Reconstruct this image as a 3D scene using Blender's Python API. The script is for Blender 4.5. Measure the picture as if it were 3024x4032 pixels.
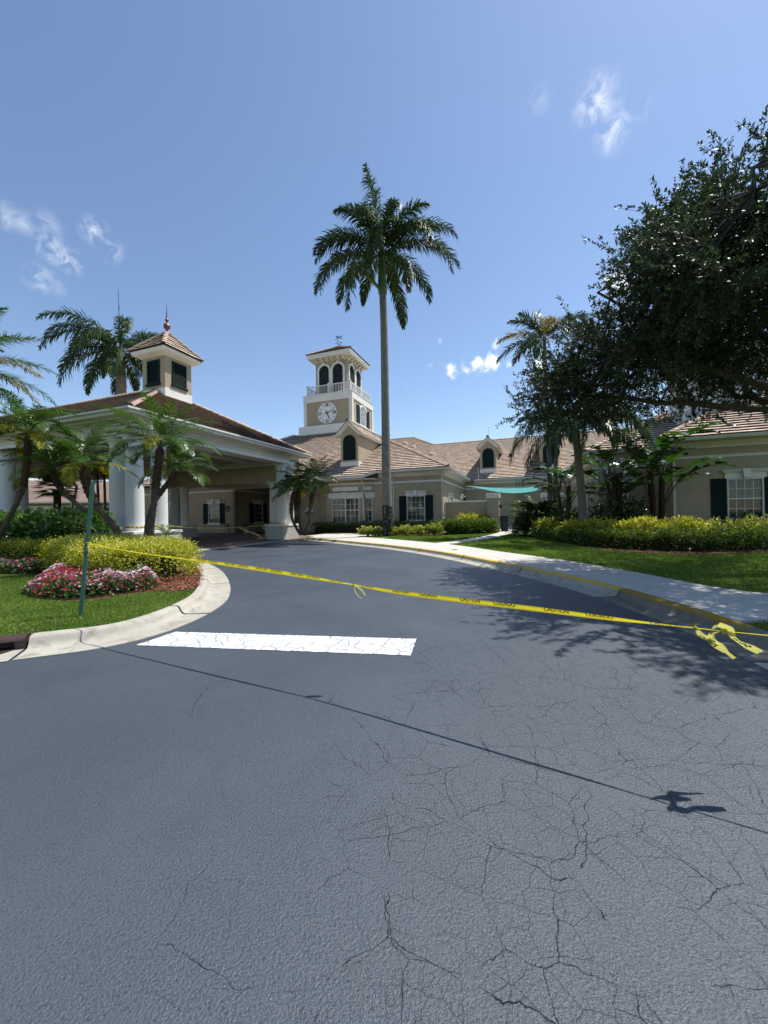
import bpy, math, random
import numpy as np
from mathutils import Vector, Matrix

random.seed(11)
rng = np.random.default_rng(11)
SC = bpy.context.scene
for o in list(bpy.data.objects):
    bpy.data.objects.remove(o)
COL = SC.collection
R = math.radians

# ------------------------------------------------------------------ camera
FPX, PITCH, ROLL, EYE = 1485.0, 0.0078, 0.0164, 1.55
_fw = Vector((0, math.cos(PITCH), math.sin(PITCH)))
_up = Vector((0, -math.sin(PITCH), math.cos(PITCH)))
_rt = Vector((1, 0, 0))
CRT = _rt * math.cos(ROLL) - _up * math.sin(ROLL)
CUP = _rt * math.sin(ROLL) + _up * math.cos(ROLL)
CFW = _fw
cam = bpy.data.cameras.new('camera')
cam.sensor_fit = 'VERTICAL'
cam.sensor_height = 24.0
cam.lens = FPX / 4032.0 * 24.0
cam.clip_start = 0.05
cam.clip_end = 4000
cam_o = bpy.data.objects.new('camera', cam)
COL.objects.link(cam_o)
cam_o.matrix_world = Matrix(((CRT.x, CUP.x, -CFW.x, 0), (CRT.y, CUP.y, -CFW.y, 0), (CRT.z, CUP.z, -CFW.z, EYE), (0, 0, 0, 1)))
SC.camera = cam_o

# ------------------------------------------------------------------ sky and sun
SUN = Vector((0.45, 0.185, 1.0)).normalized()
ELEV = math.asin(SUN.z)
AZ = math.atan2(SUN.x, SUN.y)
world = bpy.data.worlds.new('World')
SC.world = world
world.use_nodes = True
wn, wl = world.node_tree.nodes, world.node_tree.links
for n in list(wn):
    wn.remove(n)
w_out = wn.new('ShaderNodeOutputWorld')
w_bg = wn.new('ShaderNodeBackground')
w_sky = wn.new('ShaderNodeTexSky')
w_sky.sky_type = 'NISHITA'
w_sky.sun_disc = False
w_sky.sun_elevation = ELEV
w_sky.sun_rotation = AZ
w_sky.altitude = 0
w_sky.air_density = 1.0
w_sky.dust_density = 0.32
w_sky.ozone_density = 1.9
w_bg.inputs['Strength'].default_value = 0.132
wl.new(w_bg.outputs[0], w_out.inputs[0])

def wnode(t, **k):
    n = wn.new(t)
    for a, b in k.items():
        setattr(n, a, b)
    return n

# small fair weather clouds scattered over the whole sky, fixed by direction
w_tc = wnode('ShaderNodeTexCoord')
w_noise = wnode('ShaderNodeTexNoise')
w_noise.inputs['Scale'].default_value = 36.0
w_noise.inputs['Detail'].default_value = 8.0
w_noise.inputs['Roughness'].default_value = 0.62
w_noise.inputs['Distortion'].default_value = 0.7
wl.new(w_tc.outputs['Generated'], w_noise.inputs['Vector'])
def sky_dir(px, py):
    d = CFW + CRT * ((px - 1512) / FPX) - CUP * ((py - 2016) / FPX)
    return d.normalized()
CLOUDS = [  # direction, size (radians), brightness, stretch vector
    (sky_dir(2355, 400), .050, .62), (sky_dir(2415, 520), .040, .58), (sky_dir(2130, 392), .026, .28), (sky_dir(2535, 425), .022, .22),
    (sky_dir(215, 985), .034, .66), (sky_dir(275, 1030), .030, .60), (sky_dir(375, 915), .032, .50), (sky_dir(430, 980), .032, .45), (sky_dir(160, 1100), .034, .42), (sky_dir(215, 1130), .025, .3),
    (sky_dir(25, 850), .030, .34), (sky_dir(90, 878), .028, .30), (sky_dir(180, 885), .03, .32),
    (Vector((-.8, -.3, .4)).normalized(), .08, .6), (Vector((.3, -.9, .5)).normalized(), .1, .6), (Vector((-.5, -.7, .3)).normalized(), .08, .7), (Vector((.95, .1, .35)).normalized(), .07, .7)]
HEAPS = [(sky_dir(1870, 1438), .060, .62), (sky_dir(1935, 1428), .050, .62), (sky_dir(1775, 1448), .040, .52), (sky_dir(1690, 1440), .03, .42), (sky_dir(2000, 1437), .03, .48),
         (sky_dir(1955, 1357), .032, .50), (sky_dir(1730, 1348), .03, .42), (sky_dir(1590, 1512), .03, .42), (sky_dir(1550, 1500), .025, .38),
         (sky_dir(2450, 1118), .065, .66), (sky_dir(2540, 1125), .060, .66), (sky_dir(2120, 1432), .035, .56), (sky_dir(2860, 1640), .06, .6),
         (Vector((-.8, -.3, .25)).normalized(), .09, .7), (Vector((.3, -.9, .3)).normalized(), .1, .7), (Vector((-.5, -.7, .2)).normalized(), .08, .7), (Vector((.95, .1, .2)).normalized(), .07, .7)]
acc = None
for d, sz, br in CLOUDS:
    dist = wnode('ShaderNodeVectorMath', operation='DISTANCE')
    dist.inputs[1].default_value = d
    wl.new(w_tc.outputs['Generated'], dist.inputs[0])
    mr = wnode('ShaderNodeMapRange')
    mr.interpolation_type = 'SMOOTHSTEP'
    mr.inputs['From Min'].default_value = 0.0
    mr.inputs['From Max'].default_value = sz
    mr.inputs['To Min'].default_value = br
    mr.inputs['To Max'].default_value = 0.0
    wl.new(dist.outputs['Value'], mr.inputs['Value'])
    if acc is None:
        acc = mr.outputs[0]
    else:
        mx = wnode('ShaderNodeMath', operation='MAXIMUM')
        wl.new(acc, mx.inputs[0]); wl.new(mr.outputs[0], mx.inputs[1])
        acc = mx.outputs[0]
nz = wnode('ShaderNodeMapRange')
nz.inputs['From Min'].default_value = 0.42
nz.inputs['From Max'].default_value = 0.70
wl.new(w_noise.outputs[0], nz.inputs['Value'])
mm0 = wnode('ShaderNodeMath', operation='MULTIPLY')
wl.new(acc, mm0.inputs[0]); wl.new(nz.outputs[0], mm0.inputs[1])
# rounder heaps low over the roofs
w_noise2 = wnode('ShaderNodeTexNoise')
w_noise2.inputs['Scale'].default_value = 34.0; w_noise2.inputs['Detail'].default_value = 7.0; w_noise2.inputs['Roughness'].default_value = 0.55
wl.new(w_tc.outputs['Generated'], w_noise2.inputs['Vector'])
acc2 = None
for d, sz, br in HEAPS:
    dist = wnode('ShaderNodeVectorMath', operation='DISTANCE'); dist.inputs[1].default_value = d
    wl.new(w_tc.outputs['Generated'], dist.inputs[0])
    mr = wnode('ShaderNodeMapRange'); mr.inputs['From Min'].default_value = 0.0; mr.inputs['From Max'].default_value = sz; mr.inputs['To Min'].default_value = br; mr.inputs['To Max'].default_value = 0.0
    wl.new(dist.outputs['Value'], mr.inputs['Value'])
    if acc2 is None: acc2 = mr.outputs[0]
    else:
        mx = wnode('ShaderNodeMath', operation='MAXIMUM'); wl.new(acc2, mx.inputs[0]); wl.new(mr.outputs[0], mx.inputs[1]); acc2 = mx.outputs[0]
hp_ = wnode('ShaderNodeMath', operation='ADD'); wl.new(acc2, hp_.inputs[0]); wl.new(w_noise2.outputs[0], hp_.inputs[1])
hm = wnode('ShaderNodeMapRange'); hm.interpolation_type = 'SMOOTHSTEP'
hm.inputs['From Min'].default_value = .80; hm.inputs['From Max'].default_value = 1.18
wl.new(hp_.outputs[0], hm.inputs['Value'])
mm = wnode('ShaderNodeMath', operation='MAXIMUM')
wl.new(mm0.outputs[0], mm.inputs[0]); wl.new(hm.outputs[0], mm.inputs[1])
cl = wnode('ShaderNodeMath', operation='MINIMUM')
wl.new(mm.outputs[0], cl.inputs[0]); cl.inputs[1].default_value = 0.85
w_mix = wnode('ShaderNodeMix', data_type='RGBA')
w_mix.inputs['B'].default_value = (7.6, 7.8, 8.0, 1)
wl.new(cl.outputs[0], w_mix.inputs['Factor'])
wl.new(w_sky.outputs[0], w_mix.inputs['A'])
wl.new(w_mix.outputs['Result'], w_bg.inputs['Color'])

sun = bpy.data.lights.new('sun', 'SUN')
sun.energy = 4.8
sun.angle = R(0.55)
sun.color = (1.0, 0.965, 0.91)
sun_o = bpy.data.objects.new('sun', sun)
COL.objects.link(sun_o)
sun_o.rotation_euler = SUN.to_track_quat('Z', 'Y').to_euler()
sun_o.location = SUN * 60
SC.view_settings.view_transform = 'Standard'
SC.view_settings.look = 'None'
SC.view_settings.exposure = 0.43
SC.view_settings.gamma = 1.0
SC.view_settings.use_curve_mapping = False
SC.render.engine = 'CYCLES'
SC.cycles.max_bounces = 4
SC.cycles.diffuse_bounces = 2
SC.cycles.glossy_bounces = 2
SC.cycles.transmission_bounces = 3
SC.cycles.transparent_max_bounces = 8
SC.cycles.caustics_reflective = False
SC.cycles.caustics_refractive = False

# ------------------------------------------------------------------ helpers
def cray(px, py):
    return CFW + CRT * ((px - 1512) / FPX) - CUP * ((py - 2016) / FPX)
def gp(px, py, h=0.0):
    d = cray(px, py)
    t = (h - EYE) / d.z
    return Vector((0, 0, EYE)) + d * t
def at(px, py, yy):
    d = cray(px, py)
    return Vector((0, 0, EYE)) + d * (yy / d.y)
TH = R(20.5)
RX, UX = Vector((math.cos(TH), -math.sin(TH), 0)), Vector((math.sin(TH), math.cos(TH), 0))

def tag(o, label=None, cat=None, group=None, kind=None):
    if label: o['label'] = label
    if cat: o['category'] = cat
    if group: o['group'] = group
    if kind: o['kind'] = kind
    return o
def empty(name, loc=(0, 0, 0), rz=0.0, label=None, cat=None, group=None):
    o = bpy.data.objects.new(name, None)
    COL.objects.link(o)
    o.location = loc
    o.rotation_euler = (0, 0, rz)
    o.empty_display_size = 0.3
    return tag(o, label, cat, group)

class MB:
    def __init__(s):
        s.V = []; s.F = []; s.T = []
    def add(s, vs, fs, tint=0.5):
        k = len(s.V)
        s.V += [tuple(v) for v in vs]
        s.F += [tuple(i + k for i in f) for f in fs]
        s.T += [tint] * len(fs)
        return s
    def box(s, x0, x1, y0, y1, z0, z1, tint=0.5):
        x0, x1 = min(x0, x1), max(x0, x1); y0, y1 = min(y0, y1), max(y0, y1); z0, z1 = min(z0, z1), max(z0, z1)
        return s.add([(x0, y0, z0), (x1, y0, z0), (x1, y1, z0), (x0, y1, z0), (x0, y0, z1), (x1, y0, z1), (x1, y1, z1), (x0, y1, z1)],
                     [(3, 2, 1, 0), (4, 5, 6, 7), (0, 1, 5, 4), (1, 2, 6, 5), (2, 3, 7, 6), (3, 0, 4, 7)], tint)
    def prism(s, poly, z0, z1, tint=0.5):
        n = len(poly)
        a = sum(poly[i][0] * poly[(i + 1) % n][1] - poly[(i + 1) % n][0] * poly[i][1] for i in range(n))
        if a < 0: poly = poly[::-1]
        vs = [(p[0], p[1], z0) for p in poly] + [(p[0], p[1], z1) for p in poly]
        fs = [tuple(range(n - 1, -1, -1)), tuple(range(n, 2 * n))] + [(i, (i + 1) % n, n + (i + 1) % n, n + i) for i in range(n)]
        return s.add(vs, fs, tint)
    def extrude(s, pts, vec, tint=0.5):
        """closed planar outline (3D points) pushed along vec"""
        n = len(pts); v = Vector(vec)
        vs = [Vector(p) for p in pts] + [Vector(p) + v for p in pts]
        return s.add(vs, [tuple(range(n - 1, -1, -1)), tuple(range(n, 2 * n))] + [(i, (i + 1) % n, n + (i + 1) % n, n + i) for i in range(n)], tint)
    def lathe(s, prof, n=24, c=(0, 0), tint=0.5):
        vs = []; fs = []
        for r, z in prof:
            for i in range(n):
                a = 2 * math.pi * i / n
                vs.append((c[0] + r * math.cos(a), c[1] + r * math.sin(a), z))
        m = len(prof)
        for j in range(m - 1):
            for i in range(n):
                fs.append((j * n + i, j * n + (i + 1) % n, (j + 1) * n + (i + 1) % n, (j + 1) * n + i))
        fs.append(tuple(range(n - 1, -1, -1))); fs.append(tuple((m - 1) * n + i for i in range(n)))
        return s.add(vs, fs, tint)
    def tube(s, pts, rad, n=8, tint=0.5, cap=True):
        pts = [Vector(p) for p in pts]
        m = len(pts)
        if not hasattr(rad, '__len__'): rad = [rad] * m
        vs = []; fs = []
        prev = None
        for j in range(m):
            t = (pts[min(j + 1, m - 1)] - pts[max(j - 1, 0)]).normalized()
            a = prev if prev is not None else (Vector((0, 0, 1)) if abs(t.z) < .9 else Vector((1, 0, 0)))
            x = (a - t * a.dot(t)).normalized(); y = t.cross(x)
            prev = x
            for i in range(n):
                g = 2 * math.pi * i / n
                vs.append(pts[j] + (x * math.cos(g) + y * math.sin(g)) * rad[j])
        for j in range(m - 1):
            for i in range(n):
                fs.append((j * n + i, j * n + (i + 1) % n, (j + 1) * n + (i + 1) % n, (j + 1) * n + i))
        if cap:
            fs.append(tuple(range(n - 1, -1, -1))); fs.append(tuple((m - 1) * n + i for i in range(n)))
        return s.add(vs, fs, tint)
    def sweep(s, path, prof, closed=False, tint=0.5):
        """profile (offset to the right of travel, z) carried along a 2D path with mitred corners"""
        P = [Vector((p[0], p[1])) for p in path]; n = len(P); m = len(prof)
        vs = []
        for i in range(n):
            d0 = (P[i] - P[i - 1]).normalized() if (closed or i > 0) else None
            d1 = (P[(i + 1) % n] - P[i]).normalized() if (closed or i < n - 1) else None
            if d0 is None: d0 = d1
            if d1 is None: d1 = d0
            n0 = Vector((d0.y, -d0.x)); n1 = Vector((d1.y, -d1.x))
            k = (n0 + n1); k = k / max(.25, k.dot(n0)) if k.length > 1e-6 else n0
            for off, z in prof:
                vs.append((P[i].x + k.x * off, P[i].y + k.y * off, z))
        fs = []
        for i in range(n if closed else n - 1):
            i2 = (i + 1) % n
            for j in range(m):
                j2 = (j + 1) % m
                fs.append((i * m + j, i2 * m + j, i2 * m + j2, i * m + j2))
        if not closed:
            fs.append(tuple(range(m))); fs.append(tuple((n - 1) * m + j for j in range(m - 1, -1, -1)))
        return s.add(vs, fs, tint)
    def build(s, name, mat, parent=None, smooth=False, bevel=0.0, loc=None, mat2=None, idx2=None):
        me = bpy.data.meshes.new(name)
        me.from_pydata(s.V, [], s.F)
        at_ = me.attributes.new('tint', 'FLOAT', 'FACE')
        at_.data.foreach_set('value', np.array(s.T, dtype=np.float32))
        me.materials.append(mat)
        if mat2:
            me.materials.append(mat2)
            me.polygons.foreach_set('material_index', np.array(idx2, dtype=np.int32))
        me.validate(); me.update()
        o = bpy.data.objects.new(name, me)
        COL.objects.link(o)
        if parent: o.parent = parent
        if loc is not None: o.location = loc
        if smooth:
            me.polygons.foreach_set('use_smooth', np.ones(len(me.polygons), dtype=bool))
            if smooth == 'auto':
                me.set_sharp_from_angle(angle=R(38))
        if bevel:
            b = o.modifiers.new('bevel', 'BEVEL'); b.width = bevel; b.segments = 2; b.limit_method = 'ANGLE'; b.angle_limit = R(40)
        return o

def np_mesh(name, V, Q, tint, mat, parent=None, smooth=False):
    """V (n,3); Q (m,k) polygons all with k corners; tint per face"""
    me = bpy.data.meshes.new(name)
    V = np.ascontiguousarray(V, dtype=np.float32); Q = np.ascontiguousarray(Q, dtype=np.int32)
    m, k = Q.shape
    me.vertices.add(len(V)); me.vertices.foreach_set('co', V.ravel())
    me.loops.add(m * k); me.loops.foreach_set('vertex_index', Q.ravel())
    me.polygons.add(m)
    me.polygons.foreach_set('loop_start', np.arange(m, dtype=np.int32) * k)
    me.polygons.foreach_set('loop_total', np.full(m, k, dtype=np.int32))
    a = me.attributes.new('tint', 'FLOAT', 'FACE')
    a.data.foreach_set('value', np.ascontiguousarray(tint, dtype=np.float32))
    me.materials.append(mat)
    if smooth: me.polygons.foreach_set('use_smooth', np.ones(m, dtype=bool))
    me.update(calc_edges=True)
    o = bpy.data.objects.new(name, me)
    COL.objects.link(o)
    if parent: o.parent = parent
    return o

def catmull(pts, n=8):
    P = [np.array(p, float) for p in pts]
    P = [2 * P[0] - P[1]] + P + [2 * P[-1] - P[-2]]
    out = []
    for i in range(1, len(P) - 2):
        for k in range(n):
            t = k / n
            out.append(.5 * ((2 * P[i]) + (-P[i - 1] + P[i + 1]) * t + (2 * P[i - 1] - 5 * P[i] + 4 * P[i + 1] - P[i + 2]) * t * t + (-P[i - 1] + 3 * P[i] - 3 * P[i + 1] + P[i + 2]) * t ** 3))
    out.append(P[-2])
    return np.array(out)
def resample(pts, step=None, n=None):
    pts = np.array(pts, float)
    d = np.r_[0, np.cumsum(np.linalg.norm(np.diff(pts, axis=0), axis=1))]
    m = n if n else max(2, int(round(d[-1] / step)) + 1)
    s = np.linspace(0, d[-1], m)
    return np.stack([np.interp(s, d, pts[:, k]) for k in range(pts.shape[1])], 1)
def offset2(pts, off):
    """offset to the left of travel"""
    P = np.array(pts, float); t = np.gradient(P, axis=0); t /= np.linalg.norm(t, axis=1)[:, None]
    return P + off * np.stack([-t[:, 1], t[:, 0]], 1)

# ------------------------------------------------------------------ materials
MATS = {}
def nd(nt, t, **k):
    n = nt.nodes.new(t)
    for a, b in k.items():
        setattr(n, a, b)
    return n
def base_mat(name):
    m = bpy.data.materials.new(name); m.use_nodes = True
    nt = m.node_tree
    p = nt.nodes['Principled BSDF']
    MATS[name] = m
    return m, nt, p
def noise(nt, scale, detail=4, rough=.55, co='Object', dist=0.0, vec=None):
    n = nd(nt, 'ShaderNodeTexNoise')
    n.inputs['Scale'].default_value = scale; n.inputs['Detail'].default_value = detail
    n.inputs['Roughness'].default_value = rough; n.inputs['Distortion'].default_value = dist
    if vec is None:
        tc = nd(nt, 'ShaderNodeTexCoord'); vec = tc.outputs[co]
    nt.links.new(vec, n.inputs['Vector'])
    return n
def mrange(nt, src, a, b, c, d):
    n = nd(nt, 'ShaderNodeMapRange')
    for k, v in zip(('From Min', 'From Max', 'To Min', 'To Max'), (a, b, c, d)):
        n.inputs[k].default_value = v
    nt.links.new(src, n.inputs['Value'])
    return n.outputs[0]
def mixc(nt, fac, a, b, blend='MIX'):
    n = nd(nt, 'ShaderNodeMix', data_type='RGBA', blend_type=blend)
    for key, v in (('Factor', fac), ('A', a), ('B', b)):
        if isinstance(v, (int, float)): n.inputs[key].default_value = v
        elif isinstance(v, (tuple, list)): n.inputs[key].default_value = (*v[:3], 1)
        else: nt.links.new(v, n.inputs[key])
    return n.outputs['Result']
def math_(nt, op, a, b=None):
    n = nd(nt, 'ShaderNodeMath', operation=op)
    for i, v in enumerate((a, b)):
        if v is None: continue
        if isinstance(v, (int, float)): n.inputs[i].default_value = v
        else: nt.links.new(v, n.inputs[i])
    return n.outputs[0]
def bump(nt, p, h, strength=.3, dist=.02):
    b = nd(nt, 'ShaderNodeBump'); b.inputs['Strength'].default_value = strength; b.inputs['Distance'].default_value = dist
    nt.links.new(h, b.inputs['Height']); nt.links.new(b.outputs[0], p.inputs['Normal'])
def std(name, col, rough=.75, var=.12, vs=2.5, bs=70, bstr=.15, bdist=.01, spec=.4, dirt=None, dscale=.7, tintvar=0.0, metal=0.0):
    m, nt, p = base_mat(name)
    a = noise(nt, vs, 6)
    c = mixc(nt, mrange(nt, a.outputs[0], .3, .7, 0, 1), [x * (1 - var) for x in col], [min(1, x * (1 + var)) for x in col])
    if dirt:
        dn = noise(nt, dscale, 8, .65, dist=.4)
        c = mixc(nt, mrange(nt, dn.outputs[0], .5, .75, 0, .75), c, dirt)
    if tintvar:
        at_ = nd(nt, 'ShaderNodeAttribute', attribute_name='tint')
        c = mixc(nt, 1.0, c, mixc(nt, at_.outputs['Fac'], (1 - tintvar,) * 3, (1 + tintvar,) * 3), 'MULTIPLY')
    nt.links.new(c, p.inputs['Base Color'])
    p.inputs['Roughness'].default_value = rough
    p.inputs['Specular IOR Level'].default_value = spec
    p.inputs['Metallic'].default_value = metal
    if bstr:
        b = noise(nt, bs, 5, .6)
        bump(nt, p, b.outputs[0], bstr, bdist)
    return m
def leafmat(name, c0, c1, c2=None, rough=.45, trans=.3, spec=.5):
    """colour follows the per leaf tint 0..1"""
    m, nt, p = base_mat(name)
    at_ = nd(nt, 'ShaderNodeAttribute', attribute_name='tint')
    rp = nd(nt, 'ShaderNodeValToRGB')
    el = rp.color_ramp.elements
    el[0].color = (*c0, 1); el[1].color = (*(c2 or c1), 1)
    if c2:
        e = el.new(.55); e.color = (*c1, 1)
    nt.links.new(at_.outputs['Fac'], rp.inputs[0])
    nt.links.new(rp.outputs[0], p.inputs['Base Color'])
    p.inputs['Roughness'].default_value = rough
    p.inputs['Specular IOR Level'].default_value = spec
    if trans:
        tr = nd(nt, 'ShaderNodeBsdfTranslucent')
        hs = nd(nt, 'ShaderNodeHueSaturation'); hs.inputs['Saturation'].default_value = 1.15; hs.inputs['Value'].default_value = 1.5
        nt.links.new(rp.outputs[0], hs.inputs['Color']); nt.links.new(hs.outputs[0], tr.inputs['Color'])
        mx = nd(nt, 'ShaderNodeMixShader'); mx.inputs[0].default_value = trans
        nt.links.new(p.outputs[0], mx.inputs[1]); nt.links.new(tr.outputs[0], mx.inputs[2])
        nt.links.new(mx.outputs[0], nt.nodes['Material Output'].inputs['Surface'])
    return m

M_STUCCO = std('stucco_tan', (.37, .318, .225), .9, .08, 1.2, 90, .3, .01, .2, dirt=(.27, .235, .175), dscale=.55)
M_CREAM = std('cream_trim', (.62, .60, .52), .75, .05, 1.5, 60, .08, .01, .3, dirt=(.54, .52, .44), dscale=.5)
M_WHITE = std('white_trim', (.70, .69, .64), .6, .04, 2, 60, .06, .01, .4, dirt=(.60, .585, .53), dscale=.6)
M_COLUMN = std('column_stucco', (.66, .66, .62), .85, .04, 2, 100, .22, .01, .2, dirt=(.58, .58, .54), dscale=.6)
M_GUTTER = std('gutter_white', (.66, .655, .61), .5, .05, 1.5, 20, .05, .01, .5, dirt=(.48, .46, .40), dscale=.9)
M_GREEN = std('dark_green_paint', (.006, .018, .016), .7, .2, 4, 60, .05, .01, .15)
M_BLACK = std('black_paint', (.012, .012, .013), .45, .2, 4, 60, .05, .01, .5)
M_DARK = std('dark_interior', (.022, .02, .018), .9, .2, 2, 20, 0)
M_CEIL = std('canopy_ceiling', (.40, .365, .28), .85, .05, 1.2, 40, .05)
M_TILE = std('roof_tile', (.50, .385, .295), .85, .16, 1.8, 30, .3, .012, .2, dirt=(.30, .23, .18), dscale=2.2, tintvar=.22)
M_TILEE = std('roof_tile_edge_shade', (.12, .092, .072), .95, .25, 3, 30, .2, .01, .1)  # dark colour paints the shade under each tile course
M_TILEB = std('roof_underlay', (.10, .08, .065), .9, .1, 2, 20, 0)
M_COPPER = std('copper_brown', (.20, .075, .05), .42, .2, 6, 30, .05, .01, .5, metal=.55)
M_IRON = std('patina_metal', (.045, .07, .075), .6, .2, 5, 30, .05)
M_BLIND = std('blind_slat', (.50, .48, .42), .6, .03, 3, 20, 0)
M_ROOM_DARK = std('dark_room_backing', (.05, .048, .043), .9, .25, 2, 20, 0)  # dark colour stands in for the unlit rooms behind the windows
M_TURQ = leafmat('turquoise_fabric', (.10, .34, .33), (.12, .40, .38), None, .8, .35, .2)
M_BRONZE = std('dark_bronze', (.03, .022, .018), .5, .2, 5, 30, .05)

def glass_mat():
    m, nt, p = base_mat('window_glass')
    out = nt.nodes['Material Output']
    tr = nd(nt, 'ShaderNodeBsdfTransparent'); tr.inputs[0].default_value = (.66, .70, .68, 1)
    gl = nd(nt, 'ShaderNodeBsdfGlossy'); gl.inputs['Roughness'].default_value = .03; gl.inputs[0].default_value = (.9, .95, 1, 1)
    nz_ = noise(nt, 1.3, 2); b = nd(nt, 'ShaderNodeBump'); b.inputs['Strength'].default_value = .06; b.inputs['Distance'].default_value = .02
    nt.links.new(nz_.outputs[0], b.inputs['Height']); nt.links.new(b.outputs[0], gl.inputs['Normal'])
    fr = nd(nt, 'ShaderNodeFresnel'); fr.inputs[0].default_value = 1.55
    mx = nd(nt, 'ShaderNodeMixShader')
    ge = nd(nt, 'ShaderNodeNewGeometry')
    nt.links.new(math_(nt, 'MULTIPLY', math_(nt, 'MULTIPLY', fr.outputs[0], 1.1), math_(nt, 'SUBTRACT', 1.0, ge.outputs['Backfacing'])), mx.inputs[0])
    nt.links.new(tr.outputs[0], mx.inputs[1]); nt.links.new(gl.outputs[0], mx.inputs[2])
    nt.links.new(mx.outputs[0], out.inputs['Surface'])
    return m
M_GLASS = glass_mat()

# ------------------------------------------------------------------ ground materials
def crack_field(nt, scale, width, jag, seedoff):
    """distance to the edge of irregular cells, bent gently and then jittered finely"""
    tc = nd(nt, 'ShaderNodeTexCoord')
    cur = tc.outputs['Object']
    for fr, amp, det in ((scale * 1.5, .30 / scale, 2), (scale * 8.0, .055 * jag / scale, 3)):
        n = noise(nt, fr, det, .55, vec=cur)
        sub = nd(nt, 'ShaderNodeVectorMath', operation='SUBTRACT'); sub.inputs[1].default_value = (.5, .5, .5)
        nt.links.new(n.outputs['Color'], sub.inputs[0])
        sc = nd(nt, 'ShaderNodeVectorMath', operation='SCALE'); sc.inputs['Scale'].default_value = amp
        nt.links.new(sub.outputs[0], sc.inputs[0])
        ad = nd(nt, 'ShaderNodeVectorMath', operation='ADD')
        nt.links.new(cur, ad.inputs[0]); nt.links.new(sc.outputs[0], ad.inputs[1]); cur = ad.outputs[0]
    of = nd(nt, 'ShaderNodeVectorMath', operation='ADD'); of.inputs[1].default_value = (seedoff, seedoff * 1.7, 0)
    nt.links.new(cur, of.inputs[0])
    v = nd(nt, 'ShaderNodeTexVoronoi', feature='DISTANCE_TO_EDGE', voronoi_dimensions='2D'); v.inputs['Scale'].default_value = scale
    nt.links.new(of.outputs[0], v.inputs['Vector'])
    return mrange(nt, v.outputs['Distance'], width * .35 * scale, width * scale, 1, 0)

def asphalt():
    m, nt, p = base_mat('asphalt_sealed')
    tc = nd(nt, 'ShaderNodeTexCoord')
    big = noise(nt, .55, 5, .6)
    c = mixc(nt, mrange(nt, big.outputs[0], .3, .7, 0, 1), (.039, .051, .065), (.054, .067, .083))
    spk = noise(nt, 210, 2, .5)
    c = mixc(nt, mrange(nt, spk.outputs[0], .55, .72, 0, .7), c, (.095, .112, .132))
    blot = noise(nt, 1.7, 6, .65, dist=.5)
    c = mixc(nt, mrange(nt, blot.outputs[0], .52, .72, 0, .45), c, (.030, .040, .053))
    pit = noise(nt, 85, 2, .6)
    c = mixc(nt, mrange(nt, pit.outputs[0], .32, .46, .75, 0), c, (.018, .023, .031))
    # cracks of three sizes; the wear is strongest towards the near right of the road
    sx = nd(nt, 'ShaderNodeSeparateXYZ'); nt.links.new(tc.outputs['Object'], sx.inputs[0])
    g1 = mrange(nt, sx.outputs['X'], -1.1, .9, -.20, .10)
    g2 = mrange(nt, sx.outputs['Y'], 2.6, 7.0, .06, -.12)
    wear = math_(nt, 'ADD', math_(nt, 'ADD', noise(nt, .8, 4, .6).outputs[0], g1), g2)
    k1 = math_(nt, 'MULTIPLY', crack_field(nt, 1.3, .0030, 1.6, 3.1), mrange(nt, wear, .38, .47, 0, .95))
    k2 = math_(nt, 'MULTIPLY', crack_field(nt, 3.3, .0027, 1.4, 9.4), mrange(nt, wear, .41, .52, 0, .85))
    k3 = math_(nt, 'MULTIPLY', crack_field(nt, 7.5, .0019, 1.2, 5.2), mrange(nt, wear, .44, .56, 0, .7))
    brk = mrange(nt, noise(nt, 2.6, 3, .6).outputs[0], .38, .50, .0, 1)
    k = math_(nt, 'MULTIPLY', math_(nt, 'MAXIMUM', math_(nt, 'MAXIMUM', k1, k2), k3), brk)
    c = mixc(nt, math_(nt, 'MULTIPLY', k, .95), c, (.009, .011, .015))
    nt.links.new(c, p.inputs['Base Color'])
    nt.links.new(mrange(nt, k, 0, 1, .62, 0), p.inputs['Specular IOR Level'])
    nt.links.new(mrange(nt, big.outputs[0], .3, .7, .41, .52), p.inputs['Roughness'])
    h = math_(nt, 'ADD', math_(nt, 'MULTIPLY', pit.outputs[0], .9), math_(nt, 'MULTIPLY', spk.outputs[0], .5))
    bump(nt, p, h, .9, .008)
    return m
M_ASPH = asphalt()

def road_paint():
    m, nt, p = base_mat('white_road_paint')
    k = math_(nt, 'MAXIMUM', crack_field(nt, 4.6, .017, 1.0, 2.2), math_(nt, 'MULTIPLY', crack_field(nt, 10.0, .009, .8, 7.7), .8))
    k = math_(nt, 'MULTIPLY', k, mrange(nt, noise(nt, 3.0, 3).outputs[0], .34, .50, .2, 1))
    c = mixc(nt, noise(nt, 4, 5).outputs[0], (.60, .61, .605), (.74, .74, .73))
    c = mixc(nt, mrange(nt, noise(nt, 38, 4, .7).outputs[0], .60, .72, 0, .6), c, (.40, .41, .42))
    c = mixc(nt, math_(nt, 'MULTIPLY', k, .9), c, (.24, .25, .27))
    nt.links.new(c, p.inputs['Base Color']); p.inputs['Roughness'].default_value = .6
    bump(nt, p, math_(nt, 'SUBTRACT', noise(nt, 80, 3).outputs[0], k), .35, .004)
    return m
M_PAINT = road_paint()

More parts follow.
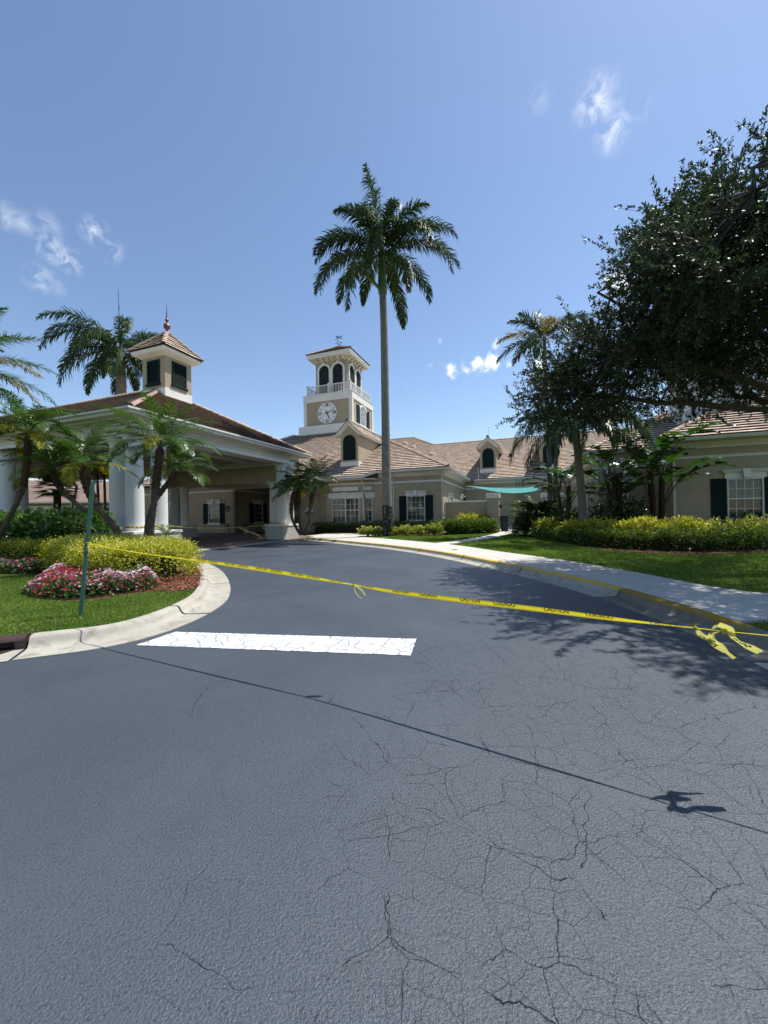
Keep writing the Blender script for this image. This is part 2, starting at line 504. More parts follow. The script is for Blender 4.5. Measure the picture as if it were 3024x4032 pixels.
def concrete(name, a, b, dirt, paint=None):
    m, nt, p = base_mat(name)
    c = mixc(nt, mrange(nt, noise(nt, 1.6, 7, .62).outputs[0], .3, .7, 0, 1), a, b)
    st = noise(nt, 3.2, 9, .68, dist=.8)
    c = mixc(nt, mrange(nt, st.outputs[0], .50, .66, 0, .85), c, dirt)
    c = mixc(nt, mrange(nt, noise(nt, 120, 2).outputs[0], .55, .75, 0, .35), c, [x * .75 for x in a])
    if paint:
        wr = noise(nt, 7, 8, .7)
        c = mixc(nt, mrange(nt, wr.outputs[0], .34, .50, .1, .95), c, paint)
    nt.links.new(c, p.inputs['Base Color']); p.inputs['Roughness'].default_value = .85; p.inputs['Specular IOR Level'].default_value = .25
    bump(nt, p, math_(nt, 'ADD', noise(nt, 90, 4).outputs[0], math_(nt, 'MULTIPLY', st.outputs[0], .8)), .3, .006)
    return m
M_CONC = concrete('kerb_concrete', (.335, .312, .258), (.42, .395, .33), (.21, .19, .155))
M_WALK = concrete('pavement_concrete', (.47, .45, .40), (.54, .52, .465), (.38, .36, .31))
M_YELL = concrete('yellow_kerb_paint', (.46, .42, .34), (.52, .48, .38), (.33, .30, .24), (.60, .38, .05))
M_TURF = std('turf_soil', (.085, .13, .025), .95, .35, 3, 40, .3, .02, .1)
M_MULCH = std('mulch_soil', (.085, .04, .028), .95, .35, 8, 60, .5, .02, .1)
M_CHIP = leafmat('mulch_chip', (.10, .035, .022), (.26, .095, .06), (.36, .16, .11), .9, 0, .15)
M_GRASS = leafmat('grass_blade', (.06, .11, .015), (.14, .225, .036), (.30, .33, .09), .55, .35, .3)
M_EARTH = std('far_ground', (.10, .12, .05), .95, .3, .05, 2, 0)

def bricks():
    m, nt, p = base_mat('brick_pavers')
    tc = nd(nt, 'ShaderNodeTexCoord')
    b = nd(nt, 'ShaderNodeTexBrick'); nt.links.new(tc.outputs['Object'], b.inputs['Vector'])
    b.inputs['Color1'].default_value = (.15, .085, .065, 1); b.inputs['Color2'].default_value = (.21, .125, .095, 1); b.inputs['Mortar'].default_value = (.09, .075, .06, 1)
    b.inputs['Scale'].default_value = 1.0; b.inputs['Brick Width'].default_value = .22; b.inputs['Row Height'].default_value = .11; b.inputs['Mortar Size'].default_value = .006
    nt.links.new(b.outputs['Color'], p.inputs['Base Color']); p.inputs['Roughness'].default_value = .85
    bump(nt, p, b.outputs['Fac'], -.4, .01)
    return m
M_BRICK = bricks()

# ------------------------------------------------------------------ ground, road, kerbs
def sheet(name, poly, z, mat, kind='structure', thick=None):
    mb = MB()
    if thick: mb.prism([(p[0], p[1]) for p in poly], z - thick, z)
    else:
        n = len(poly)
        a = sum(poly[i][0] * poly[(i + 1) % n][1] - poly[(i + 1) % n][0] * poly[i][1] for i in range(n))
        if a < 0: poly = poly[::-1]
        mb.add([(p[0], p[1], z) for p in poly], [tuple(range(n))])
    return tag(mb.build(name, mat), kind=kind)

sheet('ground', [(-900, -400), (900, -400), (900, 1800), (-900, 1800)], -.06, M_EARTH)
sheet('road', [(-32, -14), (16, -14), (16, 31), (-32, 31)], 0.0, M_ASPH, thick=.04)

OP = Vector((-6.80, 25.338, 0)); OW = Vector((4.624, 29.872, 0)); WR = OW + RX * 13.3 - UX * 5.9
def loc(o, a, b, z=0.0): return o + RX * a + UX * b + Vector((0, 0, z))

# brick drive under the canopy and the concrete band along its edge
sheet('brick_driveway', [loc(OP, .28, -10.6), loc(OP, -26, -10.6), loc(OP, -26, 8.2), loc(OP, .28, 8.2)], .006, M_BRICK)
band = empty('concrete_band', (0, 0, 0)); tag(band, kind='structure')
for i in range(6):
    b0 = -10.2 + i * 1.75
    MB().prism([loc(OP, .30, b0), loc(OP, .92, b0), loc(OP, .92, b0 + 1.735), loc(OP, .30, b0 + 1.735)], -.03, .012).build('slab', M_CONC, band)

# painted stop bar
sl = [gp(*p) for p in ((536, 2541), (690, 2489), (1640, 2517), (1616, 2582))]
ed = []
for i in range(4):   # slightly ragged painted edge
    a_, b_ = sl[i], sl[(i + 1) % 4]; m_ = max(4, int((b_ - a_).length / .035)); nrm_ = Vector((-(b_ - a_).y, (b_ - a_).x, 0)).normalized()
    ed += [a_.lerp(b_, j / m_) + nrm_ * random.gauss(0, .0035) for j in range(m_)]
sheet('stop_line', ed, .005, M_PAINT)

LK = catmull([(-9.5, 2.0), (-6.6, 3.05), (-4.7, 3.92), (-4.06, 4.23), (-3.47, 4.51), (-3.1, 4.92), (-2.91, 5.50), (-2.86, 6.2), (-2.94, 6.95), (-3.16, 7.68), (-3.51, 8.55), (-4.15, 9.88), (-5.0, 11.37), (-6.1, 12.95), (-7.3, 14.48), (-8.3, 15.9), (-8.75, 16.9)], 8)
RK = catmull([(1.4, -6.0), (2.9, -1.0), (3.35, 1.6), (3.66, 3.64), (3.80, 4.82), (3.82, 5.8), (3.70, 7.5), (3.10, 9.8), (1.72, 13.84), (-.17, 17.42), (-3.10, 21.54), (-4.9, 24.0), (-5.75, 25.2)], 8)
KPROF = [(0, -.06), (0, .010), (.36, .004), (.41, .014), (.45, .06), (.468, .105), (.49, .130), (.515, .138), (.62, .140), (.625, .12), (.625, -.06)]
def kerb(name, path, side, seglen, skip=None, paint=None, label=None):
    root = tag(empty(name, (0, 0, 0)), kind='structure')
    P = resample(path, .12)
    d = np.r_[0, np.cumsum(np.linalg.norm(np.diff(P, axis=0), axis=1))]
    prof = [(-side * a, z) for a, z in KPROF]
    if side > 0: prof = prof[::-1]
    s = 0.0
    while s < d[-1] - .2:
        e = min(s + seglen, d[-1])
        seg = P[(d >= s + .006) & (d <= e - .006)]
        if len(seg) > 1 and not (skip and skip[0] - .02 < (s + e) / 2 < skip[1] + .02):
            MB().sweep(seg, prof).build('kerb_segment', M_CONC, root, smooth='auto')
            if paint and paint[0] < (s + e) / 2 < paint[1]:
                tp = [(-side * a, z) for a, z in ((.462, .098), (.484, .1325), (.513, .1415), (.624, .1435), (.624, .1385), (.515, .136), (.49, .128), (.468, .103))]
                if side > 0: tp = tp[::-1]
                MB().sweep(seg, tp).build('yellow_paint', M_YELL, root, smooth='auto')
        s = e
    return P, d
# distance along the left kerb where the drain stands
dl = np.linalg.norm(resample(LK, .12) - np.array([-4.18, 4.175]), axis=1)
LP = resample(LK, .12); LD = np.r_[0, np.cumsum(np.linalg.norm(np.diff(LP, axis=0), axis=1))]
s_in = LD[int(np.argmin(dl))]
def kerb_split(name, path, side, parts, paint=None):
    """kerb laid in pieces between given distances"""
    root = tag(empty(name, (0, 0, 0)), kind='structure')
    P = resample(path, .03)
    d = np.r_[0, np.cumsum(np.linalg.norm(np.diff(P, axis=0), axis=1))]
    prof = [(-side * a, z) for a, z in KPROF]
    if side > 0: prof = prof[::-1]
    for s, e in parts:
        e = min(e, d[-1])
        seg = P[(d >= s + .003) & (d <= e - .003)]
        if len(seg) < 2: continue
        MB().sweep(seg, prof).build('kerb_segment', M_CONC, root, smooth='auto')
        if paint and e > paint[0] and s < paint[1]:
            seg = P[(d >= max(s + .005, paint[0])) & (d <= min(e - .005, paint[1]))]
            if len(seg) < 2: continue
            tp = [(-side * a, z) for a, z in ((.462, .099), (.484, .1335), (.513, .1425), (.623, .1445), (.623, .1385), (.515, .136), (.49, .128), (.468, .103))]
            if side > 0: tp = tp[::-1]
            MB().sweep(seg, tp).build('yellow_paint', M_YELL, root, smooth='auto')
    return P, d
cuts = [0, 3.0, s_in - 1.45]
lparts = [(0, 2.6), (2.6, s_in - 1.45)] + [(s_in, s_in + 2.55)] + [(s_in + 2.55 + 3.0 * i, s_in + 5.55 + 3.0 * i) for i in range(6)]
kerb_split('kerb', LK, 1, lparts)
RP = resample(RK, .06); RD = np.r_[0, np.cumsum(np.linalg.norm(np.diff(RP, axis=0), axis=1))]
s_yel = RD[int(np.argmin(np.abs(RP[:, 1] - 4.55)))]
rparts = [(max(0, s_yel - .75 - 3.0 * (4 - i)), max(0, s_yel - .75 - 3.0 * (3 - i))) for i in range(5)] + [(s_yel - .75 + 3.0 * i, s_yel + 2.25 + 3.0 * i) for i in range(10)]
kerb_split('kerb', RK, -1, [q for q in rparts if q[1] > q[0]], paint=(s_yel, RD[-1]))

# pavement slabs between the kerb and the lawn
KB = offset2(resample(RK, .1), -.632)
i0 = int(np.argmin(np.abs(KB[:, 1] - 4.78)))
kb = KB[i0:]
wb = catmull([(6.62, 5.95), (6.06, 6.75), (5.93, 7.5), (5.87, 8.22), (5.66, 9.33), (5.14, 11.51), (4.22, 14.0), (3.03, 17.49), (.35, 22.0), (-1.95, 25.35), (-3.4, 27.6)], 6)
NS = 13
ka, wa = resample(kb, n=NS + 1), resample(wb, n=NS + 1)
walk = tag(empty('pavement'), kind='structure')
for i in range(NS):
    t = np.linspace(.0, 1, 5)
    A = [ka[i] * (1 - q) + ka[i + 1] * q for q in t]
    full_k = resample(kb, n=NS * 4 + 1)[i * 4:i * 4 + 5]; full_w = resample(wb, n=NS * 4 + 1)[i * 4:i * 4 + 5]
    poly = [tuple(p) for p in full_k] + [tuple(p) for p in full_w[::-1]]
    c = np.mean(poly, axis=0)
    poly = [tuple(c + (np.array(p) - c) * (1 - .0075)) for p in poly]
    MB().prism(poly, -.03, .138 + random.uniform(-.002, .002)).build('slab', M_WALK, walk, bevel=.006)
# the pavement turns right, away from the kerb
for q in ([(4.48, 4.80), (5.6, 4.92), (6.60, 5.93), (4.49, 5.0)], [(5.62, 4.91), (8.2, 4.75), (8.4, 5.6), (6.63, 5.93)], [(8.215, 4.745), (11, 4.4), (11.2, 5.3), (8.415, 5.6)]):
    MB().prism(q, -.03, .137).build('slab', M_WALK, walk, bevel=.006)
# narrow path to the courtyard gap
ph = catmull([(2.6, 17.9), (4.0, 19.4), (5.7, 21.6), (7.4, 24.6), (8.9, 27.6), (9.8, 30.5)], 6)
pth = tag(empty('path'), kind='structure')
pl = resample(offset2(ph, .5), n=37); pr = resample(offset2(ph, -.5), n=37)
for i in range(9):
    poly = [tuple(p) for p in pl[i * 4:i * 4 + 5]] + [tuple(p) for p in pr[i * 4:i * 4 + 5][::-1]]
    c = np.mean(poly, axis=0); poly = [tuple(c + (np.array(p) - c) * .993) for p in poly]
    MB().prism(poly, -.03, .1365).build('slab', M_WALK, pth)
sheet('courtyard_floor', [loc(OW, .02, 1.3), loc(OW, 12.9, -1.0), loc(OW, 12.9, 12.2), loc(OW, .02, 12.2)], .132, M_WALK)
# walkway pad beside the far planter and in front of the wing
sheet('entry_walk', [loc(OP, .4, 2.3), loc(OP, 2.0, 1.2), loc(OP, 4.2, -.1), loc(OP, 5.2, 3.1), loc(OP, 4.2, 4.6), loc(OP, .4, 6.5)], .134, M_WALK, thick=.16)

# lawns (raised turf) and planting beds
lk_in = offset2(resample(LK, .25), .628)
lawn_l = [tuple(p) for p in lk_in] + [(-9.6, 17.4), (-30, 25), (-30, 2.0)]
sheet('lawn', lawn_l, .118, M_TURF, thick=.17)
wb_s = resample(wb, .5)
lawn_r = [(11.2, 5.35), (8.45, 5.62)] + [tuple(p) for p in wb_s] + [tuple(loc(OP, 4.0, 6.0)[:2]), tuple(loc(OW, -13, -.1)[:2]), tuple(loc(OW, 30, -.1)[:2]), (46, 12), (40, 4.5)]
sheet('lawn', lawn_r, .118, M_TURF, thick=.17)
sheet('lawn', [(4.49, 4.74), (5.6, 4.86), (11, 4.32), (30, 2.0), (30, -14), (4.0, -14), (2.2, -6)] + [tuple(p) for p in KB[:i0][::6]], .118, M_TURF, thick=.17)

def bed(poly, z=.128):
    return sheet('planting_bed', poly, z, M_MULCH)
bed_l = [tuple(gp(*p, .12)[:2]) for p in ((775, 2216), (797, 2245), (801, 2280), (785, 2315), (735, 2328), (660, 2330), (632, 2327), (560, 2336), (480, 2348), (400, 2360), (340, 2368), (250, 2371), (150, 2364), (95, 2350), (80, 2332), (105, 2315), (180, 2275), (150, 2266), (0, 2265))] + [(-17, 10.4), (-30, 14), (-30, 24.5), (-9.4, 17.0)]
bed(bed_l)
bed_r = [tuple(gp(*p, .12)[:2]) for p in ((2030, 2108), (2090, 2118), (2190, 2133), (2300, 2155), (2420, 2170), (2560, 2180), (2750, 2186), (3024, 2178))] + [(26, 14), (30, 19), tuple(loc(WR, -3, 2.7)[:2]), (9.6, 24)]
bed(bed_r)
bed_c = [tuple(gp(*p, .12)[:2]) for p in ((1275, 2104), (1400, 2108), (1480, 2110), (1600, 2112), (1760, 2108), (1880, 2102), (1965, 2097))] + [tuple(loc(OW, 3.3, 1.2)[:2]), tuple(loc(OW, -12, .3)[:2])]
bed(bed_c)

# ------------------------------------------------------------------ building helpers
ROT = -TH
def scam(root_loc, p):
    """world position of a building-local point"""
    return root_loc + RX * p[0] + UX * p[1] + Vector((0, 0, p[2]))

def clip_poly(poly, clipper):
    """Sutherland-Hodgman in 2D, clipper convex and counter-clockwise"""
    out = poly
    n = len(clipper)
    for i in range(n):
        ax, ay = clipper[i]; bx, by = clipper[(i + 1) % n]
        ex, ey = bx - ax, by - ay
        inp = out; out = []
        if not inp: break
        side = lambda p: ex * (p[1] - ay) - ey * (p[0] - ax)
        for j in range(len(inp)):
            P, Q = inp[j - 1], inp[j]
            sp, sq = side(P), side(Q)
            if sp >= 0 and sq >= 0: out.append(Q)
            elif sp >= 0 or sq >= 0:
                t = sp / (sp - sq)
                X = (P[0] + (Q[0] - P[0]) * t, P[1] + (Q[1] - P[1]) * t)
                out.append(X)
                if sq >= 0: out.append(Q)
    return out

class Tiles:
    """roof tiles of one roof; the largest in view become objects, the rest one joined part"""
    def __init__(s, origin): s.o = origin; s.L = []
    def plane(s, poly, eave_from=0, exp=.42, wid=.37, butt=.085, org=None):
        P = [Vector(p) for p in poly]
        n = (P[1] - P[0]).cross(P[2] - P[0])
        for i in range(2, len(P) - 1):
            n2 = (P[i] - P[0]).cross(P[i + 1] - P[0])
            if n2.length > n.length: n = n2
        if n.z < 0: n = -n
        n.normalize()
        e = Vector((0, 0, 1)).cross(n); e.z = 0; e.normalize()
        u_ = n.cross(e)
        if u_.z < 0: e = -e; u_ = n.cross(e)
        o = Vector(org) if org else min(P, key=lambda p: p.z)
        q = [((p - o).dot(e), (p - o).dot(u_)) for p in P]
        a = sum(q[i][0] * q[(i + 1) % len(q)][1] - q[(i + 1) % len(q)][0] * q[i][1] for i in range(len(q)))
        if a < 0: q = q[::-1]
        x0, x1 = min(p[0] for p in q), max(p[0] for p in q); y1 = max(p[1] for p in q)
        row = 0; y = 0.0
        while y < y1:
            off = (row % 2) * wid * .5 + random.uniform(-.02, .02)
            i = math.floor((x0 - off) / wid)
            while off + i * wid < x1:
                xa = off + i * wid; xb = xa + wid
                r_ = clip_poly([(xa + .004, y), (xb - .004, y), (xb - .004, y + exp + .04), (xa + .004, y + exp + .04)], q)
                i += 1
                if len(r_) < 3: continue
                ar = abs(sum(r_[k][0] * r_[(k + 1) % len(r_)][1] - r_[(k + 1) % len(r_)][0] * r_[k][1] for k in range(len(r_)))) / 2
                if ar < .006: continue
                j = random.uniform(-.006, .006); sk = random.uniform(-.01, .01)
                m = len(r_)
                top = []; bot = []
                for (px, py) in r_:
                    t = (py - y) / exp
                    h = butt * (1 - t) + .012 * t + j + sk * ((px - xa) / wid - .5)
                    p3 = o + e * px + u_ * py
                    top.append(p3 + n * h); bot.append(p3 + n * (h - .034))
                c = sum(top, Vector()) / m
                w = scam(s.o, c); d = w - Vector((0, 0, EYE))
                nw = RX * n.x + UX * n.y + Vector((0, 0, n.z))
                face = max(.02, -nw.dot(d.normalized()) + .25)
                dep = d.dot(CFW)
                px_ = 1512 + FPX * d.dot(CRT) / max(dep, .1)
                sc = ar * face / d.length_squared if 0 < px_ < 3024 else 0
                s.L.append((top + bot, [tuple(range(m)), tuple(range(2 * m - 1, m - 1, -1))] + [(k, m + k, m + (k + 1) % m, (k + 1) % m) for k in range(m)], min(1, max(0, random.gauss(.5, .24))), sc, 'tile'))
            row += 1; y += exp
        return s
    def cap(s, a, b, step=.42, w=.16, h=.10, name='ridge_tile'):
        """overlapping cap tiles from a (low) to b (high)"""
        a, b = Vector(a), Vector(b); L = (b - a).length; t = (b - a).normalized()
        side = t.cross(Vector((0, 0, 1))).normalized(); up = side.cross(t)
        k = 0.0
        while k < L - .05:
            e = min(k + step + .05, L)
            vs = []
            for dist, lift in ((k, .05), (e, .012)):
                c = a + t * dist + up * lift
                for sx, hz in ((-w, -.045), (-w, .035), (-w * .45, h), (w * .45, h), (w, .035), (w, -.045)):
                    vs.append(c + side * sx + up * hz)
            fs = [(0, 1, 2, 3, 4, 5), (11, 10, 9, 8, 7, 6)] + [(i, 6 + i, 7 + i, i + 1) for i in range(5)]
            w_ = scam(s.o, a + t * (k + .2)); d = (w_ - Vector((0, 0, EYE)))
            px_ = 1512 + FPX * d.dot(CRT) / max(d.dot(CFW), .1)
            s.L.append((vs, fs, min(1, max(0, random.gauss(.62, .2))), (step * w * 2 / d.length_squared if 0 < px_ < 3024 else 0), name))
            k += step
    def build(s, roof, n=300, mat=None):
        s.L.sort(key=lambda q: -q[3])
        for q in s.L[:n]:
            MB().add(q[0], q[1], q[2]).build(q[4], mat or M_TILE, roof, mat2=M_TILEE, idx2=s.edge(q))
        mb = MB(); ix = []
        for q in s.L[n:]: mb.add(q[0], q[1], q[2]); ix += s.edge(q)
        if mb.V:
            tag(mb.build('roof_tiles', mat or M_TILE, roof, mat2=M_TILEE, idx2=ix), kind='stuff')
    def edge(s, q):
        """edges and undersides painted dark for the shade between courses: all faces of a flat tile but its top; only the ends of a cap tile"""
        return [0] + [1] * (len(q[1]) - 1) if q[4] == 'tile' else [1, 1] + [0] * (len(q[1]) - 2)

class Wall:
    """maps (along, outward, z) to local coordinates for a wall facing one way"""
    def __init__(s, face, base):
        s.f, s.b = face, base
    def p(s, a, d, z):
        if s.f == 'front': return (a, s.b - d, z)
        if s.f == 'right': return (s.b + d, a, z)
        if s.f == 'left': return (s.b - d, -a, z)
        if s.f == 'back': return (-a, s.b + d, z)
    def box(s, mb, a0, a1, d0, d1, z0, z1, tint=.5):
        p, q = s.p(a0, d0, z0), s.p(a1, d1, z1)
        return mb.box(p[0], q[0], p[1], q[1], p[2], q[2], tint)
    def ext(s, mb, pts, d0, d1):
        """outline in (along, z), extruded from d0 to d1"""
        P = [s.p(a, d0, z) for a, z in pts]; Q0 = Vector(s.p(0, d0, 0)); Q1 = Vector(s.p(0, d1, 0))
        return mb.extrude(P, Q1 - Q0)

def wall_open(W, a0, a1, z0, z1, holes, th=.25):
    """stucco wall with rectangular openings"""
    mb = MB(); cur = a0
    for h0, h1, k0, k1 in sorted(holes):
        W.box(mb, cur, h0, -th, 0, z0, z1)
        W.box(mb, h0, h1, -th, 0, z0, k0)
        W.box(mb, h0, h1, -th, 0, k1, z1)
        cur = h1
    W.box(mb, cur, a1, -th, 0, z0, z1)
    return mb

def window(root, W, a0, a1, z0, z1, cols=4, rows=2, shutters=True, sill=True, lintel=True, units=1, blind=.55, th=.25, shw=.62, blinds=True):
    """double hung window: frame > panes, muntins, sill, lintel, keystone, blind; shutters are parts of the building"""
    f = .055
    mb = MB()
    W.box(mb, a0, a0 + f, -.12, .035, z0, z1); W.box(mb, a1 - f, a1, -.12, .035, z0, z1)
    W.box(mb, a0 + f, a1 - f, -.12, .035, z0, z0 + f); W.box(mb, a0 + f, a1 - f, -.12, .035, z1 - f, z1)
    uw = (a1 - a0 - 2 * f) / units
    for k in range(1, units):
        c = a0 + f + uw * k
        W.box(mb, c - .05, c + .05, -.12, .03, z0 + f, z1 - f)
    zm = (z0 + z1) / 2
    fr = mb.build('window', M_WHITE, root)
    mu = MB()
    sashes = []
    for k in range(units):
        u0 = a0 + f + uw * k + (.05 if k else 0); u1 = a0 + f + uw * (k + 1) - (.05 if k < units - 1 else 0)
        W.box(mu, u0, u1, -.075, -.015, zm - .03, zm + .03)
        for (s0, s1, dd) in ((z0 + f, zm - .03, -.06), (zm + .03, z1 - f, -.035)):
            w_ = (u1 - u0) / cols; h_ = (s1 - s0) / rows
            for i in range(1, cols): W.box(mu, u0 + w_ * i - .012, u0 + w_ * i + .012, dd - .014, dd + .014, s0, s1)
            for j in range(1, rows): W.box(mu, u0, u1, dd - .0125, dd + .0125, s0 + h_ * j - .012, s0 + h_ * j + .012)
            for i in range(cols):
                for j in range(rows):
                    pm = MB(); W.box(pm, u0 + w_ * i + .008, u0 + w_ * (i + 1) - .008, dd - .004, dd + .003, s0 + h_ * j + .008, s0 + h_ * (j + 1) - .008)
                    pm.build('pane', M_GLASS, fr)
    mu.build('muntin_grid', M_WHITE, fr)
    it = MB(); W.box(it, a0 - .05, a1 + .05, -.62, -.55, z0 - .05, z1 + .05)  # added shallow box keeps sunlight out, coloured dark like an unlit room
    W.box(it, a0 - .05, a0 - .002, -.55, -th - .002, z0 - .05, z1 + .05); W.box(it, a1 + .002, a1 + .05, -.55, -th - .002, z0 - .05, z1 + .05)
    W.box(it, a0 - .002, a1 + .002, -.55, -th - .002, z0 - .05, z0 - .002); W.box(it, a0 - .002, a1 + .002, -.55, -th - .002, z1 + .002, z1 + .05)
    it.build('dark_room_backing', M_ROOM_DARK, fr)
    if blinds:
        bl = MB(); zz = z1 - f - .03; zb = z0 + (z1 - z0) * (1 - blind)
        while zz > zb:
            p0 = W.p(a0 + f + .02, -.18, zz); p1 = W.p(a1 - f - .02, -.18, zz); q0 = W.p(a0 + f + .02, -.145, zz - .03); q1 = W.p(a1 - f - .02, -.145, zz - .03)
            bl.add([p0, p1, q1, q0], [(0, 1, 2, 3)])
            zz -= .045
        bl.build('blind', M_BLIND, fr)
    if sill:
        sb = MB(); W.box(sb, a0 - .10, a1 + .10, -.02, .10, z0 - .10, z0 - .002); W.box(sb, a0 - .06, a1 + .06, -.02, .06, z0 - .19, z0 - .102)
        sb.build('sill', M_WHITE, fr, bevel=.012)
    if lintel:
        lb = MB()
        W.box(lb, a0 - .10, a1 + .10, -.02, .06, z1 + .005, z1 + .28)
        W.box(lb, a0 - .16, a1 + .16, -.02, .11, z1 + .282, z1 + .34)
        W.box(lb, a0 - .22, a1 + .22, -.02, .17, z1 + .342, z1 + .40)
        W.box(lb, a0 - .26, a1 + .26, -.02, .21, z1 + .402, z1 + .435)
        lb.build('lintel', M_WHITE, fr, bevel=.01)
        c = (a0 + a1) / 2; kb_ = MB()
        W.ext(kb_, [(c - .11, z1 + .008), (c + .11, z1 + .008), (c + .16, z1 + .46), (c - .16, z1 + .46)], .05, .235)
        kb_.build('keystone', M_WHITE, fr, bevel=.01)
    if shutters:
        for s0, s1 in ((a0 - shw - .04, a0 - .04), (a1 + .04, a1 + shw + .04)):
            sh = MB(); W.box(sh, s0, s1, .004, .035, z0 - .06, z1 + .02)
            so = sh.build('shutter', M_GREEN, root)
            fr_ = MB()
            for x0, x1, q0, q1 in ((s0, s0 + .06, z0 - .06, z1 + .02), (s1 - .06, s1, z0 - .06, z1 + .02), (s0 + .06, s1 - .06, z1 - .06, z1 + .02), (s0 + .06, s1 - .06, z0 - .06, z0 + .04), (s0 + .06, s1 - .06, zm - .05, zm + .05)):
                W.box(fr_, x0, x1, .036, .056, q0, q1)
            fr_.build('frame', M_GREEN, so)
            sl_ = MB()
            for lo, hi in ((z0 + .05, zm - .06), (zm + .06, z1 - .07)):
                k = lo
                while k < hi:
                    P = [W.p(s0 + .065, .036, k + .05), W.p(s1 - .065, .036, k + .05), W.p(s1 - .065, .053, k), W.p(s0 + .065, .053, k)]
                    sl_.add(P, [(0, 1, 2, 3)]); k += .055
            sl_.build('louvre', M_GREEN, so)
    return fr

def arch_pts(c, hw, z0, zs, n=14, point=0.0):
    """outline of a round-headed opening, anticlockwise from bottom left"""
    pts = [(c - hw, z0), (c + hw, z0)]
    for i in range(n + 1):
        a = math.pi * i / n
        pts.append((c + hw * math.cos(a), zs + hw * math.sin(a) * (1 + point)))
    return pts
def arch_ring(W, mb, c, hw, w, z0, zs, d0, d1, n=14):
    """surround of a round-headed opening"""
    inn = [(c + hw, z0)] + [(c + hw * math.cos(math.pi * i / n), zs + hw * math.sin(math.pi * i / n)) for i in range(n + 1)] + [(c - hw, z0)]
    ou = [(c + hw + w, z0)] + [(c + (hw + w) * math.cos(math.pi * i / n), zs + (hw + w) * math.sin(math.pi * i / n)) for i in range(n + 1)] + [(c - hw - w, z0)]
    for i in range(len(inn) - 1):
        P = [inn[i], ou[i], ou[i + 1], inn[i + 1]]
        W.ext(mb, P, d0, d1)

def dormer(root, tiles, c, b, tp_, eave_b, zbase=5.86, label=None):
    """gabled dormer with a round-headed dark louvre"""
    hw = .86; ze = 8.72; zp = 9.86; ov = .36
    meet = lambda z: (z - 5.2) / tp_ + eave_b
    W = Wall('front', b)
    mb = MB()
    bb = meet(ze) + .3
    mb.extrude([(c - hw, b, zbase - .3), (c + hw, b, zbase - .3), (c + hw, b, ze), (c, b, ze + hw * .97), (c - hw, b, ze)], (0, bb - b, 0))
    d = mb.build('dormer', M_STUCCO, root)
    m2 = MB()
    W.box(m2, c - hw - .035, c + hw + .035, -2.6, .035, zbase - .35, zbase + .44)
    m2.build('dormer_base', M_WHITE, d, bevel=.01)
    m3 = MB(); W.ext(m3, arch_pts(c, .56, zbase + .64, 8.06), -.01, .03); m3.build('louvre', M_GREEN, d)
    m4 = MB()
    W.ext(m4, [(c + .61 * math.cos(math.pi * i / 12), 8.06 + .61 * math.sin(math.pi * i / 12)) for i in range(13)] + [(c + .56 * math.cos(math.pi * i / 12), 8.06 + .56 * math.sin(math.pi * i / 12)) for i in range(12, -1, -1)], -.01, .055)
    W.box(m4, c - .61, c - .56, -.01, .055, zbase + .59, 8.06); W.box(m4, c + .56, c + .61, -.01, .055, zbase + .59, 8.06); W.box(m4, c - .61, c + .61, -.01, .055, zbase + .59, zbase + .64)
    m4.build('louvre_frame', M_GREEN, d)
    m5 = MB()
    for i in range(20):
        zz = zbase + .70 + i * .1
        w_ = .55 if zz < 8.06 else math.sqrt(max(0, .55 ** 2 - (zz + .05 - 8.06) ** 2))
        if w_ < .08: continue
        m5.add([W.p(c - w_, .032, zz + .09), W.p(c + w_, .032, zz + .09), W.p(c + w_, .05, zz), W.p(c - w_, .05, zz)], [(0, 1, 2, 3)])
    m5.build('slats', M_GREEN, d)
    # raking cornice in three steps, carried back along the sides
    sl_ = (zp - ze) / (hw + ov - .02)
    for w0, dz0, dz1, dd, nm in ((.0, -.34, -.20, .10, 'rake_moulding'), (.0, -.198, -.06, .22, 'rake_board'), (.0, -.058, .03, .34, 'rake_cornice')):
        g = MB()
        ex = hw + (ov if nm == 'rake_cornice' else .22 if nm == 'rake_board' else .12)
        for s in (-1, 1):
            lo = zp - ex * sl_
            g.extrude([(c, b - dd, zp + dz0), (c + s * ex, b - dd, lo + dz0), (c + s * ex, b - dd, lo + dz1), (c, b - dd, zp + dz1)], (0, meet(lo) + .6 - b + dd, 0))
        g.build(nm, M_WHITE, d)
    ex = hw + ov
    lo = zp - ex * sl_
    for s in (-1, 1):
        pl = [(c + s * ex, b - .38, lo + .035), (c + s * ex, meet(lo) + .35, lo + .035), (c, meet(zp) + .3, zp + .035), (c, b - .38, zp + .035)]
        tiles.plane(pl, exp=.36, wid=.36, butt=.05)
        MB().add([Vector(p) - Vector((0, 0, .012)) for p in pl], [(0, 1, 2, 3)]).build('roof', M_TILEB, d)
    tiles.cap((c, b - .40, zp + .05), (c, meet(zp), zp + .05), w=.13, h=.08)
    return d

def gutter(root, path, z, closed=False, name='gutter'):
    """K-shaped gutter with fascia and soffit; path is the outer roof edge, travel with the outside on the right"""
    mb = MB().sweep(path, [(.0, z + .02), (.13, z + .02), (.13, z - .03), (.09, z - .09), (.06, z - .15), (.0, z - .15)], closed)
    return mb.build(name, M_GUTTER, root, smooth='auto')
def downspout(root, pts, name='downspout', mat=None, w=.055):
    mb = MB().tube(pts, w, 8)
    return mb.build(name, mat or M_CREAM, root, smooth='auto')

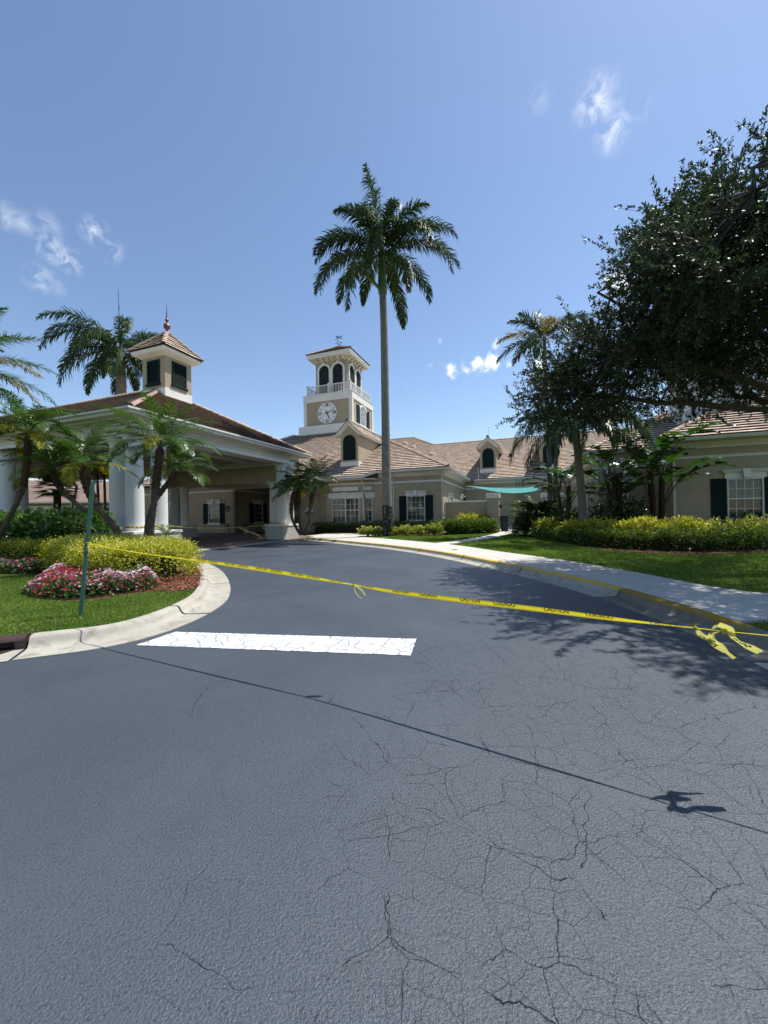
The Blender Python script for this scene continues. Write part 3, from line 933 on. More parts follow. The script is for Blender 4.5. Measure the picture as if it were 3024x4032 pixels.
# ------------------------------------------------------------------ clubhouse front wing
TP = .53
def roofplane(part, poly, tiles, org=None, **k):
    tiles.plane(poly, org=org, **k)
    MB().add([Vector(p) - Vector((0, 0, .03)) for p in poly], [tuple(range(len(poly)))]).build('roof_deck', M_TILEB, part)
def band_trim(root, path, z0, z1, d, name, mat, closed=False, bevel=0):
    return MB().sweep(path, [(-.02, z0), (d, z0), (d, z1), (-.02, z1)], closed).build(name, mat, root, bevel=bevel)
def eave(root, wall_path, ov=.65, z=5.2, closed=False):
    """soffit, stepped cornice boards and gutter along a wall path (outside on the right)"""
    MB().sweep(wall_path, [(-.05, z - .20), (ov, z - .20), (ov, z - .13), (-.05, z - .13)], closed).build('soffit', M_CREAM, root)
    MB().sweep(wall_path, [(-.02, z - .52), (.06, z - .52), (.07, z - .40), (.16, z - .33), (.20, z - .203), (-.02, z - .203)], closed).build('cornice', M_CREAM, root, smooth='auto')
    MB().sweep(wall_path, [(ov - .02, z - .20), (ov, z - .20), (ov, z - .02), (ov - .02, z - .02)], closed).build('fascia', M_WHITE, root)
    MB().sweep(wall_path, [(ov + .002, z - .01), (ov + .13, z - .01), (ov + .13, z - .06), (ov + .10, z - .10), (ov + .07, z - .17), (ov + .002, z - .17)], closed).build('gutter', M_GUTTER, root, smooth='auto')

wing = empty('clubhouse_wing', OW, ROT, 'tan stucco clubhouse wing with canted bay window below the clock tower', 'building')
Wf = Wall('front', 0.0)
wall_open(Wf, -13.1, -.25, 0, 5.0, [(-2.92, -1.40, 1.06, 3.06)]).build('wall', M_STUCCO, wing)
Wr_ = Wall('right', 0.0)
wall_open(Wr_, 0.0, 12.3, 0, 5.0, [(2.7, 4.9, .14, 3.25), (8.6, 9.7, 1.06, 3.06)]).build('wall', M_STUCCO, wing)
window(wing, Wf, -2.92, -1.40, 1.06, 3.06, cols=4, rows=2, blind=.95)
window(wing, Wr_, 8.6, 9.7, 1.06, 3.06, cols=3, rows=2, shutters=False)
dr = MB()
for k0, k1 in ((2.72, 3.78), (3.82, 4.88)):
    for x0, x1, z0, z1 in ((k0, k0 + .14, .15, 3.2), (k1 - .14, k1, .15, 3.2), (k0 + .14, k1 - .14, 3.05, 3.2), (k0 + .14, k1 - .14, .15, .45), (k0 + .14, k1 - .14, 1.5, 1.6)):
        Wr_.box(dr, x0, x1, -.1, -.03, z0, z1)
dro = dr.build('courtyard_door', M_WHITE, wing)
pb = MB(); Wr_.box(pb, 2.86, 4.74, -.075, -.065, .45, 3.05); pb.build('pane', M_GLASS, dro)
pb = MB(); Wr_.box(pb, 2.6, 5.0, -.55, -.5, .2, 3.3); pb.build('dark_room_backing', M_ROOM_DARK, dro)  # dark panel added in place of the unlit room
pb = MB()
for x0, x1, z0, z1 in ((2.55, 2.7, .14, 3.4), (4.9, 5.05, .14, 3.4), (2.7, 4.9, 3.25, 3.4)): Wr_.box(pb, x0, x1, 0, .05, z0, z1)
pb.build('door_surround', M_CREAM, dro)
# entrance recess behind the canopy
wall_open(Wall('front', .5), -36, -20.96, 0, 5.0, [(-24.46, -22.97, .98, 2.98), (-30.2, -28.7, .98, 2.98)]).build('wall', M_STUCCO, wing)
window(wing, Wall('front', .5), -24.46, -22.97, .98, 2.98, cols=4, rows=2, blinds=False)
window(wing, Wall('front', .5), -30.2, -28.7, .98, 2.98, cols=4, rows=2, blinds=False)
wall_open(Wall('right', -20.96), .5, 8.0, 0, 5.0, [(3.2, 4.7, .98, 2.98)]).build('wall', M_STUCCO, wing)
window(wing, Wall('right', -20.96), 3.2, 4.7, .98, 2.98, cols=4, rows=2, blinds=False)
MB().box(-20.9, -13.1, 8.0, 8.25, 0, 5).build('wall', M_STUCCO, wing)
MB().box(-13.35, -13.1, .01, 8.0, 0, 4.99).build('wall', M_STUCCO, wing)
MB().box(-18.6, -15.9, 7.9, 7.99, .02, 2.9).build('entrance_door', M_BRONZE, wing)
band_trim(wing, [(-36, .5), (-20.96, .5), (-20.96, 7.9)], 4.16, 4.30, .04, 'belt_course', M_WHITE)
band_trim(wing, [(-13.1, 0), (-10.47, 0)], 4.16, 4.30, .04, 'belt_course', M_WHITE)
band_trim(wing, [(-5.74, 0), (0, 0), (0, 12.3)], 4.16, 4.30, .04, 'belt_course', M_WHITE)
# canted bay
bay = [(-10.45, 0.0), (-9.68, -.75), (-6.65, -.75), (-5.76, 0.0)]
MB().prism(bay + [(-5.76, .2), (-10.45, .2)], 0, .80).build('bay_wall', M_STUCCO, wing)
MB().prism(bay + [(-5.76, .2), (-10.45, .2)], 3.45, 4.72).build('bay_wall', M_STUCCO, wing)
mb = MB()
for cx, cy in ((-9.68, -.75), (-6.65, -.75)):
    mb.prism([(cx - .24, cy + .002), (cx + .24, cy + .002), (cx + .3, cy + .3), (cx - .3, cy + .3)], .80, 3.45)
mb.build('bay_post', M_STUCCO, wing)
Wb = Wall('front', -.752)
window(wing, Wb, -9.42, -6.86, .98, 3.02, cols=3, rows=2, units=2, shutters=False, lintel=False, sill=False, blind=.93)
mb = MB(); Wb.box(mb, -9.42, -6.86, -.2, 0, .8, .98); Wb.box(mb, -9.42, -6.86, -.2, 0, 3.02, 3.45); mb.build('bay_wall', M_STUCCO, wing)
mb = MB(); Wb.box(mb, -9.35, -6.95, -.01, .03, 3.64, 3.97); mb.build('panel', M_WHITE, wing)
# canted sides carry narrow windows: built in their own rotated frame
for (p, q, nm) in ((bay[2], bay[3], 'r'), (bay[0], bay[1], 'l')):
    p, q = Vector((*p, 0)), Vector((*q, 0)); t = (q - p); L_ = t.length
    e_ = empty('bay_side', p, math.atan2(t.y, t.x)); e_.parent = wing
    sub = Wall('front', 0.0)
    c0, c1 = L_ / 2 - .36, L_ / 2 + .36
    m_ = wall_open(sub, .0, L_, .80, 3.45, [(c0, c1, .98, 3.02)], .12)
    wo = m_.build('bay_wall', M_STUCCO, wing); wo.location = e_.location; wo.rotation_euler = e_.rotation_euler
    bpy.data.objects.remove(e_)
    f = window(wo, sub, c0, c1, .98, 3.02, cols=2, rows=2, shutters=False, lintel=False, sill=False, blind=.95, th=.12)
    # promote: the narrow window hangs directly on the wing
    if nm == 'r':
        m_ = MB(); sub.box(m_, L_ / 2 - .3, L_ / 2 + .32, -.01, .03, 3.66, 3.97); pn = m_.build('panel', M_WHITE, wing); pn.location = wo.location; pn.rotation_euler = wo.rotation_euler
    for ch in list(wo.children):
        kids = list(ch.children)
        ch.parent = wing; ch.location = wo.location; ch.rotation_euler = wo.rotation_euler
for prof, nm in (([(-.02, 3.04), (.06, 3.04), (.06, 3.34), (.12, 3.345), (.12, 3.39), (.19, 3.395), (.19, 3.46), (-.02, 3.46)], 'bay_lintel'), ([(-.02, .74), (.06, .74), (.06, .86), (.11, .865), (.11, .965), (-.02, .965)], 'bay_sill')):
    MB().sweep(bay, prof).build(nm, M_WHITE, wing, bevel=.008)
mb = MB(); Wb.ext(mb, [(-8.30, 3.03), (-8.04, 3.03), (-7.99, 3.52), (-8.35, 3.52)], .05, .225); mb.build('keystone', M_WHITE, wing)
band_trim(wing, bay, 4.16, 4.30, .04, 'belt_course', M_WHITE)
# eaves: main run left of the bay, round the bay at a lower line, then along the front and right side
BE = [(-11.3, -.65), (-10.5, -1.42), (-6.28, -1.42), (-5.35, -.65)]
zb = 5.2 + TP * (-1.42 + .65)
for path, nm in (([(-13.1, -.65), BE[0]], 'a'), ([BE[3], (.65, -.65), (.65, 11.65)], 'b')):
    P = path
    MB().sweep(P, [(-.68, 5.0), (0, 5.0), (0, 5.07), (-.68, 5.07)]).build('soffit', M_CREAM, wing)
    MB().sweep(P, [(-.67, 4.68), (-.59, 4.68), (-.58, 4.80), (-.49, 4.87), (-.45, 4.997), (-.67, 4.997)]).build('cornice', M_CREAM, wing, smooth='auto')
    MB().sweep(P, [(-.02, 5.002), (0, 5.002), (0, 5.18), (-.02, 5.18)]).build('fascia', M_WHITE, wing)
    MB().sweep(P, [(.002, 5.19), (.13, 5.19), (.13, 5.14), (.10, 5.10), (.07, 5.02), (.002, 5.02)]).build('gutter', M_GUTTER, wing, smooth='auto')
MB().prism([(-11.25, -.62), (-10.48, -1.38), (-6.3, -1.38), (-5.4, -.62), (-5.4, .1), (-11.25, .1)], zb - .28, zb - .2).build('soffit', M_CREAM, wing)
vs = []
BZ = [5.2, zb, zb, 5.2]
for (x, y), z in zip(BE, BZ):
    for ox, dz in ((0, -.22), (.13, -.17), (.13, .0), (0, 0)): vs.append((x, y - ox, z + dz))
fs = [(i * 4 + j, (i + 1) * 4 + j, (i + 1) * 4 + (j + 1) % 4, i * 4 + (j + 1) % 4) for i in range(3) for j in range(4)] + [(0, 1, 2, 3), (15, 14, 13, 12)]
MB().add(vs, fs).build('gutter', M_GUTTER, wing)
downspout(wing, [(-6.45, -1.45, zb - .15), (-6.45, -1.40, zb - .3), (-6.42, -.95, 4.35), (-6.42, -.86, 4.2), (-6.42, -.86, 3.6), (-6.42, -1.0, 3.48), (-6.42, -1.0, 3.05), (-6.42, -.86, 2.9), (-6.42, -.80, .2)], w=.05)
downspout(wing, [(-4.2, -.72, 5.05), (-4.2, -.70, 4.9), (-4.05, -.1, 4.5), (-4.04, -.06, 4.38), (-4.04, -.06, .2)])
downspout(wing, [(.60, -.72, 5.05), (.55, -.68, 4.92), (.05, -.1, 4.62), (.02, -.06, 4.5), (.02, -.06, .2)])
downspout(wing, [(-11.06, -.7, 5.05), (-11.06, -.66, 4.9), (-11.06, -.1, 4.45), (-11.06, -.06, 4.3), (-11.06, -.06, .3)], mat=M_STUCCO)
MB().tube([(-11.06, -.2, .22), (-10.6, -.35, .20), (-10.1, -.5, .19)], .06, 8).build('drain_pipe', M_WHITE, wing, smooth='auto')
mb = MB(); Wf.box(mb, .06, .16, .0, .12, 1.5, 1.75); mb.build('junction_box', M_CREAM, wing)

roof = MB().box(-34.4, .6, -.5, 11, 5.07, 5.10).build('roof', M_TILEB, wing)
T = Tiles(OW)
apx = 12.9
ze = 5.2
zt = ze + TP * apx
RL = -34.6
roofplane(roof, [(RL, -.65, ze), (.65, -.65, ze), (.65 - apx, -.65 + apx, zt), (RL + apx, -.65 + apx, zt)], T, org=(.65, -.65, ze))
roofplane(roof, [(BE[0][0], BE[0][1], ze), (BE[1][0], BE[1][1], zb), (BE[2][0], BE[2][1], zb), (BE[3][0], BE[3][1], ze)], T, org=(.65, -.65 - .84, ze - .84 * TP))
roofplane(roof, [(.65, -.65, ze), (.65, 11.65, ze), (.65 - apx, 11.65 + apx, zt), (.65 - apx, -.65 + apx, zt)], T)
T.cap((.60, -.62, ze + .03), (.65 - apx, -.65 + apx, zt + .03))
T.cap((RL + .05, -.62, ze + .03), (RL + apx, -.65 + apx, zt + .03))
dormer(wing, T, -8.32, .58, TP, -.65)
T.build(roof)

# ------------------------------------------------------------------ rear wing with the long roof
rear = empty('rear_wing', loc(OW, 0, 12.3), ROT, 'long rear wing with tan roof and gabled dormers behind the courtyard', 'building')
RO = loc(OW, 0, 12.3)
wall_open(Wall('front', 0), -1.0, 24, 0, 5.0, []).build('wall', M_STUCCO, rear)
band_trim(rear, [(.05, 0), (12.8, 0)], 4.16, 4.30, .04, 'belt_course', M_WHITE)
eave(rear, [(1.0, 0), (12.6, 0)])
MB().box(1.3, 1.75, -.80, -.62, 5.0, 5.22).build('gutter_head', M_GUTTER, rear)
MB().tube([(1.55, -.9, 4.8), (1.55, -.9, 6.4)], .025, 6).build('vent_rod', M_WHITE, rear)
for a in (5.28, 5.58, 5.85, 6.0): MB().tube([(a, -.08, 4.95), (a, -.08, .2)], .04, 6).build('conduit', M_STUCCO, rear)
roof = MB().box(1, 24, -.4, 10, 5.06, 5.09).build('roof', M_TILEB, rear)
T = Tiles(RO)
b0 = -.65
o_ = (.65, b0, ze)
zr = lambda b: ze + TP * (b - b0)
roofplane(roof, [(.65, b0, ze), (24, b0, ze), (24, 11.05, zr(11.05)), (-11.05, 11.05, zr(11.05))], T, org=o_)
roofplane(roof, [(-11.05, 11.05, zr(11.05)), (-5.9, 11.05, zr(11.05)), (-10.1, 15.2, zr(15.2)), (-15.2, 15.2, zr(15.2))], T, org=o_)
T.cap((-6.2, 11.08, zr(11.05) + .03), (24, 11.08, zr(11.05) + .03))
T.cap((-5.9, 11.05, zr(11.05) + .03), (-10.1, 15.2, zr(15.2) + .03))
T.cap((-10.1, 15.22, zr(15.2) + .03), (-15.5, 15.22, zr(15.2) + .03))
dormer(rear, T, 2.45, .78, TP, b0, 5.96)
dormer(rear, T, 8.6, .78, TP, b0, 5.96)
T.build(roof)
for a, b in ((-10.6, 12.35), (-8.8, 10.4), (-5.3, 7.1)):
    zc = zr(b)
    mb = MB()
    mb.lathe([(.001, zc + .42), (.2, zc + .40), (.42, zc + .25), (.5, zc - .2)][::-1], 16, (a, b))
    mb.build('roof_vent', M_TILE, rear, smooth='auto')
MB().box(4.5, 4.9, 4.75, 5.1, zr(4.9) - .1, zr(4.9) + .35).build('vent_box', M_BRONZE, rear)
MB().tube([(2.45, 1.6, 9.8), (2.45, 1.6, 11.2)], .012, 5).build('lightning_rod', M_IRON, rear)
# back slope so the roof is closed
MB().add([(-11.05, 11.05, zr(11.05) - .05), (24, 11.05, zr(11.05) - .05), (24, 22.7, 5.1), (-11.05, 22.7, 5.1), (-15.2, 15.2, zr(15.2) - .05), (-10.1, 15.2, zr(15.2) - .05), (-10.1, 30, 5.1), (-15.2, 30, 5.1)], [(0, 1, 2, 3), (4, 5, 6, 7)]).build('rear_roof_slope', M_TILE, rear)

# ------------------------------------------------------------------ right wing
rw = empty('right_wing', WR, ROT, 'tan stucco building with dark shuttered window in the shade at the right', 'building')
wall_open(Wall('front', 0), .0, 12, 0, 5.0, [(2.32, 3.74, 1.06, 3.08)]).build('wall', M_STUCCO, rw)
window(rw, Wall('front', 0), 2.32, 3.74, 1.06, 3.08, cols=4, rows=2, blind=.52)
MB().box(0, .25, .252, 2.9, 0, 4.995).build('wall', M_STUCCO, rw)
wall_open(Wall('front', 2.81), -3.04, .0, 0, 5.0, [(-2.28, -1.28, .9, 3.08)]).build('wall', M_STUCCO, rw)
window(rw, Wall('front', 2.81), -2.28, -1.28, .9, 3.08, cols=3, rows=2, shutters=False, blinds=False)
wl_ = Wall('left', -3.04)
wall_open(wl_, -18, -3.07, 0, 5.0, [(-6.1, -5.0, 1.06, 3.06)]).build('wall', M_STUCCO, rw)
window(rw, wl_, -6.1, -5.0, 1.06, 3.06, cols=2, rows=2, shutters=False)
band_trim(rw, [(-3.04, 17), (-3.04, 2.81), (0, 2.81), (0, 0), (12, 0)], 4.17, 4.31, .04, 'belt_course', M_CREAM)
eave(rw, [(-3.04, 17), (-3.04, 2.81), (0, 2.81), (0, 0), (12, 0)])
downspout(rw, [(-.45, -.72, 5.05), (-.5, -.70, 4.86), (-.40, -.62, 4.78), (-.02, -.2, 4.62), (.10, -.07, 4.45), (.10, -.07, .2)], w=.06)
downspout(rw, [(-2.96, 2.1, 5.0), (-2.96, 2.7, 4.6), (-2.96, 2.74, .2)])
roof = MB().box(-3, 12, 3, 14, 5.06, 5.09).build('roof', M_TILEB, rw)
T = Tiles(WR)
k = 6.4
# projecting block: front slope, left slope; main block: front slope left part and left slope
roofplane(roof, [(-.65, -.65, ze), (13, -.65, ze), (13, -.65 + k, ze + TP * k), (-.65 + k, -.65 + k, ze + TP * k)], T, org=(-.65, -.65, ze), exp=.40, wid=.36)
roofplane(roof, [(-.65, 2.16, ze), (-.65, -.65, ze), (-.65 + k, -.65 + k, ze + TP * k), (-.65 + k, 2.16 + k, ze + TP * k)], T, exp=.40, wid=.36)
k2 = 7.4
roofplane(roof, [(-3.69, 2.16, ze), (-.65, 2.16, ze), (-.65 + k2, 2.16 + k2, ze + TP * k2), (-3.69 + k2, 2.16 + k2, ze + TP * k2)], T, org=(-3.69, 2.16, ze), exp=.40, wid=.36)
roofplane(roof, [(-3.69, 18, ze), (-3.69, 2.16, ze), (-3.69 + k2, 2.16 + k2, ze + TP * k2), (-3.69 + k2, 18, ze + TP * k2)], T, exp=.40, wid=.36)
T.cap((-.62, -.62, ze + .03), (-.65 + k, -.65 + k, ze + TP * k + .03))
T.cap((-3.66, 2.19, ze + .03), (-3.69 + k2, 2.16 + k2, ze + TP * k2 + .03))
T.build(roof)
cb = MB().box(2.1, 5.2, 4.25, 7.3, 7.0, 9.3).build('roof_turret', M_WHITE, rw, bevel=.02)
MB().box(2.22, 5.08, 4.37, 7.18, 9.3, 10.6).build('turret_wall', M_STUCCO, cb)
MB().add([(1.6, 3.75, 10.6), (5.7, 3.75, 10.6), (5.7, 7.8, 10.6), (1.6, 7.8, 10.6), (3.65, 5.78, 12)], [(3, 2, 1, 0), (0, 1, 4), (1, 2, 4), (2, 3, 4), (3, 0, 4)]).build('turret_roof', M_TILE, cb)

# ------------------------------------------------------------------ clock tower
TW = loc(OW, -16.87, 15.64)
tw = empty('clock_tower', TW, ROT, 'square tan and white clock tower with louvred belfry and horse weather vane', 'tower')
MB().box(-3.92, 3.92, -3.92, 3.92, 9.6, 12.90).build('plinth', M_WHITE, tw, bevel=.03)
MB().box(-3.36, 3.36, -3.36, 3.36, 12.9, 16.1).build('wall', M_STUCCO, tw)
mb = MB()
for sx in (-1, 1):
    for sy in (-1, 1):
        mb.box(sx * 3.0, sx * 3.44, sy * 3.0, sy * 3.44, 12.901, 16.0)
mb.build('corner_pilaster', M_WHITE, tw, bevel=.02)
MB().box(-3.46, 3.46, -3.46, 3.46, 16.0, 16.86).build('belt', M_WHITE, tw, bevel=.02)
MB().box(-3.52, 3.52, -3.52, 3.52, 16.862, 16.93).build('coping', M_WHITE, tw, bevel=.015)
# belfry
M_SLAT = std('belfry_slat', (.035, .04, .042), .6, .15, 5, 30, 0)
MB().box(-2.25, 2.25, -2.25, 2.25, 16.9, 21.75).build('belfry_wall', M_STUCCO, tw)
for face in ('front', 'right', 'left', 'back'):
    W = Wall(face, {'front': -2.25, 'right': 2.25, 'left': -2.25, 'back': 2.25}[face])
    for c in (-.99, .99):
        lv = MB(); W.ext(lv, arch_pts(c, .72, 17.0, 20.22), .004, .02)
        lo = lv.build('louvre', M_BLACK, tw)
        if face in ('front', 'right'):
            for i in range(23):
                zz = 17.1 + i * .165
                hw = .71 if zz + .1 < 20.22 else math.sqrt(max(0, .71 ** 2 - (zz + .12 - 20.22) ** 2))
                if hw < .1: continue
                s_ = MB(); s_.add([W.p(c - hw, .03, zz + .15), W.p(c + hw, .03, zz + .15), W.p(c + hw, .13, zz), W.p(c - hw, .13, zz), W.p(c - hw, .03, zz + .13), W.p(c + hw, .03, zz + .13), W.p(c + hw, .13, zz - .02), W.p(c - hw, .13, zz - .02)], [(0, 1, 2, 3), (7, 6, 5, 4), (2, 1, 5, 6), (0, 3, 7, 4), (3, 2, 6, 7)])
                s_.build('slat', M_SLAT, lo)
        ar = MB(); arch_ring(W, ar, c, .725, .25, 17.0, 20.22, .002, .15)
        ao = ar.build('arch_surround', M_WHITE, tw)
        ks = MB(); W.ext(ks, [(c - .09, 20.97), (c + .09, 20.97), (c + .14, 21.32), (c - .14, 21.32)], .10, .20); ks.build('keystone', M_WHITE, ao)
    cp = MB(); W.box(cp, -.26, .26, .02, .185, 19.78, 19.92); W.box(cp, -.21, .21, .02, .165, 17.0, 19.78); cp.build('mullion_pilaster', M_WHITE, tw)
MB().box(-3.02, 3.02, -3.02, 3.02, 21.75, 21.84).build('soffit', M_CREAM, tw)
MB().sweep([(-2.25, -2.25), (2.25, -2.25), (2.25, 2.25), (-2.25, 2.25)], [(-.02, 21.45), (.10, 21.50), (.12, 21.748), (-.02, 21.748)], True).build('bed_moulding', M_CREAM, tw)
for face in ('front', 'right', 'left', 'back'):
    W = Wall(face, {'front': -2.25, 'right': 2.25, 'left': -2.25, 'back': 2.25}[face])
    for i in range(6):
        c = -1.95 + i * .78
        br = MB()
        prof = [(.0, 21.30), (.12, 21.32), (.20, 21.45), (.34, 21.46), (.42, 21.58), (.62, 21.60), (.68, 21.75), (.0, 21.75)]
        P = [W.p(c - .1, d, z) for d, z in prof]; e = Vector(W.p(c + .1, 0, 0)) - Vector(W.p(c - .1, 0, 0))
        br.extrude(P, e); br.build('bracket', M_CREAM, tw)
MB().sweep([(-3.02, -3.02), (3.02, -3.02), (3.02, 3.02), (-3.02, 3.02)], [(-.05, 21.80), (.02, 21.80), (.02, 22.0), (.09, 22.04), (.09, 22.28), (-.05, 22.28)], True).build('fascia', M_WHITE, tw)
roof = MB().add([(-3.1, -3.1, 22.27), (3.1, -3.1, 22.27), (3.1, 3.1, 22.27), (-3.1, 3.1, 22.27), (0, 0, 24.1)], [(3, 2, 1, 0), (0, 1, 4), (1, 2, 4), (2, 3, 4), (3, 0, 4)]).build('roof', M_TILEB, tw)
T = Tiles(TW); zq = 22.30
for q in ([(-3.16, -3.16), (3.16, -3.16)], [(3.16, -3.16), (3.16, 3.16)], [(3.16, 3.16), (-3.16, 3.16)], [(-3.16, 3.16), (-3.16, -3.16)]):
    T.plane([(*q[0], zq), (*q[1], zq), (0, 0, 24.2)])
for sx in (-1, 1):
    for sy in (-1, 1): T.cap((sx * 3.14, sy * 3.14, zq + .03), (0, 0, 24.22))
T.build(roof, 160)
# railing
rl = MB()
for (x0, y0, x1, y1) in ((-3.05, -3.05, 3.05, -3.05), (3.05, -3.05, 3.05, 3.05), (3.05, 3.05, -3.05, 3.05), (-3.05, 3.05, -3.05, -3.05)):
    dx, dy = x1 - x0, y1 - y0
    for z0, z1, w in ((18.08, 18.18, .05), (17.06, 17.13, .035)):
        rl.box(min(x0, x1) - (w if dx == 0 else 0), max(x0, x1) + (w if dx == 0 else 0), min(y0, y1) - (w if dy == 0 else 0), max(y0, y1) + (w if dy == 0 else 0), z0, z1)
ro = rl.build('railing', M_WHITE, tw)
for i in range(-1, 2):
    for j in range(-1, 2):
        if i == 0 and j == 0: continue
        MB().box(i * 3.05 - .085, i * 3.05 + .085, j * 3.05 - .085, j * 3.05 + .085, 16.93, 18.30).lathe([(.11, 18.30), (.11, 18.34), (.03, 18.42)], 4, (i * 3.05, j * 3.05)).build('railing_post', M_WHITE, ro)
balus = None
for k, (ax, s) in enumerate((('x', -1), ('y', 1), ('x', 1), ('y', -1))):
    for i in range(28):
        t = -2.94 + 5.88 * i / 27
        if abs(t) < .1: continue
        if balus is None:
            balus = MB().box(-.026, .026, -.026, .026, 17.131, 18.079).build('baluster', M_WHITE, ro); o = balus
        else:
            o = balus.copy(); COL.objects.link(o)
        o.location = (t, s * 3.05, 0) if ax == 'x' else (s * 3.05, t, 0)
# side window with shutters (faces right)
W = Wall('right', 3.36)
cw = .0
ar = MB(); W.ext(ar, [(cw - .96, 13.2), (cw + .96, 13.2)] + [(cw + .96 * math.cos(math.pi * i / 12), 15.2 + .45 * math.sin(math.pi * i / 12)) for i in range(13)], .004, .04)
wo = ar.build('window', M_WHITE, tw)
ga = MB(); W.ext(ga, [(cw - .84, 13.32), (cw + .84, 13.32)] + [(cw + .84 * math.cos(math.pi * i / 12), 15.15 + .36 * math.sin(math.pi * i / 12)) for i in range(13)], .041, .05)
ga.build('pane', std('tower_glass', (.16, .18, .17), .15, .2, 3, 10, 0, .01, .8), wo)
mu = MB()
for i in range(-1, 2): W.box(mu, cw + i * .42 - .025, cw + i * .42 + .025, .05, .075, 13.32, 15.42 if i else 15.5)
for zz in (13.85, 14.3, 14.85, 15.2): W.box(mu, cw - .84, cw + .84, .05, .072, zz - .022, zz + .022)
mu.build('muntin_grid', M_WHITE, wo)
ah = MB()
n_ = 12
for i in range(n_):
    a0, a1 = math.pi * i / n_, math.pi * (i + 1) / n_
    W.ext(ah, [(cw + .96 * math.cos(a0), 15.2 + .45 * math.sin(a0)), (cw + 1.16 * math.cos(a0), 15.2 + .68 * math.sin(a0)), (cw + 1.16 * math.cos(a1), 15.2 + .68 * math.sin(a1)), (cw + .96 * math.cos(a1), 15.2 + .45 * math.sin(a1))], .004, .12)
W.ext(ah, [(cw - .07, 15.6), (cw + .07, 15.6), (cw + .12, 16.0), (cw - .12, 16.0)], .05, .2)
W.box(ah, cw - 1.1, cw + 1.1, .004, .14, 13.02, 13.19)
ah.build('arch_hood', M_WHITE, wo)
for s in (-1, 1):
    sh = MB(); W.box(sh, cw + s * 1.2, cw + s * 2.02, .004, .06, 13.25, 15.55); so = sh.build('shutter', M_GREEN, tw)
    f_ = MB()
    for x0, x1, q0, q1 in ((1.2, 1.28, 13.25, 15.55), (1.94, 2.02, 13.25, 15.55), (1.28, 1.94, 13.25, 13.37), (1.28, 1.94, 15.43, 15.55), (1.28, 1.94, 14.34, 14.46)):
        W.box(f_, cw + s * x0, cw + s * x1, .061, .09, q0, q1)
    f_.build('frame', M_GREEN, so)
# clock
M_CLOCK = std('clock_white', (.72, .72, .70), .5, .03, 2, 30, 0)
W = Wall('front', -3.36)
cx, cz, cr = -.03, 14.46, 1.34
mb = MB(); W.ext(mb, [(cx + cr * math.cos(2 * math.pi * i / 64), cz + cr * math.sin(2 * math.pi * i / 64)) for i in range(64)], .004, .09)
clk = mb.build('clock_face', M_CLOCK, tw)
def rot_box(c, ang, r0, r1, w0, w1):
    """bar from radius r0 to r1 at clock angle ang (0 = 12 o'clock, clockwise)"""
    d = (math.sin(ang), math.cos(ang)); n = (math.cos(ang), -math.sin(ang))
    return [(c[0] + d[0] * r0 - n[0] * w0, c[1] + d[1] * r0 - n[1] * w0), (c[0] + d[0] * r0 + n[0] * w0, c[1] + d[1] * r0 + n[1] * w0), (c[0] + d[0] * r1 + n[0] * w1, c[1] + d[1] * r1 + n[1] * w1), (c[0] + d[0] * r1 - n[0] * w1, c[1] + d[1] * r1 - n[1] * w1)]
for h in range(12):
    if h % 3 == 0: continue
    mb = MB(); W.ext(mb, rot_box((cx, cz), h * math.pi / 6, .92, 1.2, .028, .04), .091, .105); mb.build('hour_mark', M_BLACK, clk)
NUM = {0: [('X', -.15), ('I', .06), ('I', .18)], 3: [('I', -.12), ('I', 0), ('I', .12)], 6: [('V', -.09), ('I', .13)], 9: [('I', -.15), ('X', .06)]}
for h, gl in NUM.items():
    ang = h * math.pi / 6; r0 = 1.03
    mb = MB()
    def put(px, pz, qx, qz, w):
        # local numeral frame: x along tangent, z radial outward
        d = (math.sin(ang), math.cos(ang)); n = (math.cos(ang), -math.sin(ang))
        A = (cx + d[0] * (r0 + pz) + n[0] * px, cz + d[1] * (r0 + pz) + n[1] * px); B = (cx + d[0] * (r0 + qz) + n[0] * qx, cz + d[1] * (r0 + qz) + n[1] * qx)
        t = Vector((B[0] - A[0], B[1] - A[1])).normalized(); m = (-t.y * w, t.x * w)
        W.ext(mb, [(A[0] - m[0], A[1] - m[1]), (B[0] - m[0], B[1] - m[1]), (B[0] + m[0], B[1] + m[1]), (A[0] + m[0], A[1] + m[1])], .091, .106 + random.random() * .002)
    for ch, ox in gl:
        if ch == 'I': put(ox, -.18, ox, .18, .035)
        elif ch == 'X': put(ox - .1, .18, ox + .1, -.18, .036); put(ox + .1, .18, ox - .1, -.18, .018)
        elif ch == 'V': put(ox - .1, .18, ox + .0, -.18, .036); put(ox + .1, .18, ox + .0, -.18, .018)
    put(-.24, .19, .24, .19, .014); put(-.24, -.19, .24, -.19, .014)
    mb.build('numeral', M_BLACK, clk)
mb = MB(); W.ext(mb, rot_box((cx, cz), R(72), -.28, 1.08, .05, .03), .107, .125); mb.build('minute_hand', M_BLACK, clk)
mb = MB(); W.ext(mb, rot_box((cx, cz), R(156), -.30, .80, .062, .045), .126, .145); mb.build('hour_hand', M_BLACK, clk)
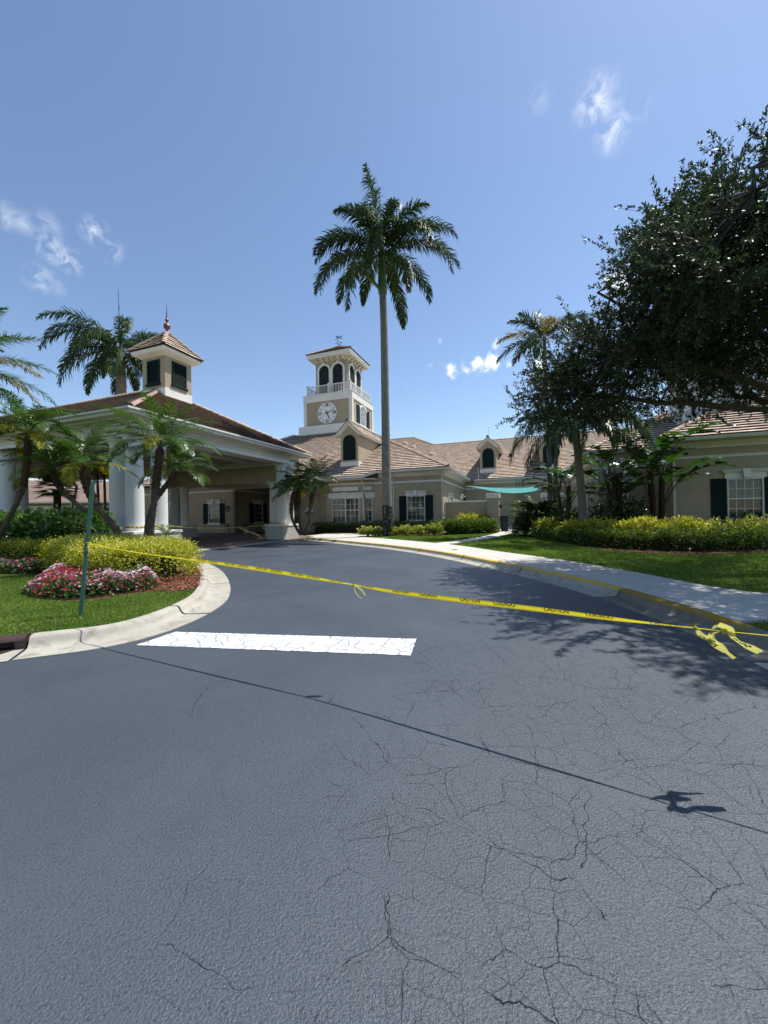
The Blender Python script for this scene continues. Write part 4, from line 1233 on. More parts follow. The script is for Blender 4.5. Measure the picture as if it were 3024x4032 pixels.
# weather vane: running horse over an arrow bar and compass arms
vr = MB().tube([(0, 0, 24.0), (0, 0, 25.28)], .022, 6).build('weather_vane', M_IRON, tw)
hx = [(-.42, .36), (-.36, .44), (-.30, .47), (-.28, .54), (-.24, .47), (-.16, .40), (-.10, .30), (.05, .27), (.20, .30), (.30, .28), (.40, .33), (.62, .38), (.60, .33), (.42, .25), (.36, .18), (.44, .08), (.38, .02), (.34, .0), (.33, .04), (.36, .08), (.27, .14), (.20, .12), (.08, .12), (-.10, .14), (-.20, .10), (-.34, .03), (-.44, .02), (-.42, .06), (-.33, .08), (-.25, .15), (-.26, .22), (-.29, .30), (-.36, .32), (-.40, .31)]
mb = MB(); mb.extrude([(x * .95, -.02, 25.26 + z) for x, z in hx], (0, .04, 0)); mb.build('horse', M_IRON, vr)
mb = MB().tube([(-.5, 0, 25.24), (.5, 0, 25.24)], .014, 5); mb.extrude([(-.62, -.01, 25.24), (-.48, -.01, 25.30), (-.48, -.01, 25.18)], (0, .02, 0)); mb.extrude([(.42, -.01, 25.24), (.56, -.01, 25.30), (.56, -.01, 25.18)], (0, .02, 0)); mb.build('arrow', M_IRON, vr)
mb = MB().tube([(-.38, 0, 24.72), (.38, 0, 24.72)], .014, 5).tube([(0, -.38, 24.72), (0, .38, 24.72)], .014, 5)
for x, y in ((-.4, 0), (.4, 0), (0, -.4), (0, .4)): mb.box(x - .05, x + .05, y - .05, y + .05, 24.66, 24.78)
mb.build('compass_arms', M_IRON, vr)
mb = MB().lathe([(.01, 24.40), (.06, 24.44), (.075, 24.5), (.06, 24.56), (.01, 24.60)], 10); mb.build('ball', M_IRON, vr, smooth=True)

# ------------------------------------------------------------------ porte cochere
pc = empty('porte_cochere', OP, ROT, 'cream porte cochere on white columns with tiled hip roof and green louvred cupola', 'canopy')
A0, A1, B0, B1 = -24.0, 0.0, -10.28, 1.78     # outer faces of the entablature
rect = [(A0, B0), (A1, B0), (A1, B1), (A0, B1)]
MB().sweep(rect, [(-.95, 5.17), (.05, 5.17), (.05, 5.33), (-.95, 5.33)], True).build('architrave', M_WHITE, pc)
MB().sweep(rect, [(-.90, 5.331), (.0, 5.331), (.0, 5.62), (-.90, 5.62)], True).build('frieze', M_STUCCO if False else M_CREAM, pc)
MB().sweep(rect, [(-.3, 5.56), (.06, 5.56), (.06, 5.61), (.10, 5.62), (.17, 5.68), (.17, 5.72), (.36, 5.72), (.36, 5.78), (.44, 5.80), (.52, 5.85), (.60, 5.88), (-.3, 5.88)], True).build('cornice', M_CREAM, pc, smooth='auto')
MB().sweep(rect, [(.60, 5.79), (.635, 5.80), (.665, 5.88), (.70, 5.92), (.76, 5.94), (.76, 6.02), (.60, 6.02)], True).build('gutter', M_GUTTER, pc, smooth='auto')
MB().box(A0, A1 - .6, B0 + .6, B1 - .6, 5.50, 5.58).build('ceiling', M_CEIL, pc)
cf = MB()
for a in (-3.2, -6.1, -9.0): cf.box(a - .16, a + .16, B0 + .9, B1 - 1.0, 5.34, 5.498)
cf.box(A0 + 1, A1 - .9, -4.36, -4.04, 5.342, 5.497)
cf.build('ceiling_beam', M_CREAM, pc)
MB().sweep([(A1 - .95, B0 + .95), (A0 + 1, B0 + .95), (A0 + 1, B1 - .95), (A1 - .95, B1 - .95)], [(.0, 5.36), (.06, 5.36), (.16, 5.497), (.0, 5.497)], True).build('crown_moulding', M_CREAM, pc)
# lower beam wall and link ceiling towards the entrance
MB().box(-11.6, -1.35, .95, 1.35, 4.02, 5.47).build('link_beam', M_STUCCO, pc)
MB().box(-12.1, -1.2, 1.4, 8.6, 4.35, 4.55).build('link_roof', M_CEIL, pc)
mb = MB()
for b in (3.2, 5.2, 7.2): mb.box(-11.9, -1.3, b - .12, b + .12, 4.18, 4.348)
mb.build('link_ceiling_beam', M_CREAM, pc)

def column(root, a, b, z0, z1, rad):
    h = z1 - z0
    prof = [(rad * 1.0, z0), (rad * 1.0, z0 + h * .25), (rad * .985, z0 + h * .5), (rad * .94, z0 + h * .7), (rad * .885, z0 + h - .52)]
    c = MB().lathe(prof, 28, (a, b)).build('column', M_COLUMN, root, smooth='auto')
    rt_ = rad * .885
    MB().lathe([(rt_ - .01, z1 - .54), (rt_ + .045, z1 - .53), (rt_ + .06, z1 - .50), (rt_ + .045, z1 - .47), (rt_ + .01, z1 - .46), (rt_ + .01, z1 - .34), (rt_ + .035, z1 - .33), (rt_ + .035, z1 - .29), (rt_ + .07, z1 - .24), (rt_ + .125, z1 - .15), (rt_ + .13, z1 - .09)], 28, (a, b)).build('capital', M_COLUMN, c, smooth='auto')
    w = rt_ + .16
    MB().box(a - w, a + w, b - w, b + w, z1 - .09, z1 - .004).build('abacus', M_COLUMN, c, bevel=.008)
    return c
def pedestal(polys, name='pedestal'):
    for pts in polys:
        MB().prism(pts, 0, .90).build(name, M_STUCCO if False else M_PED, pc)
        c = np.mean(pts, axis=0)
        MB().prism([tuple(np.array(p) + np.sign(np.array(p) - c) * .045) for p in pts], .902, 1.02).build('pedestal_cap', M_WHITE, pc, bevel=.012)
M_PED = std('pedestal_stucco', (.44, .43, .38), .9, .06, 1.5, 90, .2, .01, .2, dirt=(.34, .32, .27), dscale=.7)
rc = .355
# far right, near right, near left and far left corner groups
pedestal([[(-1.26, 0.0), (0, 0.0), (0, 1.95), (-1.26, 1.95)], [(-2.15, .86), (-1.31, .86), (-1.31, 1.95), (-2.15, 1.95)]])
for a, b, z1 in ((-.50, .52, 5.17), (-.50, 1.42, 5.17)): column(pc, a, b, 1.02, z1, rc)
column(pc, -1.62, 1.25, 1.02, 4.02, .32)
pedestal([[(-1.30, -10.35), (.05, -10.35), (.05, -8.05), (-1.30, -8.05)], [(-2.3, -10.35), (-1.35, -10.35), (-1.35, -9.1), (-2.3, -9.1)]])
for a, b in ((-.62, -9.80), (-.52, -8.72), (-1.75, -9.72)): column(pc, a, b, 1.02, 5.17, rc)
pedestal([[(-12.0, -10.35), (-10.65, -10.35), (-10.65, -8.05), (-12.0, -8.05)], [(-10.6, -10.35), (-9.6, -10.35), (-9.6, -9.1), (-10.6, -9.1)]])
for a, b in ((-11.3, -9.80), (-11.2, -8.72), (-10.15, -9.75)): column(pc, a, b, 1.02, 5.17, rc)
pedestal([[(-12.0, -.2), (-10.75, -.2), (-10.75, 1.95), (-12.0, 1.95)], [(-10.7, .6), (-9.6, .6), (-9.6, 1.95), (-10.7, 1.95)]])
for a, b, z1 in ((-11.35, .35, 5.17), (-11.35, 1.40, 5.17)): column(pc, a, b, 1.02, z1, rc)
column(pc, -10.15, 1.22, 1.02, 4.02, .32)
# roof: ridge runs left, hipped on the right
E0, E1, EA = -10.95, 2.55, .67
zE, kk = 6.0, 6.75
roof = MB().box(A0, A1 + .3, B0 - .3, B1 + .3, 5.90, 5.96).build('roof', M_TILEB, pc)
T = Tiles(OP)
apex = (EA - kk, E0 + kk, zE + TP * kk)
roofplane(roof, [(EA, E0, zE), (EA, E1, zE), apex], T, org=(EA, E0, zE), exp=.30, wid=.33, butt=.095)
roofplane(roof, [(A0 - .7, E0, zE), (EA, E0, zE), apex, (A0 - .7, E0 + kk, apex[2])], T, org=(EA, E0, zE), exp=.30, wid=.33, butt=.095)
MB().add([(EA, E1, zE), (A0 - .7, E1, zE), (A0 - .7, E0 + kk, apex[2]), apex], [(0, 1, 2, 3)]).build('rear_slope', M_TILE, roof)
T.cap((EA - .04, E0 + .04, zE + .03), (apex[0], apex[1], apex[2] + .03), step=.36)
T.cap((EA - .04, E1 - .04, zE + .03), (apex[0], apex[1], apex[2] + .03), step=.36)
T.cap((A0, apex[1], apex[2] + .03), (apex[0], apex[1], apex[2] + .03), step=.36)
T.build(roof)
# cupola
CA, CB, cw = -5.30, -4.22, .93
cu = MB().box(CA - cw, CA + cw, CB - cw, CB + cw, 8.0, 11.14).build('cupola', M_STUCCO, pc)
MB().box(CA - cw - .025, CA + cw + .025, CB - cw - .025, CB + cw + .025, 7.9, 9.26).build('cupola_base', M_WHITE, cu, bevel=.01)
for face, base, c, mat in (('front', CB - cw, CA, M_GREEN), ('right', CA + cw, CB, M_GREEN)):
    W = Wall(face, base); c = c + .02
    mb = MB()
    for x0, x1, q0, q1 in ((-.50, -.41, 9.55, 10.95), (.41, .50, 9.55, 10.95), (-.41, .41, 10.86, 10.95), (-.41, .41, 9.55, 9.63)): W.box(mb, c + x0, c + x1, .002, .07, q0, q1)
    W.box(mb, c - .57, c + .57, .002, .12, 9.44, 9.548)
    mb.build('louvre_frame', mat, cu)
    mb = MB(); W.box(mb, c - .41, c + .41, .002, .012, 9.63, 10.86); mb.build('louvre_back', mat, cu)
    for i in range(15):
        zz = 9.64 + i * .081
        mb = MB(); mb.add([W.p(c - .408, .015, zz + .075), W.p(c + .408, .015, zz + .075), W.p(c + .408, .055, zz), W.p(c - .408, .055, zz)], [(0, 1, 2, 3)]); mb.build('louvre_slat', mat, cu)
q = [(CA - cw, CB - cw), (CA + cw, CB - cw), (CA + cw, CB + cw), (CA - cw, CB + cw)]
MB().sweep(q, [(-.1, 11.14), (.02, 11.14), (.34, 11.28), (.36, 11.30), (-.1, 11.31)], True).build('cupola_cornice', M_CREAM, cu)
MB().sweep(q, [(.30, 11.30), (.385, 11.30), (.385, 11.40), (.43, 11.43), (.43, 11.53), (.30, 11.53)], True).build('cupola_fascia', M_WHITE, cu)
er = cw + .47
cr_ = MB().add([(CA - er, CB - er, 11.50), (CA + er, CB - er, 11.50), (CA + er, CB + er, 11.50), (CA - er, CB + er, 11.50), (CA, CB, 12.95)], [(3, 2, 1, 0), (0, 1, 4), (1, 2, 4), (2, 3, 4), (3, 0, 4)]).build('cupola_roof', M_TILEB, cu)
T = Tiles(OP)
cq = [(CA - er, CB - er, 11.54), (CA + er, CB - er, 11.54), (CA + er, CB + er, 11.54), (CA - er, CB + er, 11.54)]
for i in range(4): T.plane([cq[i], cq[(i + 1) % 4], (CA, CB, 13.0)], exp=.33, wid=.36, butt=.07)
for c_ in cq: T.cap((c_[0], c_[1], c_[2] + .03), (CA, CB, 13.05), step=.36, w=.11, h=.07)
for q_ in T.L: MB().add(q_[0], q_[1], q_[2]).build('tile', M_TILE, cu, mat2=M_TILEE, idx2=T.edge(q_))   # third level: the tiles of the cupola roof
MB().lathe([(.10, 12.9), (.07, 13.1), (.055, 13.2), (.06, 13.24), (.14, 13.27), (.19, 13.36), (.20, 13.44), (.17, 13.53), (.09, 13.60), (.05, 13.64), (.05, 13.74), (.09, 13.76), (.105, 13.82), (.09, 13.89), (.045, 13.93), (.045, 13.97), (.035, 14.1), (.012, 14.7), (.004, 14.95)], 16, (CA, CB)).build('finial', M_COPPER, cu, smooth=True)

# ------------------------------------------------------------------ wall, sign, sail and other small things of the place
gw = empty('garden_wall', loc(OW, 0, 1.0), ROT, 'low tan courtyard wall with pale coping ending in a capped pier', 'wall')
MB().box(.06, 3.38, 0, .25, .05, 2.44).build('wall', M_STUCCO, gw)
MB().box(.05, 3.37, -.05, .30, 2.442, 2.57).build('coping', M_WHITE, gw, bevel=.01)
MB().box(3.38, 4.25, -.30, .55, .05, 2.70).build('pier', M_STUCCO, gw)
MB().box(3.31, 4.32, -.37, .62, 2.702, 3.08).build('pier_cap', M_WHITE, gw, bevel=.02)
lt = empty('wall_light', loc(OW, 4.26, 1.1, 2.05), ROT, 'small dark wall light on the side of the courtyard pier', 'lamp')
MB().lathe([(.05, -.12), (.09, -.08), (.11, .12), (.06, .2)], 10, (.12, 0)).build('lamp_shade', M_BRONZE, lt)
MB().box(0, .05, -.05, .05, -.1, .15).build('bracket', M_BRONZE, lt)

# second pier across the gap, half hidden by the ferns
gw2 = empty('garden_pier', loc(OW, 8.2, 3.4), ROT, 'pale capped pier behind the fern bush beneath the turquoise sail', 'pier')
MB().box(-.75, .75, -.4, .4, .05, 2.75).build('pier', M_STUCCO, gw2)
MB().box(-.84, .84, -.49, .49, 2.752, 3.05).build('pier_cap', M_WHITE, gw2, bevel=.02)

# shade sail
n_u, n_v = 22, 8
c0, c1, c2 = loc(OW, .25, 8.6, 4.35), loc(OW, 7.6, 5.2, 3.75), loc(OW, 6.6, 11.9, 4.3)
Vs = []; Qs = []
for i in range(n_u + 1):
    for j in range(n_v + 1):
        u_, v_ = i / n_u, j / n_v
        e1 = c0.lerp(c1, u_); e2 = c0.lerp(c2, u_)
        p = e1.lerp(e2, v_)
        p.z -= .85 * math.sin(math.pi * u_ * .92) * (1 - .6 * v_) * (u_ ** .6)
        Vs.append(p[:])
for i in range(n_u):
    for j in range(n_v):
        a = i * (n_v + 1) + j
        Qs.append((a, a + n_v + 1, a + n_v + 2, a + 1))
sail = np_mesh('shade_sail', np.array(Vs), np.array(Qs), rng.random(len(Qs)), M_TURQ, smooth=True)
tag(sail, 'turquoise fabric shade sail stretched over the courtyard', 'shade sail')

# oval plaque: white field, dark rim, two running figures' marks over a blue wave
pq = empty('oval_sign', loc(OW, -12.15, -.035, 2.04), ROT, 'oval white sign with dark rim and blue wave on the tan wall', 'sign')
M_BLUE = std('sign_blue', (.02, .12, .22), .4, .05, 3, 20, 0)
M_SIGNW = std('sign_white', (.66, .67, .66), .4, .02, 3, 20, 0)
ell = lambda a, b, n=40, s=0, e=2 * math.pi: [(a * math.cos(s + (e - s) * i / n), b * math.sin(s + (e - s) * i / n)) for i in range(n + (0 if e - s > 6.2 else 1))]
Ws = Wall('front', 0)
mb = MB(); Ws.ext(mb, ell(.50, .36), -.03, .02); mb.build('rim', M_BLACK, pq)
mb = MB(); Ws.ext(mb, ell(.455, .318), .021, .03); mb.build('field', M_SIGNW, pq)
mb = MB(); Ws.ext(mb, [(-.40, -.15), (-.2, -.08), (0, -.13), (.2, -.10), (.40, -.15)] + ell(.45, .312, 20, -.5, -math.pi + .5), .031, .037); mb.build('wave', M_BLUE, pq)
mb = MB()
for pts in ([(-.26, -.02), (-.18, .05), (-.10, .03), (-.02, .12), (-.06, .02), (-.12, -.04)], [(-.20, .06), (-.14, .12), (-.10, .09), (-.15, .05)], [(.05, .0), (.11, .04), (.20, .02), (.28, .06), (.2, -.01), (.1, -.03)], [(-.3, -.06), (-.1, -.05), (.1, -.06), (.1, -.075), (-.3, -.075)]):
    Ws.ext(mb, pts, .031, .036)
mb.build('emblem', M_IRON, pq)

# small ring mark on the wall beside the entrance
rg = empty('wall_ring', loc(OW, -13.6, -.03, 1.80), ROT, 'small pale ring hanging on the dark wall by the entrance', 'ring')
mb = MB(); arch = [(.16 * math.cos(2 * math.pi * i / 20), -.03, .16 * math.sin(2 * math.pi * i / 20)) for i in range(21)]
mb.tube(arch, .035, 6); mb.build('ring', M_CREAM, rg, smooth=True)

def lantern(o, face_dir, label):
    r_ = empty('lantern', o, ROT if face_dir == 'front' else ROT + math.pi / 2, label, 'lantern', 'wall lanterns')
    MB().box(-.06, .06, -.04, 0, -.05, .35).build('backplate', M_BLACK, r_)
    MB().tube([(0, -.02, .28), (0, -.14, .36), (0, -.2, .30)], .015, 6).build('arm', M_BLACK, r_)
    MB().lathe([(.02, .30), (.13, .18), (.14, .16)][::-1], 6, (0, -.2)).build('cap', M_BLACK, r_)
    b = MB()
    for i in range(6):
        a = math.pi / 3 * i; x, y = .12 * math.cos(a), .12 * math.sin(a); x2, y2 = .085 * math.cos(a), .085 * math.sin(a)
        b.tube([(x, y - .2, .16), (x2, y2 - .2, -.20)], .011, 4)
    b.lathe([(.09, -.24), (.09, -.2)], 6, (0, -.2)); b.build('cage', M_BLACK, r_)
    MB().lathe([(.078, -.198), (.112, .158)], 6, (0, -.2)).build('glass', M_GLASS, r_)
lantern(loc(OW, -21.85, .47, 2.35), 'front', 'black lantern on the wall beside the shuttered entrance window')
lantern(loc(OW, .03, 10.3, 3.1), 'right', 'black lantern on the sunlit courtyard side wall')

# litter bin by the pier
bn = empty('litter_bin', loc(OW, 4.62, 1.2, .132), ROT, 'tall dark navy bin standing beside the courtyard pier', 'bin')
M_NAVY = std('navy_plastic', (.010, .014, .022), .5, .1, 3, 20, 0)
MB().add([(-.26, -.26, 0), (.26, -.26, 0), (.26, .26, 0), (-.26, .26, 0), (-.31, -.31, 1.15), (.31, -.31, 1.15), (.31, .31, 1.15), (-.31, .31, 1.15)], [(3, 2, 1, 0), (4, 5, 6, 7), (0, 1, 5, 4), (1, 2, 6, 5), (2, 3, 7, 6), (3, 0, 4, 7)]).build('body', M_NAVY, bn, bevel=.03)
MB().box(-.34, .34, -.34, .34, 1.152, 1.22).build('rim', M_NAVY, bn, bevel=.02)
ch = empty('courtyard_chair', loc(OW, 6.0, 3.6, .132), ROT + .4, 'turquoise seated chair standing in the shaded courtyard', 'chair')
MB().box(-.24, .24, -.24, .24, .43, .47).build('seat', M_TURQ, ch, bevel=.015)
MB().box(-.24, .24, .20, .24, .50, .88).build('backrest', M_TURQ, ch, bevel=.01)
for sx in (-1, 1):
    for sy in (-1, 1): MB().tube([(sx * .22, sy * .22, 0), (sx * .2, sy * .2, .44)], .014, 6).build('leg', M_WHITE, ch)

# kerb drain: brown iron hood with a dark mouth and a grate in the gutter
M_RUST = std('brown_iron', (.055, .028, .024), .55, .3, 12, 50, .3, .01, .5)
pin = LP[int(np.argmin(dl))]; tdir = LP[int(np.argmin(dl))] - LP[int(np.argmin(dl)) - 8]; tdir /= np.linalg.norm(tdir)
ang = math.atan2(tdir[1], tdir[0])
dn = empty('storm_drain', (pin[0], pin[1], 0), ang, 'brown iron kerb inlet with dark mouth and slotted grate in the gutter', 'drain')
Lg = 1.44
mb = MB(); prof = [(.44, .105), (.45, .135), (.48, .155), (.54, .165), (.60, .155), (.63, .13), (.63, .105)]
mb.sweep([(-Lg, 0), (-.005, 0)], [(-a, z) for a, z in prof][::-1]); mb.build('hood', M_RUST, dn, smooth='auto')
MB().box(-.10, -.004, .44, .62, -.06, .104).build('cheek', M_RUST, dn); MB().box(-Lg, -Lg + .1, .44, .62, -.06, .104).build('cheek', M_RUST, dn)
MB().box(-Lg + .1, -.1, .60, .63, -.06, .104).build('throat', M_BLACK, dn)
MB().box(-Lg, -.42, -.02, .01, -.05, .012).build('grate_frame', M_RUST, dn); MB().box(-Lg, -.10, .40, .44, -.05, .014).build('grate_frame', M_RUST, dn)
MB().box(-Lg, -.0, .01, .6, -.08, .0018).build('pit', M_BLACK, dn)
for i in range(9):
    y = .035 + i * .042
    MB().box(-Lg, -.44 + y * .85, y, y + .02, .002, .013).build('grate_bar', M_RUST, dn)
for i in range(4):
    x = -Lg + .15 + i * .3
    MB().box(x, x + .025, .012, .398, .001, .0105).build('grate_rib', M_RUST, dn)
MB().add([(-.42, -.005, .008), (-.005, -.005, .009), (-.005, .42, .009), (-.10, .41, .010)], [(0, 1, 2, 3)]).build('gutter_wedge', M_CONC, dn)

# manhole lid on the pavement, a few leaves and scraps on the road
mh = tag(MB().lathe([(.14, .139), (.14, .1425), (.12, .144)], 20, (2.75, 14.85)).build('access_lid', M_RUST), 'small round dark lid set in the pavement', 'lid')

# ------------------------------------------------------------------ post and caution tape
M_POST = std('green_post_paint', (.022, .085, .062), .45, .15, 8, 60, .1, .01, .5, dirt=(.014, .05, .038), dscale=6)
base = gp(318, 2428, .118); topp = at(366, 1896, base.y + .06)
po = empty('sign_post', base, 0, 'leaning green metal channel post with yellow tape tied round it', 'post')
ax = (topp - base); Lp = ax.length
q = ax.to_track_quat('Z', 'Y').to_euler()
mb = MB()
prof = [(-.046, .018), (-.034, .018), (-.020, -.014), (.020, -.014), (.034, .018), (.046, .018), (.046, .014), (.037, .012), (.024, -.020), (-.024, -.020), (-.037, .012), (-.046, .014)]
mb.extrude([(x, y, -.25) for x, y in prof], (0, 0, Lp + .25))
c = mb.build('channel', M_POST, po); c.rotation_euler = q
mb = MB()
for i in range(22): mb.lathe([(.006, 0), (.006, .001)], 8)
hl = MB()
for i in range(24):
    z = .25 + i * .07
    if z < Lp - .02: hl.tube([(0, -.0225, z), (0, -.0205, z)], .005, 6)
h = hl.build('bolt_hole', M_BLACK, po); h.rotation_euler = q

def tape_mat(name, col, trans):
    m, nt, p = base_mat(name)
    n = noise(nt, 9, 4)
    nt.links.new(mixc(nt, n.outputs[0], [x * .88 for x in col], col), p.inputs['Base Color'])
    p.inputs['Roughness'].default_value = .32; p.inputs['Specular IOR Level'].default_value = .5
    tr = nd(nt, 'ShaderNodeBsdfTranslucent'); tr.inputs[0].default_value = (*[min(1, x * 1.1) for x in col], 1)
    mx = nd(nt, 'ShaderNodeMixShader'); mx.inputs[0].default_value = trans
    nt.links.new(p.outputs[0], mx.inputs[1]); nt.links.new(tr.outputs[0], mx.inputs[2]); nt.links.new(mx.outputs[0], nt.nodes['Material Output'].inputs['Surface'])
    bump(nt, p, noise(nt, 40, 4).outputs[0], .35, .004)
    return m
M_TAPE = tape_mat('yellow_tape', (.74, .62, .03), .45)
M_TAPE2 = tape_mat('pale_yellow_tape', (.62, .60, .16), .45)
M_INK = std('tape_ink', (.015, .014, .012), .5, .1, 5, 20, 0)

_font_cache = {}
def text_mesh(body, cut=1.01):
    key = (body, cut)
    if key not in _font_cache:
        cu_ = bpy.data.curves.new('lettering', 'FONT'); cu_.body = body; cu_.size = 1.0; cu_.offset = .03
        o = bpy.data.objects.new('lettering', cu_); COL.objects.link(o)
        dg = bpy.context.evaluated_depsgraph_get()
        me = bpy.data.meshes.new_from_object(o.evaluated_get(dg))
        import bmesh
        bm = bmesh.new(); bm.from_mesh(me)
        hi = max(v.co.y for v in bm.verts)
        bmesh.ops.bisect_plane(bm, geom=bm.verts[:] + bm.edges[:] + bm.faces[:], plane_co=(0, hi * cut, 0), plane_no=(0, 1, 0), clear_outer=True)
        bm.to_mesh(me); bm.free()
        V = np.array([v.co[:] for v in me.vertices]); F = [tuple(p.vertices) for p in me.polygons]
        bpy.data.objects.remove(o); bpy.data.curves.remove(cu_); bpy.data.meshes.remove(me)
        V[:, 0] -= V[:, 0].min(); V[:, 1] -= V[:, 1].min(); V[:, 1] /= V[:, 1].max()
        _font_cache[key] = (V, F)
    return _font_cache[key]

class Ribbon:
    def __init__(s, pts, widths, tilt, n=120, crumple=0.0, toward=(0, -1, 0)):
        pts = np.array([list(p) for p in pts], float)
        cp = catmull(pts, 10); s.C = resample(cp, n=n)
        s.S = np.r_[0, np.cumsum(np.linalg.norm(np.diff(s.C, axis=0), axis=1))]
        k = np.linspace(0, 1, n)
        s.w = np.interp(k, np.linspace(0, 1, len(widths)), widths)
        ti = np.interp(k, np.linspace(0, 1, len(tilt)), tilt) + crumple * np.cumsum(rng.normal(0, .12, n)) * .3
        t = np.gradient(s.C, axis=0); t /= np.linalg.norm(t, axis=1)[:, None]
        upv = np.array([0, 0, 1.0]) - t * t[:, 2:3]; ln = np.linalg.norm(upv, axis=1)[:, None]
        upv = np.where(ln < .15, np.cross(t, np.array([1., 0, 0])), upv); upv /= np.linalg.norm(upv, axis=1)[:, None]
        sd = np.cross(t, upv)
        s.W = upv * np.cos(ti)[:, None] + sd * np.sin(ti)[:, None]
        s.N = np.cross(s.W, t)
        if (s.N @ np.array(toward)).mean() < 0: s.N = -s.N
        s.t = t
    def at(s, a, v):
        """a: distance along, v: -0.5..0.5 across"""
        f = lambda A: np.stack([np.interp(a, s.S, A[:, i]) for i in range(3)], -1)
        w = np.interp(a, s.S, s.w)
        fold = .10 * np.sin(v * 6.0)[..., None] * w[..., None]
        return f(s.C) + f(s.W) * (v * w)[..., None] + f(s.N) * fold
    def mesh(s, name, parent, mat, nv=5):
        n = len(s.S)
        vv = np.linspace(-.5, .5, nv)
        A, Vv = np.meshgrid(s.S, vv, indexing='ij')
        P = s.at(A.ravel(), Vv.ravel())
        idx = np.arange(n * nv).reshape(n, nv)
        Q = np.stack([idx[:-1, :-1], idx[1:, :-1], idx[1:, 1:], idx[:-1, 1:]], -1).reshape(-1, 4)
        return np_mesh(name, P, Q, np.full(len(Q), .5), mat, parent, smooth=True)
    def text(s, body, a0, length, v0, v1, parent, name='lettering', both=False, cut=1.01):
        V, F = text_mesh(body, cut)
        x = a0 + V[:, 0] / V[:, 0].max() * length; v = v0 + (v1 - v0) * V[:, 1]
        P = s.at(x, v)
        Nn = np.stack([np.interp(x, s.S, s.N[:, i]) for i in range(3)], -1)
        me = MB(); me.add([tuple(p) for p in P + Nn * .0016], F)
        if both: me.add([tuple(p) for p in P - Nn * .0016], F)
        return me.build(name, M_INK, parent)

# main tape: sampled on the vertical plane through its two knots
def on_line(px, py):
    for (a, b) in (((-4.49, 5.55), (-.27, 3.41)), ((-.27, 3.41), (1.80, 2.20)), ((1.80, 2.20), (4.9, .42))):
        d = cray(px, py)
        ex, ey = b[0] - a[0], b[1] - a[1]
        nx, ny = -ey, ex
        t = (a[0] * nx + a[1] * ny) / (d.x * nx + d.y * ny)
        p = Vector((0, 0, EYE)) + d * t
        if a[0] - .03 <= p.x <= b[0] + .03: return p
    return p
tp_pts = [on_line(*p) for p in ((352, 2140), (470, 2164), (620, 2187), (760, 2204), (1000, 2238), (1200, 2270), (1390, 2302), (1550, 2330), (1800, 2362), (2100, 2397), (2400, 2435), (2600, 2458), (2740, 2473), (2880, 2488))]
tape = empty('caution_tape', (0, 0, 0), 0, 'yellow caution tape with black lettering stretched across the road from the green post', 'tape')
rb = Ribbon(tp_pts[:7], [.010, .014, .018, .030, .040, .044, .042, .014], [.3, .5, .7, .4, .25, .2, .2, .5], 130, .2)
rb.mesh('band', tape, M_TAPE)
rb2 = Ribbon(tp_pts[6:], [.014, .030, .036, .040, .040, .038, .036, .030, .012, .009], [.5, .15, .1, .05, .1, .1, .15, .3, .6, 1.0], 130, .15)
rb2.mesh('band', tape, M_TAPE)
# the band is folded over its upper edge, so only the lower part of the letters shows on this side
s1 = rb.S[-1]
k = s1 - .10
seq = 0
while k > 1.5:
    w = ('CAUTION', 'CUIDADO')[seq % 2]
    rb.text(w, k - .165, .16, -.14, .497, tape, cut=.62)
    k -= .165 + (.035 if seq % 2 else .10); seq += 1
k = .06; seq = 0
while k + .2 < rb2.S[-1] - .16:
    rb2.text(('CUIDADO', 'CAUTION')[seq % 2], k, .155, -.12, .497, tape, cut=.62)
    k += .155 + (.19 if seq % 2 == 0 else .10); seq += 1
# torn ends hanging at the knots
k1 = tp_pts[6]; k2 = tp_pts[12]
def knot(p, r_):
    mb = MB()
    for i in range(7):
        a = random.random() * 6.28; d = Vector((math.cos(a), random.uniform(-.4, .4), math.sin(a))) * r_ * .5
        mb.lathe([(.003, -r_ * .5), (r_ * .55, -r_ * .25), (r_ * .6, r_ * .2), (.003, r_ * .5)], 7, (0, 0))
        for v in range(len(mb.V) - 28, len(mb.V)):
            x = Vector(mb.V[v]); x.rotate(Matrix.Rotation(a, 3, 'Y')); mb.V[v] = tuple(Vector(p) + d + x)
    mb.build('knot', M_TAPE, tape, smooth=True)
knot(k1, .012); knot(k2, .013); knot(tp_pts[13] + Vector((-.03, .01, .0)), .016)
def flap(pts, w, tilt, lab=True):
    r_ = Ribbon(pts, w, tilt, 26, .4)
    r_.mesh('torn_end', tape, M_TAPE2, 4)
    return r_
flap([k1, k1 + Vector((.015, -.01, -.05)), k1 + Vector((.04, -.02, -.095)), k1 + Vector((.08, -.03, -.12))], [.012, .022, .028, .02], [.2, .5, .9, 1.2])
flap([k1, k1 + Vector((.04, .01, -.025)), k1 + Vector((.08, .0, -.055)), k1 + Vector((.11, -.01, -.10))], [.012, .022, .03, .02], [.8, .6, .5, .3]).text('UTION', .04, .11, -.3, .3, tape)
f1 = flap([k2, k2 + Vector((.03, -.0, -.04)), k2 + Vector((.075, -.01, -.07)), k2 + Vector((.12, -.02, -.105)), k2 + Vector((.145, -.03, -.13))], [.015, .035, .05, .055, .03], [.4, .7, 1.2, .6, .3]); f1.text('CAUTION', .05, .10, -.45, .1, tape, both=True)
f2 = flap([tp_pts[13] + Vector((-.06, 0, .01)), k2 + Vector((.10, .02, -.05)), k2 + Vector((.125, .02, -.09)), k2 + Vector((.165, .01, -.13)), k2 + Vector((.22, .0, -.18))], [.02, .04, .04, .02, .02], [1.2, 1.5, .8, .6, .4]); f2.text('CUI', .04, .06, -.3, .35, tape, both=True)
